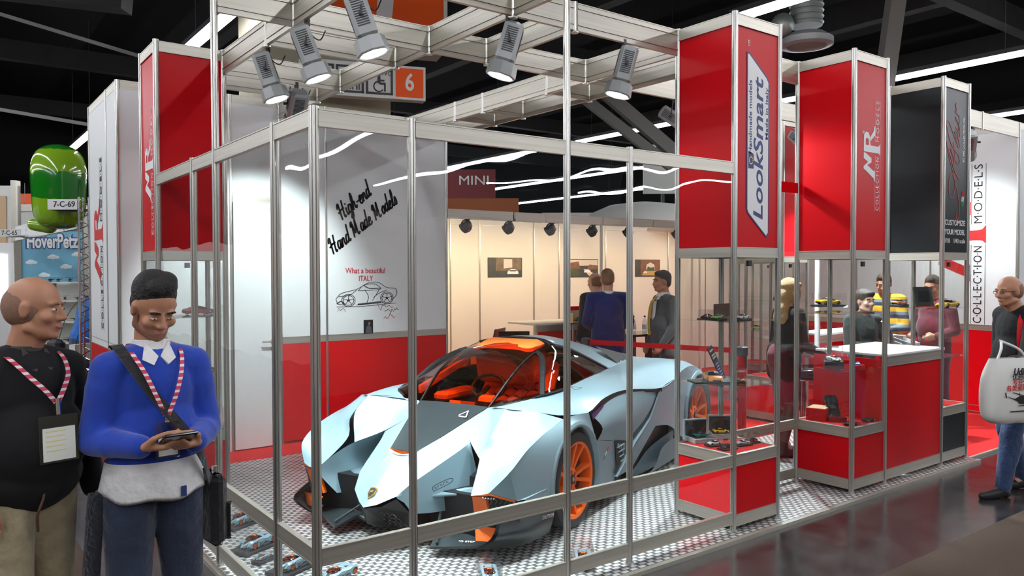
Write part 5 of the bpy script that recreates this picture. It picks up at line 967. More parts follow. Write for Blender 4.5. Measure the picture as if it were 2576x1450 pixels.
def person(label, loc, rz, J, skin, hair=None, hairm='hair_brown', top='navy_suit', bottom='charcoal_suit', shoes='shoe_black', vox=0.012, k=1.0, belly=0.0, hands=None, group=None, sleeve=0.95, s=1.0, fat=0.0, ntop=0.014, jacket=None, shirt=None, stubble=None, skirt=None, legm=None, ztop=None, lwide=0.016):
    t = thing('person', label, 'person', loc, rz, group, s)
    H = head_matrix(J['head'], J['hyaw'], J['hpitch'], J.get('hroll', 0))
    b = MB(); torso(b, J, k*0.94, belly*0.9); add_head(b, H, J['neck'], fat=fat)
    for q in 'LR':
        arm(b, J, q, (0.052, 0.041, 0.036, 0.027)); leg(b, J, q, (0.082, 0.055, 0.052, 0.036)); b.cone(J['an'+q], 0.034, V3(J['an'+q])+V3((0.06, 0, -0.05)), 0.03)
        hd = (hands or {}).get(q)
        w_, e = V3(J['wr'+q]), V3(J['el'+q])
        if hd: add_hand(b, w_, hd[0], hd[1], hd[2], hd[3] if len(hd) > 3 else 0.5)
        else: add_hand(b, w_, (w_-e).normalized(), (0, -1 if q == 'L' else 1, 0), (1, 0, 0), 0.45)
    remesh('body', b, skin, t, vox, 3 if vox < 0.008 else 2, 0.45)
    if top:
        b = MB(); torso(b, J, k, belly, ntop)
        for q in 'LR': arm(b, J, q, g=ntop*0.9, end=sleeve)
        if jacket:
            for yy in (-0.1, 0.1): b.cone(V3(J['pelvis'])+V3((0.0, yy, 0.06)), 0.11, V3(J['pelvis'])+V3((0.0, yy*1.1, -0.13)), 0.105)
        remesh('jacket' if jacket else 'top', b, top, t, max(vox, 0.009), 5)
    if skirt:
        b = MB(); b.cone(V3(J['pelvis'])+V3((0, 0, 0.02)), 0.17*k, (V3(J['knL'])+V3(J['knR']))/2+V3((0, 0, 0.04)), 0.15); b.cone(J['hipL'], 0.12, V3(J['knL'])+V3((0, 0, 0.05)), 0.10); b.cone(J['hipR'], 0.12, V3(J['knR'])+V3((0, 0, 0.05)), 0.10); remesh('skirt', b, skirt, t, 0.014, 4)
        b = MB()
        for q in 'LR': leg(b, J, q, (0.08, 0.055, 0.052, 0.036), 0.004)
        remesh('stockings', b, legm or 'stocking', t, 0.012, 3)
    elif bottom:
        b = MB(); pel = V3(J['pelvis']); b.ell(pel + V3((0, 0, 0.01)), (0.125*k+belly*0.2, 0.168*k, 0.13), 18, 14)
        for q in 'LR': leg(b, J, q, g=lwide)
        remesh('trousers', b, bottom, t, max(vox, 0.010), 4)
    for q in 'LR': shoe(None, J['an'+q], J['toe'+q], shoes, t)
    if hair:
        b = MB()
        for c_, r_ in HAIRS[hair]: b.ell(H @ V3(c_), r_, 18, 14, H.to_3x3().to_4x4())
        remesh('hair', b, hairm, t, max(0.007, vox*0.8), 2)
    for y in (-1, 1):
        lid = 0.0022 if J['hpitch'] > 20 else 0.0062
        b = MB(); b.m('eye_white').ell(H @ V3((0.080, y*0.031, 0.002-(0.0062-lid))), (0.0085, 0.0125, lid), 12, 8, H.to_3x3().to_4x4()); b.m('eye_dark').ell(H @ V3((0.0855, y*0.031, 0.002-(0.0062-lid))), (0.0038, 0.0052, lid*0.85), 10, 8, H.to_3x3().to_4x4()); b.build('eye', None, t, smooth=True)
        b = MB(); b.tube([H @ V3((0.088, y*0.014, 0.021)), H @ V3((0.091, y*0.030, 0.027)), H @ V3((0.076, y*0.050, 0.020))], 0.0042, 6, 6); b.build('eyebrow', hairm if hair else 'hair_brown', t)
    b = MB(); b.ell(H @ V3((0.0865, 0, -0.0655)), (0.0105, 0.021, 0.0075), 14, 8, H.to_3x3().to_4x4()); b.build('lips', 'lip', t, smooth=True)
    if stubble:
        b = MB(); E = lambda c, r: b.ell(H @ V3(c), r, 18, 12, H.to_3x3().to_4x4())
        E((0.030, 0, -0.080), (0.0515, 0.0535, 0.0415)); E((0.066, 0, -0.099), (0.0215, 0.0235, 0.0175)); E((0.0745, 0, -0.050), (0.0155, 0.026, 0.009))
        for y in (-1, 1): b.cone(H @ V3((0.0, y*0.054, -0.068)), 0.0225, H @ V3((0.060, y*0.018, -0.096)), 0.0185); b.cone(H @ V3((-0.002, y*0.066, -0.01)), 0.010, H @ V3((0.0, y*0.058, -0.06)), 0.018)
        remesh('stubble', b, stubble, t, 0.006, 2)
    if shirt:                                               # shirt collar and front showing in the neckline
        b = MB(); nk = V3(J['neck']); ch = V3(J['chest'])
        b.lathe([(0.082, -0.07), (0.082, -0.03), (0.070, 0.025), (0.064, 0.028), (0.068, -0.02)], nk+V3((0.005, 0, 0)), 22, cap=False)
        for y in (-1, 1): b.add([nk+V3((0.104, 0.004*y, -0.035)), nk+V3((0.068, y*0.045, 0.022)), nk+V3((0.100, y*0.064, -0.045)), nk+V3((0.126, 0.028*y, -0.066)), nk+V3((0.094, 0.004*y, -0.040)), nk+V3((0.055, y*0.04, 0.015)), nk+V3((0.09, y*0.06, -0.05)), nk+V3((0.116, 0.026*y, -0.070))], [(0, 1, 2, 3), (7, 6, 5, 4), (0, 3, 7, 4), (1, 5, 6, 2), (2, 6, 7, 3), (0, 4, 5, 1)])
        b.build('shirt_collar', shirt, t, angle=50)
    return t, H
def ribbon(mb, P, w_, nrm, th=0.002, cr=20):
    Q = crom(P, cr); vs = []; n_ = V3(nrm)
    for i, p in enumerate(Q):
        a = V3(Q[min(i+1, len(Q)-1)]-Q[max(i-1, 0)]).normalized(); nn = n_[i] if isinstance(n_, list) else n_; s_ = a.cross(nn).normalized(); p = V3(p)
        vs += [p+s_*w_/2, p-s_*w_/2, p-s_*w_/2+nn*th, p+s_*w_/2+nn*th]
    fs = []
    for i in range(len(Q)-1):
        for j in range(4): fs.append((i*4+j, i*4+(j+1) % 4, i*4+4+(j+1) % 4, i*4+4+j))
    return mb.add(vs, fs)
mat('badge_white', (0.82, 0.84, 0.74), 0.5); mat('badge_yellow', (0.75, 0.68, 0.28), 0.6); glass('badge_plastic', (0.75, 0.78, 0.76), 2.0)

# man in the blue sweater, head bowed over his phone
px_, D_ = 378, 3.15; P0 = place(px_, D_)
face = R(-84)                              # he faces the viewer's right, half toward the camera
J = stand_joints(head=(0.045, 0.0, 1.628), hyaw=4, hpitch=27, neck=(-0.005, 0, 1.475), shL=(0.01, 0.160, 1.392), shR=(0.01, -0.160, 1.392), elL=(0.01, 0.215, 1.12), elR=(0.00, -0.215, 1.12), wrL=(0.225, 0.085, 1.105), wrR=(0.225, -0.105, 1.115), knL=(0.03, 0.105, 0.50), anL=(-0.02, 0.12, 0.09), toeL=(0.18, 0.15, 0), knR=(0.05, -0.11, 0.5), anR=(0.02, -0.12, 0.09))
t, H = person('man in a blue sweater with shoulder bag, looking down at his phone', P0, face, J, 'skin_tan', 'thick', 'hair_black', 'blue_wool', 'dark_denim', 'shoe_brown', 0.0065, 0.97, 0.012, hands={'L': ((0.55, -0.75, 0.05), (-0.25, -0.1, 1), (0.55, 0.5, 0.6), 0.45), 'R': ((0.50, 0.72, -0.02), (-0.2, 0.1, 1), (0.55, -0.5, 0.6), 0.55)}, stubble='stubble', shirt='white_cotton', sleeve=0.93, ntop=0.018)
b = MB(); b.smooth = True; ring = lambda z, x, y, wv: [((x+wv*math.sin(5*a))*math.cos(a)+0.008, (y+wv*math.sin(7*a+1))*math.sin(a), z-(0.028*max(0, math.cos(a))+0.006*math.sin(6*a) if wv else 0)) for a in np.linspace(0, math.tau, 49)]
b.loft([ring(1.03, 0.138, 0.178, 0), ring(0.97, 0.146, 0.190, 0.002), ring(0.905, 0.150, 0.200, 0.006), ring(0.903, 0.142, 0.192, 0.006), ring(0.97, 0.13, 0.175, 0.0)], 49, 14); b.build('shirt_tail', 'white_cotton', t)
MB().box(0.158, 0.164, 0.055, 0.075, 0.885, 0.925).build('shirt_label', 'navy_ink', t)
b = MB()
for s, x in ((1, 0.09), (-1, -0.09)): ribbon(b, [(-0.06, s*0.055, 1.475), (-0.01, s*0.088, 1.478), (0.07, s*0.092, 1.452), (0.138, s*0.070, 1.385), (0.168, s*0.040, 1.30), (0.170, s*0.006, 1.215)], 0.016, (0.95, 0, 0.3))
b.build('lanyard', 'lanyard_band', t); MB().box(0.162, 0.174, -0.008, 0.008, 1.185, 1.22).build('lanyard_clip', 'chrome', t)
b = MB(); b.box(0.176, 0.179, -0.045, 0.045, 1.05, 1.19); b.build('badge_pouch', 'badge_plastic', t); MB().box(0.180, 0.182, -0.036, 0.036, 1.06, 1.13).build('badge_card', 'badge_white', t)
b = MB(); ribbon(b, [(-0.15, 0.14, 1.05), (-0.155, 0.0, 1.25), (-0.11, -0.10, 1.42), (-0.01, -0.13, 1.485), (0.09, -0.112, 1.425), (0.158, -0.04, 1.29), (0.168, 0.05, 1.17), (0.16, 0.13, 1.05), (0.06, 0.21, 0.90)], 0.042, (0.6, -0.1, 0.6), 0.004, 40)
sb = thing('shoulder_bag', 'black shoulder bag hanging at the hip of the man in blue, strap across his chest', 'bag', P0, face); b.build('strap', 'black_fabric', sb)
b = MB(); b.bbox(-0.115, 0.095, 0.205, 0.275, 0.62, 0.92, 0.025); b.build('bag_body', 'black_fabric', sb); MB().bbox(-0.10, 0.085, 0.275, 0.29, 0.64, 0.80, 0.01).build('pocket', 'black_fabric', sb); b = MB(); b.cyl((0.03, 0.24, 0.92), (0.03, 0.24, 0.95), 0.012, n=8); b.build('buckle', 'chrome', sb)
# his phone
ph = thing('mobile_phone', 'black phone held in both hands of the man in the blue sweater', 'phone', (0, 0, 0)); Mp = Matrix.Translation(P0) @ Matrix.Rotation(face, 4, 'Z') @ Matrix.Translation((0.315, -0.008, 1.150)) @ Matrix.Rotation(R(-28), 4, 'Y'); ph.matrix_world = Mp
MB().bbox(-0.045, 0.045, -0.062, 0.062, -0.006, 0.006, 0.004).build('phone_body', 'gloss_black', ph); MB().box(-0.036, 0.036, -0.05, 0.05, 0.006, 0.0068).build('screen', 'dark_grey', ph)
sc = thing('scarf', 'dark fringed scarf hanging behind the right leg of the man in blue', 'scarf', P0, face)
b = MB(); b.smooth = True
for k in range(3): b.loft([[(-0.05-0.012*k, -0.205-0.008*k, 0.90), (-0.075-0.014*k, -0.215-0.010*k, 0.62), (-0.085-0.012*k, -0.222-0.014*k, 0.36+0.02*k)], [(0.0, -0.205-0.012*k, 0.92), (-0.025, -0.222-0.012*k, 0.62), (-0.03, -0.230-0.012*k, 0.35+0.02*k)], [(0.03, -0.195, 0.91), (0.01, -0.21, 0.62), (0.005, -0.218, 0.37+0.02*k)]], 10, 7)
o = b.build('scarf_cloth', 'scarf_knit', sc, merge=0.001); md = o.modifiers.new('t', 'SOLIDIFY'); md.thickness = 0.012
b = MB()
for i in range(12): x = -0.085+0.008*i; b.cyl((x, -0.228, 0.365), (x-0.004, -0.232, 0.29), 0.0025, n=4)
b.build('fringe', 'scarf_knit', sc)['kind'] = 'stuff'

# bald man in black at the left edge, head turned in profile
P1 = place(54, 3.0); f1 = math.atan2(Rv.y, Rv.x) + R(-25)
J = stand_joints(head=(0.055, 0.02, 1.632), hyaw=30, hpitch=3, neck=(0.0, 0, 1.465), shL=(0.0, 0.175, 1.385), shR=(0.0, -0.185, 1.385), elR=(-0.07, -0.25, 1.12), wrR=(0.08, -0.235, 0.935), elL=(-0.03, 0.26, 1.11), wrL=(0.06, 0.25, 0.88), knR=(0.06, -0.10, 0.5), knL=(0.0, 0.1, 0.5))
t, H = person('balding man in a black sweater and khaki trousers, seen in profile at the left edge', P1, f1, J, 'skin_tan', 'fringe', 'hair_shaved', 'black_wool', 'khaki', 'shoe_brown', 0.0065, 1.08, 0.045, hands={'R': ((0.25, 0.05, -1), (-0.3, 1, 0.0), (1, 0.2, 0.2), 0.55)}, fat=0.006, ntop=0.018, shirt='grey_shirt')
b = MB()
for s in (1, -1): ribbon(b, [(-0.07, s*0.06, 1.47), (-0.01, s*0.095, 1.475), (0.08, s*0.10, 1.45), (0.155, s*0.075, 1.385), (0.185, s*0.035, 1.33), (0.195, s*0.005, 1.285)], 0.018, (0.95, 0, 0.3))
b.build('lanyard', 'lanyard_band', t); MB().cyl((0.200, 0, 1.30), (0.205, 0, 1.24), 0.009, n=8).build('lanyard_clip', 'chrome', t)
bp_ = bpy.data.objects.new('badge', None); col.objects.link(bp_); bp_.parent = t; bp_.location = (0.218, -0.01, 1.165); bp_.rotation_euler = (0, R(-3), R(-14))
MB().box(-0.002, 0.002, -0.068, 0.068, -0.10, 0.075).build('badge_pouch', 'badge_plastic', bp_); MB().box(0.002, 0.0035, -0.056, 0.056, -0.092, 0.03).build('badge_card', 'badge_white', bp_)
b = MB()
for k in range(5): b.box(0.0036, 0.0042, -0.045, -0.045+0.07*(0.9 if k % 2 else 1.0), 0.015-0.018*k, 0.019-0.018*k)
b.build('badge_print', 'badge_yellow', bp_)
b = MB(); b.tube([(0.14, -0.02, 0.985), (0.155, -0.03, 0.93), (0.15, -0.05, 0.87), (0.135, -0.04, 0.80)], 0.005, 6, 10); b.build('belt_cord', 'shoe_brown', t)

# man with the white bag at the right edge, walking away from the stand
P2 = Vector((5.62, -0.62, ZF)); f2 = math.atan2(-Rv.y, -Rv.x) + R(8)
J = stand_joints(head=(0.10, 0, 1.62), hyaw=6, hpitch=4, neck=(0.03, 0, 1.465), wrR=(0.02, -0.24, 0.90), wrL=(0.34, 0.33, 1.10), elL=(0.17, 0.27, 1.08), knL=(0.15, 0.10, 0.50), anL=(0.22, 0.11, 0.09), toeL=(0.44, 0.13, 0.0), knR=(0.02, -0.10, 0.50), anR=(-0.14, -0.10, 0.10), toeR=(0.07, -0.12, 0.0))
P2 = place(2566, 6.25, ZF)
t, H = person('man in a dark jacket and jeans carrying a printed carrier bag at the right edge', P2, f2, J, 'skin_tan', 'fringe', 'hair_shaved', 'black_wool', 'denim', 'shoe_black', 0.010, 1.08, 0.02, ntop=0.024, jacket=True, hands={'L': ((-0.1, 0.1, -1), (0.0, -1, 0), (1, 0, 0), 0.8)})
b = MB(); 
for y in (-1, 1): b.tube([H @ V3((0.098, y*0.01, 0.004)), H @ V3((0.098, y*0.045, 0.006)), H @ V3((0.03, y*0.076, 0.004)), H @ V3((-0.005, y*0.08, 0.002))], 0.0022, 5); b.tube([H @ V3((0.099, y*(0.031+0.018*math.cos(a)), 0.0+0.013*math.sin(a))) for a in np.linspace(0, math.tau, 11)], 0.0018, 5)
b.build('glasses', 'black', t)
b = MB(); ribbon(b, [(-0.03, 0.10, 1.475), (0.05, 0.105, 1.46), (0.11, 0.13, 1.36), (0.13, 0.16, 1.15), (0.11, 0.20, 0.98)], 0.035, (0.5, 0.8, 0.3), 0.004, 20); b.build('lanyard', 'red', t)
bag = thing('carrier_bag', 'white printed carrier bag held by the man at the right edge', 'bag', P2, f2)
BM = Matrix.Translation((0.42, 0.40, 0.92)) @ Matrix.Rotation(R(8), 4, 'Z')
b = MB(); b.smooth = True
def bagring(z, w_, d_): return [(w_*math.copysign(abs(math.cos(a))**0.5, math.cos(a)), d_*math.copysign(abs(math.sin(a))**0.6, math.sin(a)), z) for a in np.linspace(0, math.tau, 25)]
b.loft([bagring(-0.26, 0.17, 0.05), bagring(-0.22, 0.23, 0.075), bagring(-0.05, 0.25, 0.085), bagring(0.10, 0.235, 0.07), bagring(0.22, 0.20, 0.03)], 25, 18)
b.add(bagring(-0.26, 0.17, 0.05)[:-1], [tuple(range(23, -1, -1))]); b.xf(BM); b.build('bag_body', 'offwhite', bag, merge=0.002)
b = MB(); b.xf(BM); b2 = MB(); b2.tube([(-0.14, 0.02, 0.20), (-0.08, 0.0, 0.28), (0.0, -0.06, 0.33), (0.02, -0.08, 0.34)], 0.010, 6, 12); b2.tube([(0.15, 0.02, 0.20), (0.09, 0.0, 0.28), (0.02, -0.06, 0.33)], 0.010, 6, 10); b2.xf(BM); b2.build('bag_handle', 'offwhite', bag)
BF = BM @ plane_matrix((0, 0.088, 0), (-1, 0, 0), (0, 0, 1))
text('UdiR/C', 'ink', BF @ Matrix.Translation((0.03, 0.125, 0)), 0.07, width=0.20, parent=bag, bold=0.03, shear=0.2); text('优迪玩具', 'ink', BF @ Matrix.Translation((0.02, 0.085, 0)), 0.05, width=0.19, parent=bag)
text('专业生产', 'red_ink', BF @ Matrix.Translation((0.02, 0.045, 0.001)), 0.045, width=0.18, parent=bag); text('各类遥控模型', 'red_ink', BF @ Matrix.Translation((0.02, 0.005, 0.001)), 0.045, width=0.30, parent=bag); strokes([[(-0.11+0.016*k, -0.165), (-0.099+0.016*k, -0.165)] for k in range(15)], 'ink', BF @ Matrix.Translation((0.02, 0, -0.002)), 0.009, 'small_print', bag)
shapes([[(-0.07, -0.07), (-0.02, -0.05), (0.04, -0.06), (0.06, -0.09), (0.03, -0.115), (-0.03, -0.11)], [(-0.16, -0.045), (-0.15, -0.05), (-0.05, -0.08), (-0.05, -0.09)], [(-0.165, -0.025), (-0.155, -0.02), (-0.148, -0.06), (-0.158, -0.062)]], 'ink', BF @ Matrix.Translation((0.02, 0.0, 0.001)), 'helicopter_print', bag)
strokes([[(-0.09, -0.025), (0.15, -0.09)], [(-0.03, -0.05), (-0.03, -0.03)], [(-0.04, -0.125), (0.08, -0.12)]], 'ink', BF @ Matrix.Translation((0.02, 0.0, 0.001)), 0.006, 'rotor_print', bag)

# shopper in the blue hoodie far down the left aisle
P3 = place(205, 9.45, ZF); f3 = math.atan2(FH.y, FH.x) - R(35)
J = stand_joints(pelvis=(0, 0, 0.97), chest=(0.08, 0, 1.27), neck=(0.17, 0, 1.45), shL=(0.13, 0.19, 1.40), shR=(0.13, -0.19, 1.40), head=(0.26, 0, 1.58), hpitch=35, elL=(0.14, 0.25, 1.12), elR=(0.14, -0.25, 1.12), wrL=(0.34, 0.16, 1.05), wrR=(0.34, -0.16, 1.05))
t, H = person('shopper in a bright blue hoodie and jeans bending over the toy shelves', P3, f3, J, 'skin_fair', 'short', 'hair_brown', 'royal_jersey', 'denim', 'shoe_brown', 0.016, 1.05, 0.02)
sb = thing('messenger_bag', 'black messenger bag on the back of the shopper in the blue hoodie', 'bag', P3, f3); b = MB(); b.bbox(-0.26, -0.14, 0.08, 0.36, 0.68, 0.98, 0.04); b.build('bag_body', 'black_fabric', sb); b = MB(); ribbon(b, [(-0.17, 0.22, 0.97), (-0.10, 0.16, 1.25), (0.03, 0.06, 1.47), (0.15, -0.08, 1.47), (0.24, -0.16, 1.25)], 0.04, (-0.8, 0.3, 0.4), 0.005, 16); b.build('strap', 'black_fabric', sb)
sb = thing('shopping_bag', 'printed paper bag hanging beside the shopper in the blue hoodie', 'bag', place(200, 9.0, 0.62), f3 + R(20)); b = MB(); b.box(-0.12, 0.12, -0.04, 0.04, 0, 0.32); b.build('bag_body', 'offwhite', sb); MB().box(-0.09, 0.09, -0.043, -0.04, 0.03, 0.14).build('print', 'navy_ink', sb)
b = MB(); b.tube([(-0.06, 0, 0.32), (-0.03, 0, 0.42), (0.03, 0, 0.42), (0.06, 0, 0.32)], 0.006, 5, 10); b.build('bag_handle', 'black', sb)

# lounge: three men in suits
back = math.atan2(FH.y, FH.x)
J = stand_joints(head=(0.03, 0, 1.66), hyaw=-18, hpitch=4, neck=(0.0, 0, 1.50), chest=(0, 0, 1.30), shL=(0, 0.20, 1.44), shR=(0, -0.20, 1.44), elL=(0.0, 0.27, 1.15), elR=(0, -0.27, 1.15), wrL=(0.22, 0.14, 1.05), wrR=(0.22, -0.16, 1.05))
t, H = person('man in a bright navy suit seen from behind at the lounge counter', place(1530, 9.4), back + R(5), J, 'skin_fair', 'short', 'hair_ginger', 'navy_suit', 'navy_suit', 'shoe_black', 0.014, 1.12, 0.02, jacket=True, shirt='white_cotton')
J = stand_joints(head=(0.03, 0, 1.62), hyaw=10, hpitch=6)
person('balding man half hidden behind the navy suit at the lounge counter', place(1499, 10.1), back + R(28), J, 'skin_fair', 'fringe', 'hair_ginger', 'charcoal_suit', 'charcoal_suit', 'shoe_black', 0.016, 1.08, 0.03, jacket=True)
J = stand_joints(head=(0.04, 0, 1.64), hyaw=0, hpitch=0, neck=(0, 0, 1.49), wrR=(0.10, -0.24, 0.90), wrL=(0.14, 0.22, 0.92), elL=(-0.01, 0.26, 1.15), elR=(-0.03, -0.26, 1.15))
t, H = person('grey-haired man in a dark grey suit and golden tie in profile by the lounge', place(1672, 9.1), math.atan2(-Rv.y, -Rv.x) + R(14), J, 'skin_tan', 'short', 'hair_grey', 'grey_suit', 'grey_suit', 'shoe_black', 0.014, 1.1, 0.03, jacket=True, shirt='white_cotton')
mat('gold_tie', (0.55, 0.38, 0.07), 0.5)
b = MB(); b.add([(0.150, -0.065, 1.42), (0.150, 0.085, 1.42), (0.185, 0.02, 1.04), (0.135, -0.065, 1.42), (0.135, 0.085, 1.42), (0.16, 0.02, 1.04)], [(0, 1, 2), (5, 4, 3), (0, 2, 5, 3), (1, 4, 5, 2)]); b.build('shirt_front', 'white_cotton', t)
b = MB(); ribbon(b, [(0.085, 0, 1.475), (0.160, 0, 1.40), (0.195, 0, 1.22), (0.19, 0, 1.02)], 0.06, (0.95, 0, 0.3), 0.006, 14); b.build('necktie', 'gold_tie', t)
# right-hand counters: blond woman, gesturing woman, two men
J = stand_joints(head=(0.05, 0, 1.56), hyaw=0, hpitch=12, neck=(0.02, 0, 1.41), chest=(0.02, 0, 1.22), pelvis=(-0.02, 0, 0.93), shL=(0.03, 0.16, 1.36), shR=(0.03, -0.16, 1.36), elL=(0.02, 0.22, 1.08), elR=(0.04, -0.22, 1.08), wrL=(0.25, 0.14, 0.98), wrR=(0.27, -0.16, 0.98), hipL=(-0.02, 0.08, 0.90), hipR=(-0.02, -0.08, 0.90), knL=(0.08, 0.08, 0.52), knR=(0.03, -0.08, 0.52), anL=(0.02, 0.08, 0.14), anR=(-0.06, -0.08, 0.14), toeL=(0.20, 0.09, 0), toeR=(0.13, -0.09, 0))
t, H = person('blond woman in a black blazer and burgundy skirt leaning at a bar stool', place(1977, 7.45), math.atan2(Rv.y, Rv.x) + R(12), J, 'skin_pale', 'long', 'hair_blond', 'black_wool', None, 'shoe_black', 0.012, 0.92, 0.0, jacket=True, skirt='burgundy_skirt', legm='stocking')
for q in 'LR':
    a = V3(J['an'+q]); b = MB(); b.cyl((a.x-0.04, a.y, 0.07), (a.x-0.05, a.y, 0.0), 0.010, 0.006, n=8); b.build('shoe_heel', 'shoe_black', t)
J = stand_joints(head=(0.03, 0, 1.44), hyaw=8, hpitch=-2, neck=(0, 0, 1.29), chest=(0, 0, 1.10), pelvis=(0, 0, 0.80), shL=(0, 0.155, 1.24), shR=(0, -0.155, 1.24), elL=(0.10, 0.24, 0.98), elR=(0.08, -0.22, 0.97), wrL=(0.30, 0.06, 1.16), wrR=(0.30, -0.14, 1.00), hipL=(0, 0.08, 0.78), hipR=(0, -0.08, 0.78), knL=(0.02, 0.09, 0.42), knR=(0.02, -0.09, 0.42))
toward = math.atan2(-FH.y, -FH.x)
person('brown-haired woman in a dark coat gesturing with raised hand behind the white counter', place(2172, 8.25), toward + R(12), J, 'skin_pale', 'bob', 'hair_brown', 'dark_green_coat', 'dark_denim', 'shoe_black', 0.011, 0.95, 0.0, hands={'L': ((0.25, -0.35, 0.85), (0.2, -0.9, 0), (0.3, -0.6, 0.5), 0.55)})
J = stand_joints(head=(0.06, 0, 1.60), hyaw=20, hpitch=14, neck=(0.02, 0, 1.45), wrL=(0.26, 0.12, 1.06), elL=(0.06, 0.25, 1.10), wrR=(0.24, -0.20, 1.05), elR=(0.05, -0.25, 1.1))
person('dark-haired man in a navy and yellow striped sweater bending over the counter', place(2230, 9.25), toward + R(-52), J, 'skin_tan', 'short', 'hair_brown', 'striped_knit', 'denim', 'shoe_black', 0.013, 1.05, 0.02)
J = stand_joints(head=(0.05, 0, 1.575), hyaw=14, hpitch=12, neck=(0.01, 0, 1.42), chest=(0, 0, 1.24), shL=(0, 0.18, 1.37), shR=(0, -0.18, 1.37), wrL=(0.22, 0.16, 1.02), elL=(0.0, 0.25, 1.08), wrR=(0.22, -0.16, 1.02), elR=(0.0, -0.25, 1.08))
person('man in a burgundy sweater and jeans looking down behind the black tower', place(2352, 9.0), toward + R(-62), J, 'skin_tan', 'short', 'hair_brown', 'burgundy_knit', 'dark_denim', 'shoe_black', 0.013, 1.05, 0.03)
# ------------------------------------------------------------------ model cars, cases and the rest of the stand's goods
def on(px, py, z):
    """point at height z seen at photo pixel px, py"""
    d = Fv + R2*((px-1288)/FPX) - U2*((py-725)/FPX); k = (z-CAM.z)/d.z; return CAM + d*k
def paint(name, c, rough=0.22, metal=0.1): return mat(name, c, rough, metal, coat=0.5)
paint('toy_orange', (0.95, 0.30, 0.03)); paint('toy_yellow', (0.9, 0.55, 0.02)); paint('toy_white', (0.8, 0.8, 0.78)); paint('toy_black', (0.012, 0.012, 0.014)); paint('toy_red', (0.55, 0.01, 0.015)); paint('toy_darkred', (0.20, 0.012, 0.02)); paint('toy_green', (0.02, 0.13, 0.10)); paint('toy_lime', (0.25, 0.65, 0.10)); paint('toy_silver', (0.5, 0.52, 0.54), 0.3, 0.6); paint('toy_brown', (0.05, 0.02, 0.02)); paint('toy_blue', (0.03, 0.04, 0.30)); paint('toy_paleblue', (0.35, 0.5, 0.7)); mat('toy_glass', (0.02, 0.025, 0.03), 0.08)
mat('card_brown', (0.12, 0.06, 0.045), 0.6); mat('box_grey', (0.36, 0.38, 0.39), 0.4); mat('tan_box', (0.62, 0.42, 0.24), 0.6); mat('plaque_blue', (0.03, 0.04, 0.16), 0.4); mat('screen_dark', (0.03, 0.035, 0.04), 0.1)
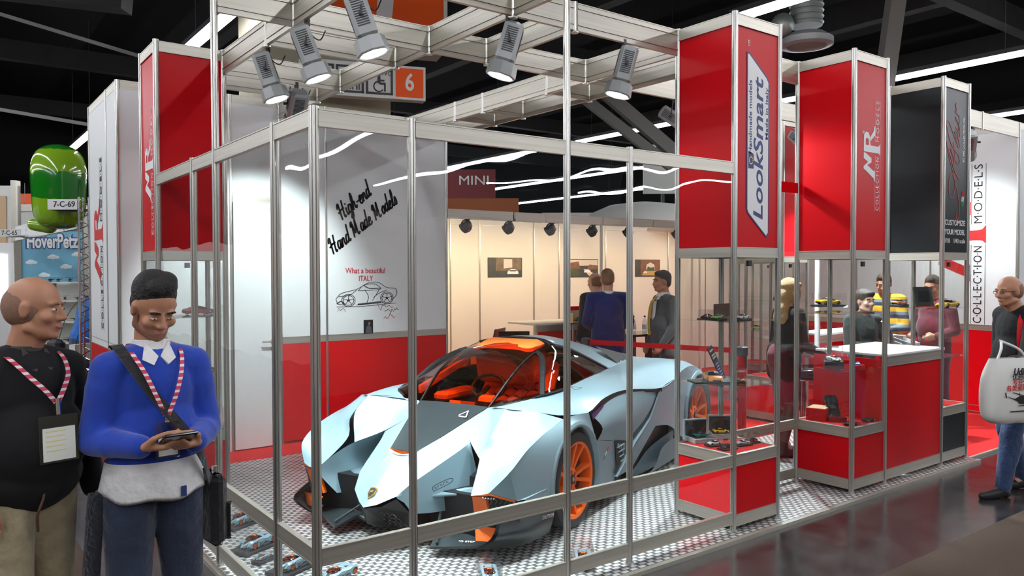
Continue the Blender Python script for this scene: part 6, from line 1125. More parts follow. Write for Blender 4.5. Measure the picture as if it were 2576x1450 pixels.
def model_car(pm):
    """sports car about 1 long, nose toward -x"""
    t = thing('model_car', 'x', 'model car', (0, 0, 0)); b = MB(); b.smooth = True
    def sec(x, w_, z0, z1, zs): return [(x, -w_, z0), (x, -w_*1.03, (z0+zs)/2), (x, -w_*0.97, zs), (x, -w_*0.80, z1*0.97), (x, 0, z1), (x, w_*0.80, z1*0.97), (x, w_*0.97, zs), (x, w_*1.03, (z0+zs)/2), (x, w_, z0)]
    S = [sec(-0.50, 0.13, 0.045, 0.085, 0.07), sec(-0.47, 0.185, 0.035, 0.115, 0.09), sec(-0.38, 0.205, 0.03, 0.155, 0.135), sec(-0.28, 0.21, 0.03, 0.175, 0.16), sec(-0.12, 0.205, 0.03, 0.185, 0.15), sec(0.1, 0.205, 0.03, 0.20, 0.155), sec(0.28, 0.215, 0.03, 0.205, 0.18), sec(0.40, 0.21, 0.035, 0.195, 0.165), sec(0.485, 0.19, 0.06, 0.175, 0.14), sec(0.50, 0.17, 0.09, 0.15, 0.13)]
    b.loft(S, 17, 30); b.add(S[0], [tuple(range(9))]); b.add(S[-1], [tuple(range(8, -1, -1))]); b.add([(p[0], p[1], 0.04) for p in (S[2][0], S[2][-1], S[7][-1], S[7][0])], [(0, 1, 2, 3)]); b.build('body', pm, t, merge=0.001, angle=50)
    b = MB(); b.smooth = True
    C_ = [[(-0.22, -0.15, 0.172), (-0.22, 0, 0.182), (-0.22, 0.15, 0.172)], [(-0.05, -0.145, 0.235), (-0.05, 0, 0.255), (-0.05, 0.145, 0.235)], [(0.06, -0.14, 0.258), (0.06, 0, 0.278), (0.06, 0.14, 0.258)], [(0.2, -0.13, 0.245), (0.2, 0, 0.262), (0.2, 0.13, 0.245)], [(0.38, -0.12, 0.20), (0.38, 0, 0.21), (0.38, 0.12, 0.20)]]
    b.loft(C_, 9, 14); b.loft([[(-0.22, -0.15, 0.172), (-0.05, -0.145, 0.235), (0.06, -0.14, 0.258), (0.2, -0.13, 0.245), (0.38, -0.12, 0.20)], [(-0.26, -0.185, 0.16), (-0.05, -0.19, 0.165), (0.06, -0.19, 0.17), (0.2, -0.19, 0.185), (0.38, -0.17, 0.19)]], 12, 3)
    b.loft([[(-0.22, 0.15, 0.172), (-0.05, 0.145, 0.235), (0.06, 0.14, 0.258), (0.2, 0.13, 0.245), (0.38, 0.12, 0.20)], [(-0.26, 0.185, 0.16), (-0.05, 0.19, 0.165), (0.06, 0.19, 0.17), (0.2, 0.19, 0.185), (0.38, 0.17, 0.19)]], 12, 3); b.build('windows', 'toy_glass', t)
    b = MB(); b.smooth = True; b.loft([[(-0.03, -0.135, 0.246), (-0.03, 0, 0.264), (-0.03, 0.135, 0.246)], [(0.06, -0.135, 0.264), (0.06, 0, 0.284), (0.06, 0.135, 0.264)], [(0.2, -0.125, 0.251), (0.2, 0, 0.268), (0.2, 0.125, 0.251)]], 9, 7); b.build('roof', pm, t)
    b = MB()
    for s in (-1, 1): b.ell((-0.43, s*0.15, 0.12), (0.035, 0.022, 0.014), 8, 6)
    b.build('headlights', 'chrome', t); b = MB(); b.box(-0.505, -0.49, -0.11, 0.11, 0.05, 0.075); b.box(0.49, 0.507, -0.15, 0.15, 0.08, 0.12); b.build('grille', 'toy_black', t)
    for x in (-0.29, 0.30):
        for s in (-1, 1):
            b = MB(); b.cyl((x, s*0.165, 0.073), (x, s*0.222, 0.073), 0.073, n=18); b.m('x'); o = b.build('wheel', 'rubber', t); b = MB(); b.lathe([(0.05, 0.0), (0.045, 0.006)], n=14, M=Matrix.Rotation(R(-90*s), 4, 'X'), c=(x, s*0.222, 0.073)); b.build('rim', 'chrome', o)
    return t
CASE = {}
def case(loc, rz, L, W_, H_, label, base='black', tilt=None, group='clear display cases', h0=0.022):
    t = thing('display_case', label, 'display case', loc, rz, group); MB().bbox(-L/2, L/2, -W_/2, W_/2, 0, h0, 0.003).build('case_base', base, t)
    b = MB(); e = 0.003; x, y = L/2-0.006, W_/2-0.006
    for q in ((-x, x, -y, -y+e), (-x, x, y-e, y), (-x, -x+e, -y, y), (x-e, x, -y, y)): b.box(*q, h0, H_)
    b.box(-x, x, -y, y, H_-e, H_); b.build('case_cover', 'case_glass', t); return t
PROTO = {}
def car_at(loc, rz, L, pm, label, group='model cars in the showcases', rot=None):
    loc = Vector(loc)
    if pm not in PROTO:
        PROTO[pm] = t = model_car(pm); t.location = loc; t.rotation_euler = rot or (0, 0, rz); t.scale = (L,)*3; t['label'] = label; t['group'] = group; return t
    return dup(PROTO[pm], loc, rz, label, group, L, rot=rot)
def mini(loc, rz, label, s=1/18):
    t = dup(CAR, loc, rz, label, 'small copies of the supercar on the metal floor', s); t.name = 'model_car'; t['category'] = 'model car'; return t
# small supercars in cases on the tread plate
for (px, py, rz, L, lab) in ((612, 1312, 24, 1/18, 'behind the second glass post'), (648, 1370, 24, 1/17, 'largest and middle of the three by the left panes'), (742, 1422, 24, 1/17, 'right of the narrow corner pane'), (663, 1405, 24, 1/40, 'tiny one between its two larger neighbours')):
    p = on(px, py, 0.022); p.z = 0
    k = L*18; case(p, R(rz), 0.31*k, 0.15*k, 0.12*k, 'clear case on the metal floor, '+lab); mini(p+Vector((0.066*k*math.cos(R(rz))*-1, -0.066*k*math.sin(R(rz)), 0.022)), R(rz), 'small grey copy of the supercar, '+lab, L)
for (px, py, rz, L, lab) in ((1466, 1412, 52, 1/20, 'facing out by the tall middle post'), (1230, 1452, 62, 1/20, 'cut off at the bottom edge below the splitter'), (852, 1452, 24, 1/18, 'at the bottom edge just right of the corner post')):
    p = on(px, py, 0.022); p.z = 0; k = L*18; case(p, R(rz), 0.31*k, 0.15*k, 0.13*k, 'clear case on the metal floor, '+lab, 'case_glass'); mini(p+Vector((-0.066*k*math.cos(R(rz)), -0.066*k*math.sin(R(rz)), 0.022)), R(rz), 'small grey copy of the supercar, '+lab, L)
CP = 'in the tall red tower with blue and white logo'
def gift_box(loc, rz, label, w_=0.17):
    t = thing('gift_box', label, 'box', loc, rz, 'open grey presentation boxes'); MB().bbox(-w_*0.45, w_*0.45, -w_*0.55, w_*0.55, 0, 0.035, 0.003).build('box_tray', 'box_grey', t); MB().box(-w_*0.38, w_*0.38, -w_*0.48, w_*0.48, 0.035, 0.037).build('box_lining', 'black', t)
    b = MB(); b.box(w_*0.45, w_*0.45+0.03, -w_*0.55, w_*0.55, 0.0, 0.15); b.build('box_lid', 'box_grey', t); MB().box(w_*0.45-0.003, w_*0.45, -w_*0.5, w_*0.5, 0.012, 0.142).build('lid_lining', 'black', t); return t
Z0, Z1, Z2 = 0.516, 0.971, 1.421
def lay(px, py, z, mx=0.075):
    p = on(px, py, z); p.z = z
    for X, Y in ((6, 0), (9, 0), (12, 0), (0, 6)):
        x0, y0 = U*X, U*Y
        if x0-0.4 < p.x < x0+U+0.4 and y0-0.4 < p.y < y0+U+0.4: p.x = min(max(p.x, x0+mx), x0+U-mx); p.y = min(max(p.y, y0+mx), y0+U-mx)
    return p
# tower 1
p = lay(1750, 1108, Z0); gift_box(p, R(70), 'open grey presentation box with dark green model car, left corner'); car_at(p+Vector((0, 0, 0.038)), R(160), 0.12, 'toy_green', 'dark green model car lying in the left open grey box')
p = lay(1832, 1092, Z0); gift_box(p, R(50), 'open grey presentation box with a yellow model car, behind the clear cases'); car_at(p+Vector((-0.02, 0, 0.038)), R(150), 0.12, 'toy_yellow', 'yellow model car in front of its open grey box')
for px, py, pm, n_ in ((1797, 1122, 'toy_white', 'white'), (1830, 1131, 'toy_black', 'black'), (1868, 1121, 'toy_silver', 'silver'), (1900, 1112, 'toy_brown', 'dark brown')):
    p = lay(px, py, Z0); case(p, R(-12), 0.13, 0.075, 0.07, 'low clear case with a %s model car, tall red tower base' % n_, h0=0.012); car_at(p+Vector((0, 0, 0.012)), R(-20), 0.10, pm, 'tiny %s model car in a low clear case on the red base' % n_)
p = lay(1793, 962, Z1); b = thing('plinth', 'flat black plinth under the bright orange model car', 'plinth', p, R(-30)); MB().box(-0.16, 0.16, -0.085, 0.085, 0, 0.012).build('slab', 'black', b); car_at(p+Vector((0, 0, 0.012)), R(52), 0.25, 'toy_orange', 'bright orange model car in front of a blue specification card')
p = lay(1822, 955, Z1); t = thing('information_card', 'tall leaning blue and black card behind the orange model car', 'card', p, R(20)); A = Matrix.Rotation(R(-22), 4, 'X') @ Matrix.Rotation(R(-10), 4, 'Y'); b = MB(); b.box(-0.055, 0.055, 0, 0.006, 0, 0.15); b.xf(A); b.build('card_front', 'plaque_blue', t); b = MB(); b.box(-0.055, 0.055, 0, 0.006, 0.15, 0.26); b.xf(A); b.build('card_header', 'black', t)
b = MB()
for k in range(6): b.box(-0.03, 0.02+0.004*(k % 3), -0.001, 0.0, 0.02+0.021*k, 0.026+0.021*k)
for q in (0.17, 0.19, 0.225): b.box(-0.04, 0.04, -0.001, 0, q, q+0.012)
b.xf(A); b.build('card_print', 'offwhite', t)
p = lay(1864, 964, Z1); case(p, R(35), 0.10, 0.07, 0.085, 'small clear case with a tiny orange model car on the middle glass shelf', h0=0.015); car_at(p+Vector((0, 0, 0.015)), R(60), 0.075, 'toy_orange', 'tiny orange model car in a small clear case on the middle shelf')
for px, py, pm, n_, L in ((1760, 806, 'toy_darkred', 'dark red', 0.11), (1804, 806, 'toy_lime', 'lime green', 0.115), (1868, 806, 'toy_white', 'white', 0.12)):
    p = lay(px, py, Z2); case(p, R(10), 0.15, 0.08, 0.075, 'clear case with a %s model car on the tall tower top shelf' % n_, h0=0.012); car_at(p+Vector((0, 0, 0.012)), R(10), L, pm, '%s model car in a clear case, top shelf of the tall red tower' % n_)
p = lay(1795, 795, Z2); o = MB().box(-0.10, 0.10, 0, 0.02, 0, 0.10).build('cardboard_box', 'card_brown', loc=p); o.rotation_euler = (0, 0, R(8)); tag(o, 'dark brown flat box standing at the back of the top glass shelf', 'box')
# tower 2
p = lay(2085, 772, Z2); case(p, R(-25), 0.30, 0.15, 0.13, 'clear case with a raised lid over the yellow model car'); car_at(p+Vector((0, 0, 0.022)), R(158), 0.24, 'toy_yellow', 'large yellow model car on the top shelf left of the gesturing woman')
p = lay(2172, 772, Z2); case(p, R(5), 0.20, 0.10, 0.09, 'clear case with an orange model car in front of the gesturing woman'); car_at(p+Vector((0, 0, 0.022)), R(175), 0.17, 'toy_orange', 'orange model car in a clear case in front of the gesturing woman')
p = lay(2130, 776, Z2); car_at(p, R(20), 0.09, 'toy_silver', 'tiny silver model car beside the large yellow one')
p = lay(2097, 917, Z1); case(p, R(35), 0.17, 0.15, 0.15, 'clear cube case with a white model car on the middle shelf', h0=0.03); mini(p+Vector((-0.02, -0.03, 0.03)), R(58), 'white copy of the supercar in a clear cube case on the middle shelf', 1/26)
mini_ = [o for o in bpy.data.objects if o.get('label', '').startswith('white copy')][0]
for o in mini_.children:
    for ms in o.material_slots:
        if ms.material and ms.material.name == 'paint': ms.link = 'OBJECT'; ms.material = MATS['toy_white']
p = lay(2158, 926, Z1); o = MB().bbox(-0.05, 0.05, -0.035, 0.035, 0, 0.025, 0.003).build('plinth', 'red', loc=p); tag(o, 'small red plinth under the tiny dark blue model car', 'plinth'); car_at(p+Vector((0, 0, 0.025)), R(30), 0.085, 'toy_blue', 'tiny dark blue model car on a red plinth')
p = lay(2060, 1054, Z0); o = MB().bbox(-0.09, 0.10, -0.08, 0.08, 0, 0.10, 0.003).build('cardboard_box', 'red', loc=p); o.rotation_euler = (0, 0, R(15)); tag(o, 'open red box in the lower showcase of the red emblem tower', 'box'); MB().box(-0.085, 0.095, -0.075, 0.075, 0.10, 0.102).build('box_inside', 'tan_box', o)
p = lay(2103, 1058, Z0); o = MB().bbox(-0.09, 0.09, -0.07, 0.07, 0, 0.04, 0.003).build('plinth', 'toy_darkred', loc=p); o.rotation_euler = (0, 0, R(40)); tag(o, 'dark red plinth carrying the tilted black model car', 'plinth')
car_at(p+Vector((0.03, 0.055, 0.075)), 0, 0.24, 'toy_black', 'black model car tilted nose down on a dark red plinth', rot=(0, R(-58), R(53)))
b = thing('display_case', 'tilted clear cover round the upright black model car', 'display case', p+Vector((0, 0, 0.04)), R(45), 'clear display cases'); q = MB()
for e in ((-0.08, -0.077, -0.09, 0.09), (0.10, 0.103, -0.09, 0.09)): q.box(*e, 0, 0.26)
q.box(-0.08, 0.10, -0.09, -0.087, 0, 0.26); q.build('case_cover', 'case_glass', b)
for px, py, n_ in ((2142, 1070, 'left'), (2195, 1062, 'right')): car_at(lay(px, py, Z0), R(172), 0.13, 'toy_brown', 'dark brown model car on the red base, %s one of two' % n_)
# tower 3
p = lay(2385, 772, Z2); car_at(p, R(-8), 0.25, 'toy_yellow', 'yellow model car on the top shelf of the black tower'); p = lay(2330, 770, Z2); b = thing('picture_frame', 'black framed display leaning on the top shelf of the black tower', 'frame', p, R(-35)); A = Matrix.Rotation(R(-14), 4, 'X'); q = MB(); q.box(-0.09, 0.09, 0, 0.02, 0, 0.19); q.xf(A); q.build('frame', 'black', b); q = MB(); q.box(-0.055, 0.055, -0.002, 0, 0.04, 0.15); q.xf(A); q.build('screen', 'screen_dark', b)
p = lay(2395, 912, Z1); car_at(p, R(15), 0.16, 'toy_darkred', 'dark red model car on the middle shelf of the black tower'); o = MB().box(-0.10, 0.10, -0.06, 0.06, 0, 0.003).build('display_mat', 'red', loc=lay(2330, 774, Z2)); tag(o, 'red display mat on the top shelf of the black tower', 'mat')
o = MB().box(-0.05, 0.05, -0.07, 0.07, 0, 0.003).build('leaflet', 'paper', loc=lay(2380, 1026, Z0)); tag(o, 'white leaflet lying in the base of the black tower', 'leaflet')
# tower 4 behind the man in blue
car_at(lay(498, 790, Z2), R(200), 0.26, 'toy_red', 'large red model car on the top shelf behind the man in blue'); car_at(lay(520, 795, Z2), R(10), 0.10, 'toy_paleblue', 'tiny pale blue model car beside the large red one'); car_at(lay(505, 938, Z1), R(195), 0.24, 'toy_darkred', 'dark red model car with rear wing on the middle shelf'); car_at(lay(475, 1066, Z0), R(165), 0.25, 'toy_white', 'large white model car above the hands of the man in blue'); car_at(lay(440, 1080, Z0), R(190), 0.10, 'toy_yellow', 'tiny yellow model car low in the tower behind the man in blue')
o = MB().bbox(-0.06, 0.06, -0.09, 0.09, 0, 0.10, 0.002).build('cardboard_box', 'red', loc=lay(540, 1062, Z0)); tag(o, 'red box on the base of the left red tower', 'box')
# the rear towers hold a few more
car_at(Vector((U*15.5, U*6.5, Z1)), R(30), 0.2, 'toy_lime', 'lime green model car far back in the low display tower'); car_at(Vector((U*13.4, U*4.4, Z2)), R(30), 0.2, 'toy_red', 'red model car in the half hidden rear tower')
# papers on the white counter
for px, py, rz, n_ in ((5.32, 0.32, 20, 'left one'), (5.62, 0.40, -10, 'right one')):
    o = MB().box(-0.05, 0.05, -0.04, 0.04, 0, 0.002).build('leaflet', 'paper', loc=(px, py, 1.0705)); o.rotation_euler = (0, 0, R(rz)); tag(o, 'white leaflet on the white counter, '+n_, 'leaflet')

# ------------------------------------------------------------------ lounge furniture
cp_ = place(1400, 10.2); t = thing('lounge_counter', 'red lounge counter with cream top behind the supercar', 'counter', (cp_.x-0.30, cp_.y+0.05, 0)); 
MB().box(0, 1.6, 0, 0.02, 0.05, 0.98).build('front_panel', 'red', t); MB().box(0, 1.6, -0.015, 0.03, 0.98, 1.06).build('counter_rail', 'alu_x', t); MB().bbox(0.0, 1.6, 0.0, 0.62, 1.06, 1.085, 0.004).build('counter_top', 'cream_panel', t)
for x in (0.0, 0.62, 1.58): post_mb(MB(), x, -0.005, 0, 1.05).build('post', 'alu_v', t)
o = MB(); o.box(-0.17, 0.17, -0.06, 0.06, 0, 0.02); o.box(-0.17, 0.17, 0.05, 0.06, 0.02, 0.16); o.box(-0.17, -0.16, -0.06, 0.06, 0.02, 0.13); o = o.build('cardboard_box', 'tan_box', loc=place(1458, 10.35, 1.086)); tag(o, 'open tan box with a teal model car on the lounge counter', 'box')
paint('toy_teal', (0.03, 0.25, 0.23)); car_at(place(1460, 10.3, 1.107), R(70), 0.2, 'toy_teal', 'teal model car in an open tan box on the lounge counter')
o = MB().box(-0.25, 0.25, -0.01, 0.01, 0, 0.05).build('red_tray', 'red', loc=place(1462, 10.5, 1.24)); o.location.z = 1.086; o.scale = (1, 1, 4.2); tag(o, 'red upright panel behind the tan box on the lounge counter', 'panel')
tp = place(1255, 9.9); t = thing('laptop_table', 'dark oval table with grey legs carrying two laptops', 'table', (tp.x, tp.y, 0), R(8))
b = MB(); b.lathe([(0.50, 0.735), (0.52, 0.75), (0.50, 0.765)], n=40); b.xf(Matrix.Diagonal((1, 0.65, 1, 1))); b.build('table_top', 'card_brown', t, angle=40)
for x in (-0.36, 0.36):
    for y in (-0.18, 0.18): MB().box(x-0.02, x+0.02, y-0.02, y+0.02, 0, 0.735).build('leg', 'lamp_grey', t)
MB().box(-0.30, 0.06, -0.22, -0.20, 0.50, 0.73).build('modesty_panel', 'box_grey', t)
def laptop(loc, rz, label, word=None):
    t = thing('laptop', label, 'laptop', loc, rz, 'laptops on the oval table'); MB().bbox(-0.19, 0.19, -0.13, 0.13, 0, 0.022, 0.004).build('laptop_base', 'black', t); MB().box(-0.16, 0.16, -0.10, 0.02, 0.022, 0.024).build('keyboard', 'dark_grey', t)
    A = Matrix.Translation((0, 0.13, 0.018)) @ Matrix.Rotation(R(-14), 4, 'X'); b = MB(); b.bbox(-0.19, 0.19, 0, 0.014, 0, 0.26, 0.004, A); b.build('laptop_lid', 'gloss_black', t); b = MB(); b.box(-0.17, 0.17, -0.001, 0, 0.02, 0.24, A); b.build('screen', 'screen_dark', t)
    if word: text(word, 'offwhite', A @ plane_matrix((0, 0.0145, 0.10), (-1, 0, 0), (0, 0, 1)), 0.03, width=0.11, parent=t, bold=0.02)
    return t
q = place(1290, 9.7, 0.766); laptop(q, math.atan2(-FH.y, -FH.x)-R(90)+R(180)+R(4)-R(180), 'black laptop seen from its lid with a white maker name', 'TOSHIBA'); q = place(1222, 10.05, 0.766); laptop(q, math.atan2(-FH.y, -FH.x)-R(90)+R(70), 'black laptop turned edge-on at the left of the oval table')
# retractable barrier
def barrier(px, D, label):
    p = place(px, D); t = thing('barrier_post', label, 'barrier post', p, 0, 'red barrier posts'); MB().lathe([(0.17, 0.0), (0.17, 0.012), (0.05, 0.03)], n=28).build('foot', 'red', t); MB().cyl((0, 0, 0.02), (0, 0, 0.98), 0.042, n=20).build('pole', 'red', t, angle=40); MB().bbox(-0.045, 0.045, -0.045, 0.045, 0.90, 1.0, 0.01).build('head', 'dark_grey', t); MB().box(-0.006, 0.006, -0.052, -0.044, 0.78, 0.99).build('slot', 'black', t); return p
pa = barrier(1868, 7.9, 'red barrier post standing behind the tall red tower'); pb = barrier(1474, 8.95, 'red barrier post behind the roof of the supercar, beside the navy suit')
d = (pb-pa); a = math.atan2(d.y, d.x); o = MB().box(0, d.length, -0.002, 0.002, -0.027, 0.027).build('barrier_strap', 'red', loc=(pa.x, pa.y, 0.955)); o.rotation_euler = (0, 0, a); tag(o, 'red fabric strap stretched between the two red barrier posts', 'strap')
# posters on the lounge wall
mat('pic_sepia', (0.16, 0.10, 0.06), 0.5, noise=(14, 0.8)); mat('pic_dark', (0.035, 0.035, 0.035), 0.5, noise=(10, 0.6)); mat('pic_sky', (0.70, 0.60, 0.50), 0.5); mat('pic_green', (0.06, 0.08, 0.03), 0.5, noise=(20, 0.7)); mat('pic_rust', (0.20, 0.07, 0.025), 0.5, noise=(16, 0.6)); mat('pic_gold', (0.55, 0.33, 0.10), 0.5)
PW = plane_matrix((0, YL-0.014, 0), (1, 0, 0), (0, 0, 1))
def poster(x, z, w_, h, label, layers):
    t = thing('poster', label, 'poster', (x, YL-0.014, z), 0, 'car posters on the lounge wall'); MB().box(-w_/2, w_/2, -0.006, 0, -h/2, h/2).build('print', 'pic_dark', t)
    Q = plane_matrix((0, -0.0065, 0), (1, 0, 0), (0, 0, 1))
    for i, (mn, pl, nm) in enumerate(layers): shapes([[(a*w_, c*h) for a, c in pl]], mn, Q @ Matrix.Translation((0, 0, 0.0012*i)), nm, t)
carp = lambda cx, cy, k: [(cx-0.15*k, cy-0.10*k), (cx-0.14*k, cy+0.02*k), (cx-0.05*k, cy+0.12*k), (cx+0.05*k, cy+0.12*k), (cx+0.14*k, cy+0.02*k), (cx+0.15*k, cy-0.10*k)]
poster(5.40, 1.82, 0.62, 0.29, 'poster of a white car before an old wooden wall', [('pic_sepia', [(-0.28, -0.18), (0.47, -0.14), (0.47, 0.46), (-0.28, 0.46)], 'backdrop'), ('pic_sky', [(-0.05, -0.05), (0.2, 0.0), (0.2, 0.42), (-0.05, 0.42)], 'backdrop'), ('white', carp(0.22, -0.22, 1.1), 'printed_car'), ('ink', [(0.12, -0.2), (0.32, -0.2), (0.32, -0.14), (0.12, -0.14)], 'printed_windscreen')])
poster(6.93, 1.81, 0.64, 0.29, 'poster of a white car on a village road', [('pic_sky', [(-0.48, 0.10), (0.48, 0.16), (0.48, 0.46), (-0.48, 0.46)], 'sky'), ('pic_rust', [(-0.48, -0.05), (-0.1, -0.05), (-0.15, 0.36), (-0.48, 0.28)], 'house'), ('pic_green', [(-0.48, -0.46), (-0.12, -0.46), (-0.2, 0.0), (-0.48, -0.05)], 'shrubs'), ('pic_rust', [(0.1, -0.1), (0.48, -0.05), (0.48, 0.15), (0.2, 0.2)], 'house'), ('pic_sky', [(0.0, -0.05), (0.06, -0.05), (0.48, -0.40), (0.40, -0.46), (0.2, -0.46)], 'road'), ('white', carp(0.13, -0.16, 0.75), 'printed_car')])
poster(8.40, 1.81, 0.60, 0.29, 'poster of a brick arch with trees beyond and a parked car', [('pic_rust', [(-0.3, -0.46), (0.48, -0.46), (0.48, 0.46), (-0.3, 0.46)], 'brick_wall'), ('pic_sky', [(-0.08, -0.15), (0.28, -0.15), (0.26, 0.2), (0.1, 0.34), (-0.06, 0.2)], 'opening'), ('pic_green', [(-0.08, -0.16), (0.28, -0.16), (0.24, 0.08), (0.12, 0.02), (0.0, 0.1)], 'trees'), ('pic_gold', [(-0.25, -0.42), (0.45, -0.42), (0.4, -0.16), (-0.15, -0.16)], 'sand'), ('white', carp(-0.12, -0.24, 0.5), 'printed_car')])
# bottles on the small bar by the grey suit
bp0 = place(1612, 10.2); t = thing('bar_table', 'dark small bar table between the suited men', 'table', (bp0.x, bp0.y, 0)); MB().box(-0.35, 0.35, -0.22, 0.22, 0.93, 0.96).build('table_top', 'gloss_black', t)
for x in (-0.31, 0.31): MB().box(x-0.02, x+0.02, -0.2, 0.2, 0, 0.93).build('leg', 'card_brown', t)
for i, px in enumerate((1594, 1622)):
    t = thing('water_bottle', 'clear plastic water bottle on the dark bar table, %s one' % ('left' if i == 0 else 'right'), 'bottle', place(px, 10.15, 0.96), 0, 'water bottles'); MB().lathe([(0.032, 0), (0.033, 0.14), (0.012, 0.19), (0.012, 0.205)], n=16).build('bottle_body', 'bottle_glass', t, angle=40); MB().cyl((0, 0, 0.205), (0, 0, 0.225), 0.014, n=12).build('cap', 'navy_ink', t); MB().lathe([(0.0335, 0.05), (0.0335, 0.11)], n=16).build('bottle_label', 'paper', t)
# bar stool by the blond woman
p = place(2022, 7.45); t = thing('bar_stool', 'bar stool with round black seat and chrome legs beside the blond woman', 'stool', p); MB().lathe([(0.16, 0.745), (0.185, 0.77), (0.19, 0.80), (0.165, 0.83), (0.02, 0.835)], n=30).build('seat', 'gloss_black', t, angle=50); MB().lathe([(0.192, 0.735), (0.196, 0.748), (0.185, 0.752)], n=30).build('seat_rim', 'chrome', t)
for k in range(4): a = k*math.pi/2+0.5; b = MB(); b.tube([(0.15*math.cos(a), 0.15*math.sin(a), 0.74), (0.19*math.cos(a), 0.19*math.sin(a), 0.35), (0.24*math.cos(a), 0.24*math.sin(a), 0.01)], 0.011, 8, 8); b.build('leg', 'chrome', t)
b = MB(); b.tube([(0.195*math.cos(a), 0.195*math.sin(a), 0.28) for a in np.linspace(0, math.tau, 25)], 0.009, 6); b.build('foot_ring', 'chrome', t)
p = place(2057, 8.2); o = MB().cyl((0, 0, 0), (0, 0, 2.3), 0.028, n=16).build('white_pole', 'white', loc=(p.x, p.y, 0)); tag(o, 'slim white upright pole behind the red emblem tower', 'pole')
# rear counter with grey machines
p = place(2062, 9.3); t = thing('rear_counter', 'white topped red counter behind the gesturing woman', 'counter', (p.x, p.y, 0), 0); MB().box(0, 2.3, 0, 0.02, 0.05, 0.93).build('front_panel', 'red', t); MB().box(0, 2.3, -0.01, 0.03, 0.90, 0.99).build('counter_rail', 'alu_x', t); MB().box(0, 2.3, 0, 0.4, 0.99, 1.01).build('counter_top', 'white', t)
for i, (px, D, rz, lab) in enumerate(((2272, 8.35, 20, 'grey card terminal behind the white counter, left of its twin'), (2306, 8.3, 5, 'grey card terminal behind the white counter, right of its twin'))):
    p = place(px, D); t = thing('cash_terminal', lab, 'terminal', (p.x, p.y, 0.94), R(rz), 'grey terminals'); b = MB(); b.prism([(0, 0), (0.26, 0), (0.26, 0.13), (0.0, 0.05)], 0, -0.11, 0.11); b.build('terminal_body', 'box_grey', t); b = MB(); b.box(-0.08, 0.0, 0.10, 0.20, 0.09, 0.13); b.build('receipt', 'paper', t)
p = place(2318, 8.3); t = thing('terminal_desk', 'low desk carrying the grey terminals behind the white counter', 'desk', (p.x, p.y, 0)); MB().box(-0.36, 0.28, -0.12, 0.30, 0.91, 0.94).build('desk_top', 'white', t); MB().box(-0.32, 0.24, -0.08, 0.26, 0.0, 0.91).build('desk_body', 'cream_panel', t)
# ------------------------------------------------------------------ neighbouring booths, far left and beyond the lounge
# toy booth at the end of the left aisle
mat('sky_print', (0.16, 0.42, 0.58), 0.5, noise=(2.5, 0.35)); mat('cloud_print', (0.72, 0.80, 0.82), 0.6)
BX = plane_matrix(place(130, 13.5, -0.19), Rv, (0, 0, 1)); BQ = BX.copy()
def bt(x, y, z): return BX @ Matrix.Translation((x, y, z))
t = thing('toy_booth_wall', 'light blue sky-print wall of the toy booth far left', 'booth wall', place(130, 13.5, -0.19), scale=1.107)
RB = plane_matrix((0, 0, 0), Rv, (0, 0, 1))
b = MB(); b.box(-0.46, 0.50, 1.62, 2.42, -0.04, 0); b.xf(RB); b.build('printed_panel', 'sky_print', t)
b = MB(); b.box(-0.50, -0.46, 0.18, 2.5, -0.06, 0.02); b.box(0.50, 0.54, 0.18, 2.5, -0.06, 0.02); b.xf(RB); b.build('booth_post', 'alu_x', t)
b = MB()
for x, z in ((-0.32, 1.90), (0.02, 1.98), (0.22, 1.83), (0.40, 2.02), (-0.12, 1.70)):
    for dx, r in ((-0.05, 0.03), (0, 0.05), (0.06, 0.035)): b.ell((x+dx, z+r*0.5, 0.0), (r*1.2, r*0.8, 0.006), 10, 6)
b.xf(RB); b.build('clouds', 'cloud_print', t)
text('HoverPetz', 'navy_ink', RB @ Matrix.Translation((0.02, 2.24, 0.004)), 0.3, width=0.86, parent=t, bold=0.075); text('HoverPetz', 'white', RB @ Matrix.Translation((0.02, 2.24, 0.008)), 0.3, width=0.80, parent=t, bold=0.03)
b = MB(); b.box(-0.46, 0.50, 0.2, 1.62, -0.05, 0); b.xf(RB); b.build('lower_panel', 'offwhite', t)
t = thing('toy_shelf', 'white shelf unit of small toys at the end of the left aisle', 'shelf', place(130, 13.2, -0.19), scale=1.107)
for z in (0.70, 1.02, 1.34, 1.62): b = MB(); b.box(-0.46, 0.50, z-0.02, z, -0.2, 0.15); b.xf(RB); b.build('shelf_board', 'offwhite', t)
b = MB(); b.box(0.02, 0.06, 0.18, 1.62, -0.02, 0.02); b.xf(RB); b.build('shelf_post', 'lamp_grey', t)
mat('toy_dark', (0.02, 0.03, 0.03), 0.5)
tp_ = None; k = 0
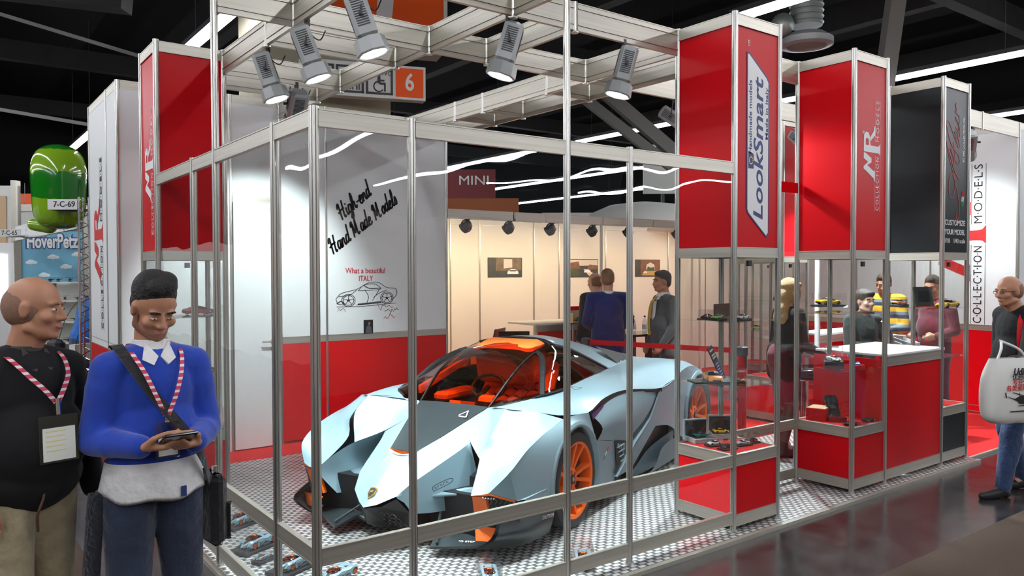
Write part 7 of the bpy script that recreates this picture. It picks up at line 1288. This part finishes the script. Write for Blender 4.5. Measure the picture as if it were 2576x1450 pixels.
for x, z in ((-0.30, 1.62), (-0.02, 1.62), (0.10, 1.62), (0.28, 1.62), (0.42, 1.62), (0.20, 1.34), (0.40, 1.34), (0.15, 1.02), (0.36, 1.02), (0.25, 0.70)):
    pos = place(130, 13.2, z*1.107-0.19) + Rv*(x*1.107); k += 1
    t = thing('toy_helicopter', 'small dark toy helicopter on the %s white shelf, number %s from the left' % ({1.62: 'top', 1.34: 'second', 1.02: 'third', 0.70: 'lowest'}[z], {-0.30: 'one', -0.02: 'two', 0.10: 'three', 0.28: 'four', 0.42: 'five', 0.20: 'one', 0.40: 'two', 0.15: 'one', 0.36: 'two', 0.25: 'one'}[x]), 'toy helicopter', pos, math.atan2(Rv.y, Rv.x)+k*0.4, 'toy helicopters on the shelves')
    b = MB(); b.ell((0, 0, 0.035), (0.035, 0.018, 0.02), 10, 8); b.cone((0.03, 0, 0.04), 0.008, (0.09, 0, 0.05), 0.004, 6); b.box(-0.03, 0.03, -0.02, -0.016, 0, 0.006); b.box(-0.03, 0.03, 0.016, 0.02, 0, 0.006); b.cyl((0, -0.018, 0.003), (0, -0.008, 0.03), 0.003, n=5); b.cyl((0, 0.018, 0.003), (0, 0.008, 0.03), 0.003, n=5); b.build('fuselage', 'toy_dark', t); b = MB(); b.cyl((0, 0, 0.05), (0, 0, 0.07), 0.003, n=5); b.box(-0.085, 0.085, -0.005, 0.005, 0.068, 0.071); b.box(-0.005, 0.005, -0.085, 0.085, 0.069, 0.072); b.build('rotor', 'toy_dark', t)
mat('toy_wall_white', (0.7, 0.72, 0.72), 0.5)
for px, D, z, s, lab in ((66, 11.0, 2.27, 0.19, 'white hanging toy drone left of the blue booth lettering'), (134, 12.2, 2.42, 0.27, 'white and red hanging toy drone in front of the blue booth lettering')):
    t = thing('toy_drone', lab, 'toy drone', place(px, D, z), 0.4, 'hanging toy drones'); b = MB()
    for a in range(4): an = a*math.pi/2+0.6; e = Vector((math.cos(an), math.sin(an), 0))*s; b.cyl((0, 0, 0), e, 0.012, n=6); b.lathe([(0.085*s/0.2, -0.008), (0.09*s/0.2, 0.008), (0.08*s/0.2, 0.008), (0.08*s/0.2, -0.008)], e, 18)
    b.ell((0, 0, 0), (0.05, 0.04, 0.03), 10, 8); b.build('drone_frame', 'toy_wall_white', t); b = MB(); b.cyl((0, 0, 0.02), (0, 0, 0.75), 0.002, n=4); b.build('thread', 'offwhite', t)
# booth fascia with number plates and ladder-truss column
fa, fb = place(206, 9.3), place(44, 13.0); fd = fb-fa
t = thing('booth_fascia', 'white fascia board over the toy booth below the green balloon', 'fascia', (fa.x, fa.y, 0), math.atan2(fd.y, fd.x)); L_ = fd.length; b = MB(); b.box(0, L_, -0.02, 0.02, 2.29, 2.52); b.build('fascia_board', 'white', t); b = MB(); b.box(L_-0.06, L_, -0.05, 0.05, ZF, 2.29); b.build('fascia_post', 'alu_x', t)
t = thing('number_plate', 'white number plate 7-C-69 under the green balloon', 'sign', place(162, 8.68, 2.52)); b = MB(); b.box(-0.175, 0.175, -0.058, 0.058, -0.01, 0); b.xf(RB); b.build('plate', 'white', t); text('7-C-69', 'ink', RB @ Matrix.Translation((0.01, 0, 0.002)), 0.09, width=0.24, parent=t, bold=0.01); b = MB(); b.box(-0.175, 0.175, -0.058, -0.04, -0.30, -0.01); b.xf(RB); b.build('plate_hook', 'dark_grey', t)
t = thing('number_plate', 'white number plate 7-C-65 at the far left edge', 'sign', place(24, 11.2, 2.33)); b = MB(); b.box(-0.17, 0.17, -0.055, 0.055, -0.01, 0); b.xf(RB); b.build('plate', 'offwhite', t); text('7-C-65', 'ink', RB @ Matrix.Translation((0.01, 0, 0.002)), 0.09, width=0.22, parent=t)
t = thing('truss_column', 'chrome ladder truss column at the corner of the white cabin', 'truss', place(213, 8.65, ZF)); b = MB()
for x, y in ((-0.05, 0), (0.05, 0), (0, 0.08)): b.cyl((x, y, 0.02), (x, y, 2.62), 0.012, n=8)
b.build('chords', 'chrome', t); b = MB()
for k in range(22): z = 0.05+k*0.116; b.cyl((-0.05, 0, z), (0.05, 0, z+0.06), 0.006, n=6); b.cyl((0.05, 0, z+0.06), (0, 0.08, z+0.09), 0.006, n=6); b.cyl((0, 0.08, z+0.09), (-0.05, 0, z+0.116), 0.006, n=6)
b.build('lacing', 'chrome', t); b = MB(); b.box(-0.12, 0.12, -0.12, 0.12, 0, 0.02); b.build('base_plate', 'chrome', t)
# green striped balloon
def balloon_mat():
    m = mat('balloon_foil', (0.2, 0.5, 0.02), 0.12, coat=0.8); N, L = nodes_of(m); nt = m.node_tree; tc = nt.nodes.new('ShaderNodeTexCoord'); sp = nt.nodes.new('ShaderNodeSeparateXYZ'); no = nt.nodes.new('ShaderNodeTexNoise'); no.inputs['Scale'].default_value = 5
    ad = nt.nodes.new('ShaderNodeMath'); ad.operation = 'MULTIPLY_ADD'; ad.inputs[1].default_value = 0.16; L.new(tc.outputs['Object'], no.inputs['Vector']); L.new(tc.outputs['Object'], sp.inputs[0]); L.new(no.outputs['Fac'], ad.inputs[0]); L.new(sp.outputs[2], ad.inputs[2])
    rp = nt.nodes.new('ShaderNodeValToRGB'); rp.color_ramp.interpolation = 'CONSTANT'; e = rp.color_ramp.elements; li, dk = (0.26, 0.48, 0.02, 1), (0.01, 0.22, 0.012, 1)
    e[0].color = li; e[1].position = 0.44; e[1].color = dk; x = e.new(0.75); x.color = li; x = e.new(1.0); x.color = dk
    L.new(ad.outputs[0], rp.inputs[0]); L.new(rp.outputs[0], N['Principled BSDF'].inputs['Base Color'])
balloon_mat()
t = thing('balloon', 'green striped foil balloon floating above the number plate at left', 'balloon', place(152, 9.1, 2.25))
b = MB(); b.smooth = True; prof = [(0.08, 0.02), (0.20, 0.07), (0.262, 0.18), (0.280, 0.40), (0.290, 0.60), (0.285, 0.74), (0.25, 0.87), (0.18, 0.95), (0.08, 0.99), (0.01, 1.0)]
b.lathe([(float(q[0]), float(q[1])) for q in crom([(p[0], p[1]) for p in prof], 26)], n=36); b.build('balloon_body', 'balloon_foil', t)
mat('balloon_lime', (0.24, 0.42, 0.03), 0.12, coat=0.8); b = MB(); f0 = -Rv*0.17; b.cone((f0.x*0.3, f0.y*0.3, 0.24), 0.10, (f0.x*0.9, f0.y*0.9, 0.06), 0.085, 14); b.cone((f0.x*0.7, f0.y*0.7, 0.05), 0.085, (f0.x*1.75, f0.y*1.75, 0.07), 0.07, 14); remesh('balloon_foot', b, 'balloon_lime', t, 0.012, 6)
b = MB(); b.tube([(0, 0, 0.13), (0.05, 0.02, 0.0), (0.10, 0.0, -0.1)], 0.004, 5, 8); b.build('string', 'offwhite', t)
# booths at the far left edge
t = thing('beige_booth', 'beige and white booth front at the far left edge', 'booth', place(35, 15.5, ZF)); b = MB(); b.box(-1.6, 0.1, 0.0, 3.5, -0.1, 0); b.xf(RB); b.build('booth_wall', 'offwhite', t); b = MB(); b.box(-1.6, -0.12, 1.9, 3.3, 0, 0.02); b.xf(RB); b.build('booth_print', 'tan_box', t); b = MB(); b.box(0.0, 0.1, 0, 3.6, -0.1, 0.06); b.xf(RB); b.build('booth_post', 'alu_x', t)
t = thing('white_booth', 'white booth wall behind the green balloon', 'booth', place(120, 17.5, ZF)); b = MB(); b.box(-0.9, 1.3, 0, 3.15, -0.1, 0); b.xf(RB); b.build('booth_wall', 'offwhite', t); b = MB(); b.box(-0.9, 1.3, 3.15, 3.3, -0.1, 0.03); b.xf(RB); b.build('booth_rail', 'alu_x', t)
t = thing('orange_sign_box', 'small orange sign box behind the green balloon, left one', 'sign', place(52, 19, 3.25), 0, 'orange sign boxes'); b = MB(); b.box(-0.12, 0.12, 0, 0.42, -0.1, 0); b.xf(RB); b.build('sign_face', 'orange_sign', t); b = MB(); b.box(-0.02, 0.02, -3.2, 0, -0.1, -0.06); b.xf(RB); b.build('sign_pole', 'dark_grey', t)
t = thing('orange_sign_box', 'small orange sign box behind the green balloon, right one', 'sign', place(80, 19, 3.25), 0, 'orange sign boxes'); b = MB(); b.box(-0.10, 0.14, 0, 0.42, -0.1, 0); b.xf(RB); b.build('sign_face', 'orange_sign', t); b = MB(); b.box(-0.02, 0.02, -3.2, 0, -0.1, -0.06); b.xf(RB); b.build('sign_pole', 'dark_grey', t)
t = thing('lit_display', 'bright white lit shop window at the far left edge', 'display', place(20, 13.6, ZF)); b = MB(); b.box(-0.5, 0.20, 0.0, 2.3, -0.3, 0); b.xf(RB); b.build('display_wall', 'white', t); mat('shop_light', (1, 1, 1), 0.5, emit=(0.95, 1, 1), estr=1.4); b = MB(); b.box(-0.5, 0.0, 1.2, 2.1, 0, 0.02); b.xf(RB); b.build('lit_panel', 'shop_light', t)
t = thing('aisle_booth', 'long white booth front along the far side of the left aisle', 'booth', (-4.4, 12.0, ZF)); b = MB(); b.box(-0.1, 0.1, -4, 10, 0, 2.5); b.build('booth_wall', 'offwhite', t)
# beyond the lounge: banners and a white canopy
def banner(name, label, px, D, z0, z1, w_, m, cat='banner', group=None):
    t = thing(name, label, cat, place(px, D, ZF), 0, group); b = MB(); b.box(-w_/2, w_/2, z0, z1, -0.1, 0); b.xf(RB); b.build('banner_face', m, t); b = MB(); b.box(-0.04, 0.04, 0, z0, -0.1, -0.02); b.xf(RB); b.build('banner_post', 'dark_grey', t); return t
mat('dark_red_banner', (0.16, 0.008, 0.01), 0.6); mat('rust_banner', (0.45, 0.12, 0.03), 0.6)
t = banner('distant_banner', 'dark red banner far off, just right of the white wall', 1185, 24, 3.95, 4.9, 1.5, 'dark_red_banner'); text('MINI', 'offwhite', RB @ Matrix.Translation((0.1, 4.55, 0.003)), 0.4, width=0.9, parent=t)
banner('distant_banner', 'rust-orange lit banner above the lounge rail', 1215, 19, 3.15, 3.55, 1.75, 'rust_banner'); banner('distant_banner', 'low white booth top seen over the lounge rail beside the rust banner', 1200, 18, 2.85, 3.12, 1.5, 'white')
banner('distant_banner', 'long pale booth top above the lounge rail right of the rust banner', 1560, 17, 2.75, 3.05, 3.4, 'offwhite')
t = thing('white_canopy', 'large round white canopy beyond the lounge rail', 'canopy', place(1620, 14.5, 0)); b = MB(); b.smooth = True; b.lathe([(1.25, 2.45), (1.20, 2.62), (1.0, 2.82), (0.65, 2.97), (0.1, 3.04)], n=40); b.build('canopy_dome', 'offwhite', t)
b = MB()
for k in range(4): a = k*math.pi/2+0.3; b.cyl((1.1*math.cos(a), 1.1*math.sin(a), 0), (1.1*math.cos(a), 1.1*math.sin(a), 2.5), 0.03, n=8)
b.build('canopy_post', 'offwhite', t)
t = banner('distant_banner', 'upright white and purple banner far right behind the glass panes', 1668, 20, 3.75, 5.0, 1.0, 'offwhite'); mat('purple_ink', (0.10, 0.02, 0.12), 0.5); shapes([[(0.05+0.36*math.cos(a), 4.75+0.36*math.sin(a)*0.66) for a in np.linspace(0, math.tau, 20)[:-1]]], 'purple_ink', RB @ Matrix.Translation((0, 0, 0.002)), 'banner_disc', t, 0.004)  # board built where the panes only reflect a sign behind the viewer
# booths across the aisles behind the viewer, which the panes mirror
t = thing('opposite_booth', 'white booth across the left aisle, mirrored in the side panes', 'booth', (-6.6, 0, ZF)); b = MB(); b.box(-0.1, 0.0, -3, 2.5, 0, 2.3); b.build('booth_wall', 'concrete', t); b = MB(); b.box(0.0, 0.05, -3, 2.5, 2.3, 2.5); b.build('booth_rail', 'alu_y', t)
b = MB(); b.box(0.0, 0.02, -2.2, -1.0, 1.0, 2.2); b.box(0, 0.02, 0.6, 1.4, 1.2, 2.0); b.build('booth_print', 'red', t)
t = thing('opposite_booth', 'white booth across the front aisle, mirrored in the front panes', 'booth', (2, -7.2, ZF)); b = MB(); b.box(-1, 6, -0.1, 0.0, 0, 2.4); b.build('booth_wall', 'concrete', t); b = MB(); b.box(-1, 6, 0, 0.05, 2.4, 2.6); b.build('booth_rail', 'alu_x', t); b = MB(); b.box(0.5, 2.0, 0, 0.02, 0.8, 2.2); b.box(5, 6, 0, 0.02, 1.0, 2.0); b.build('booth_print', 'black_panel', t)
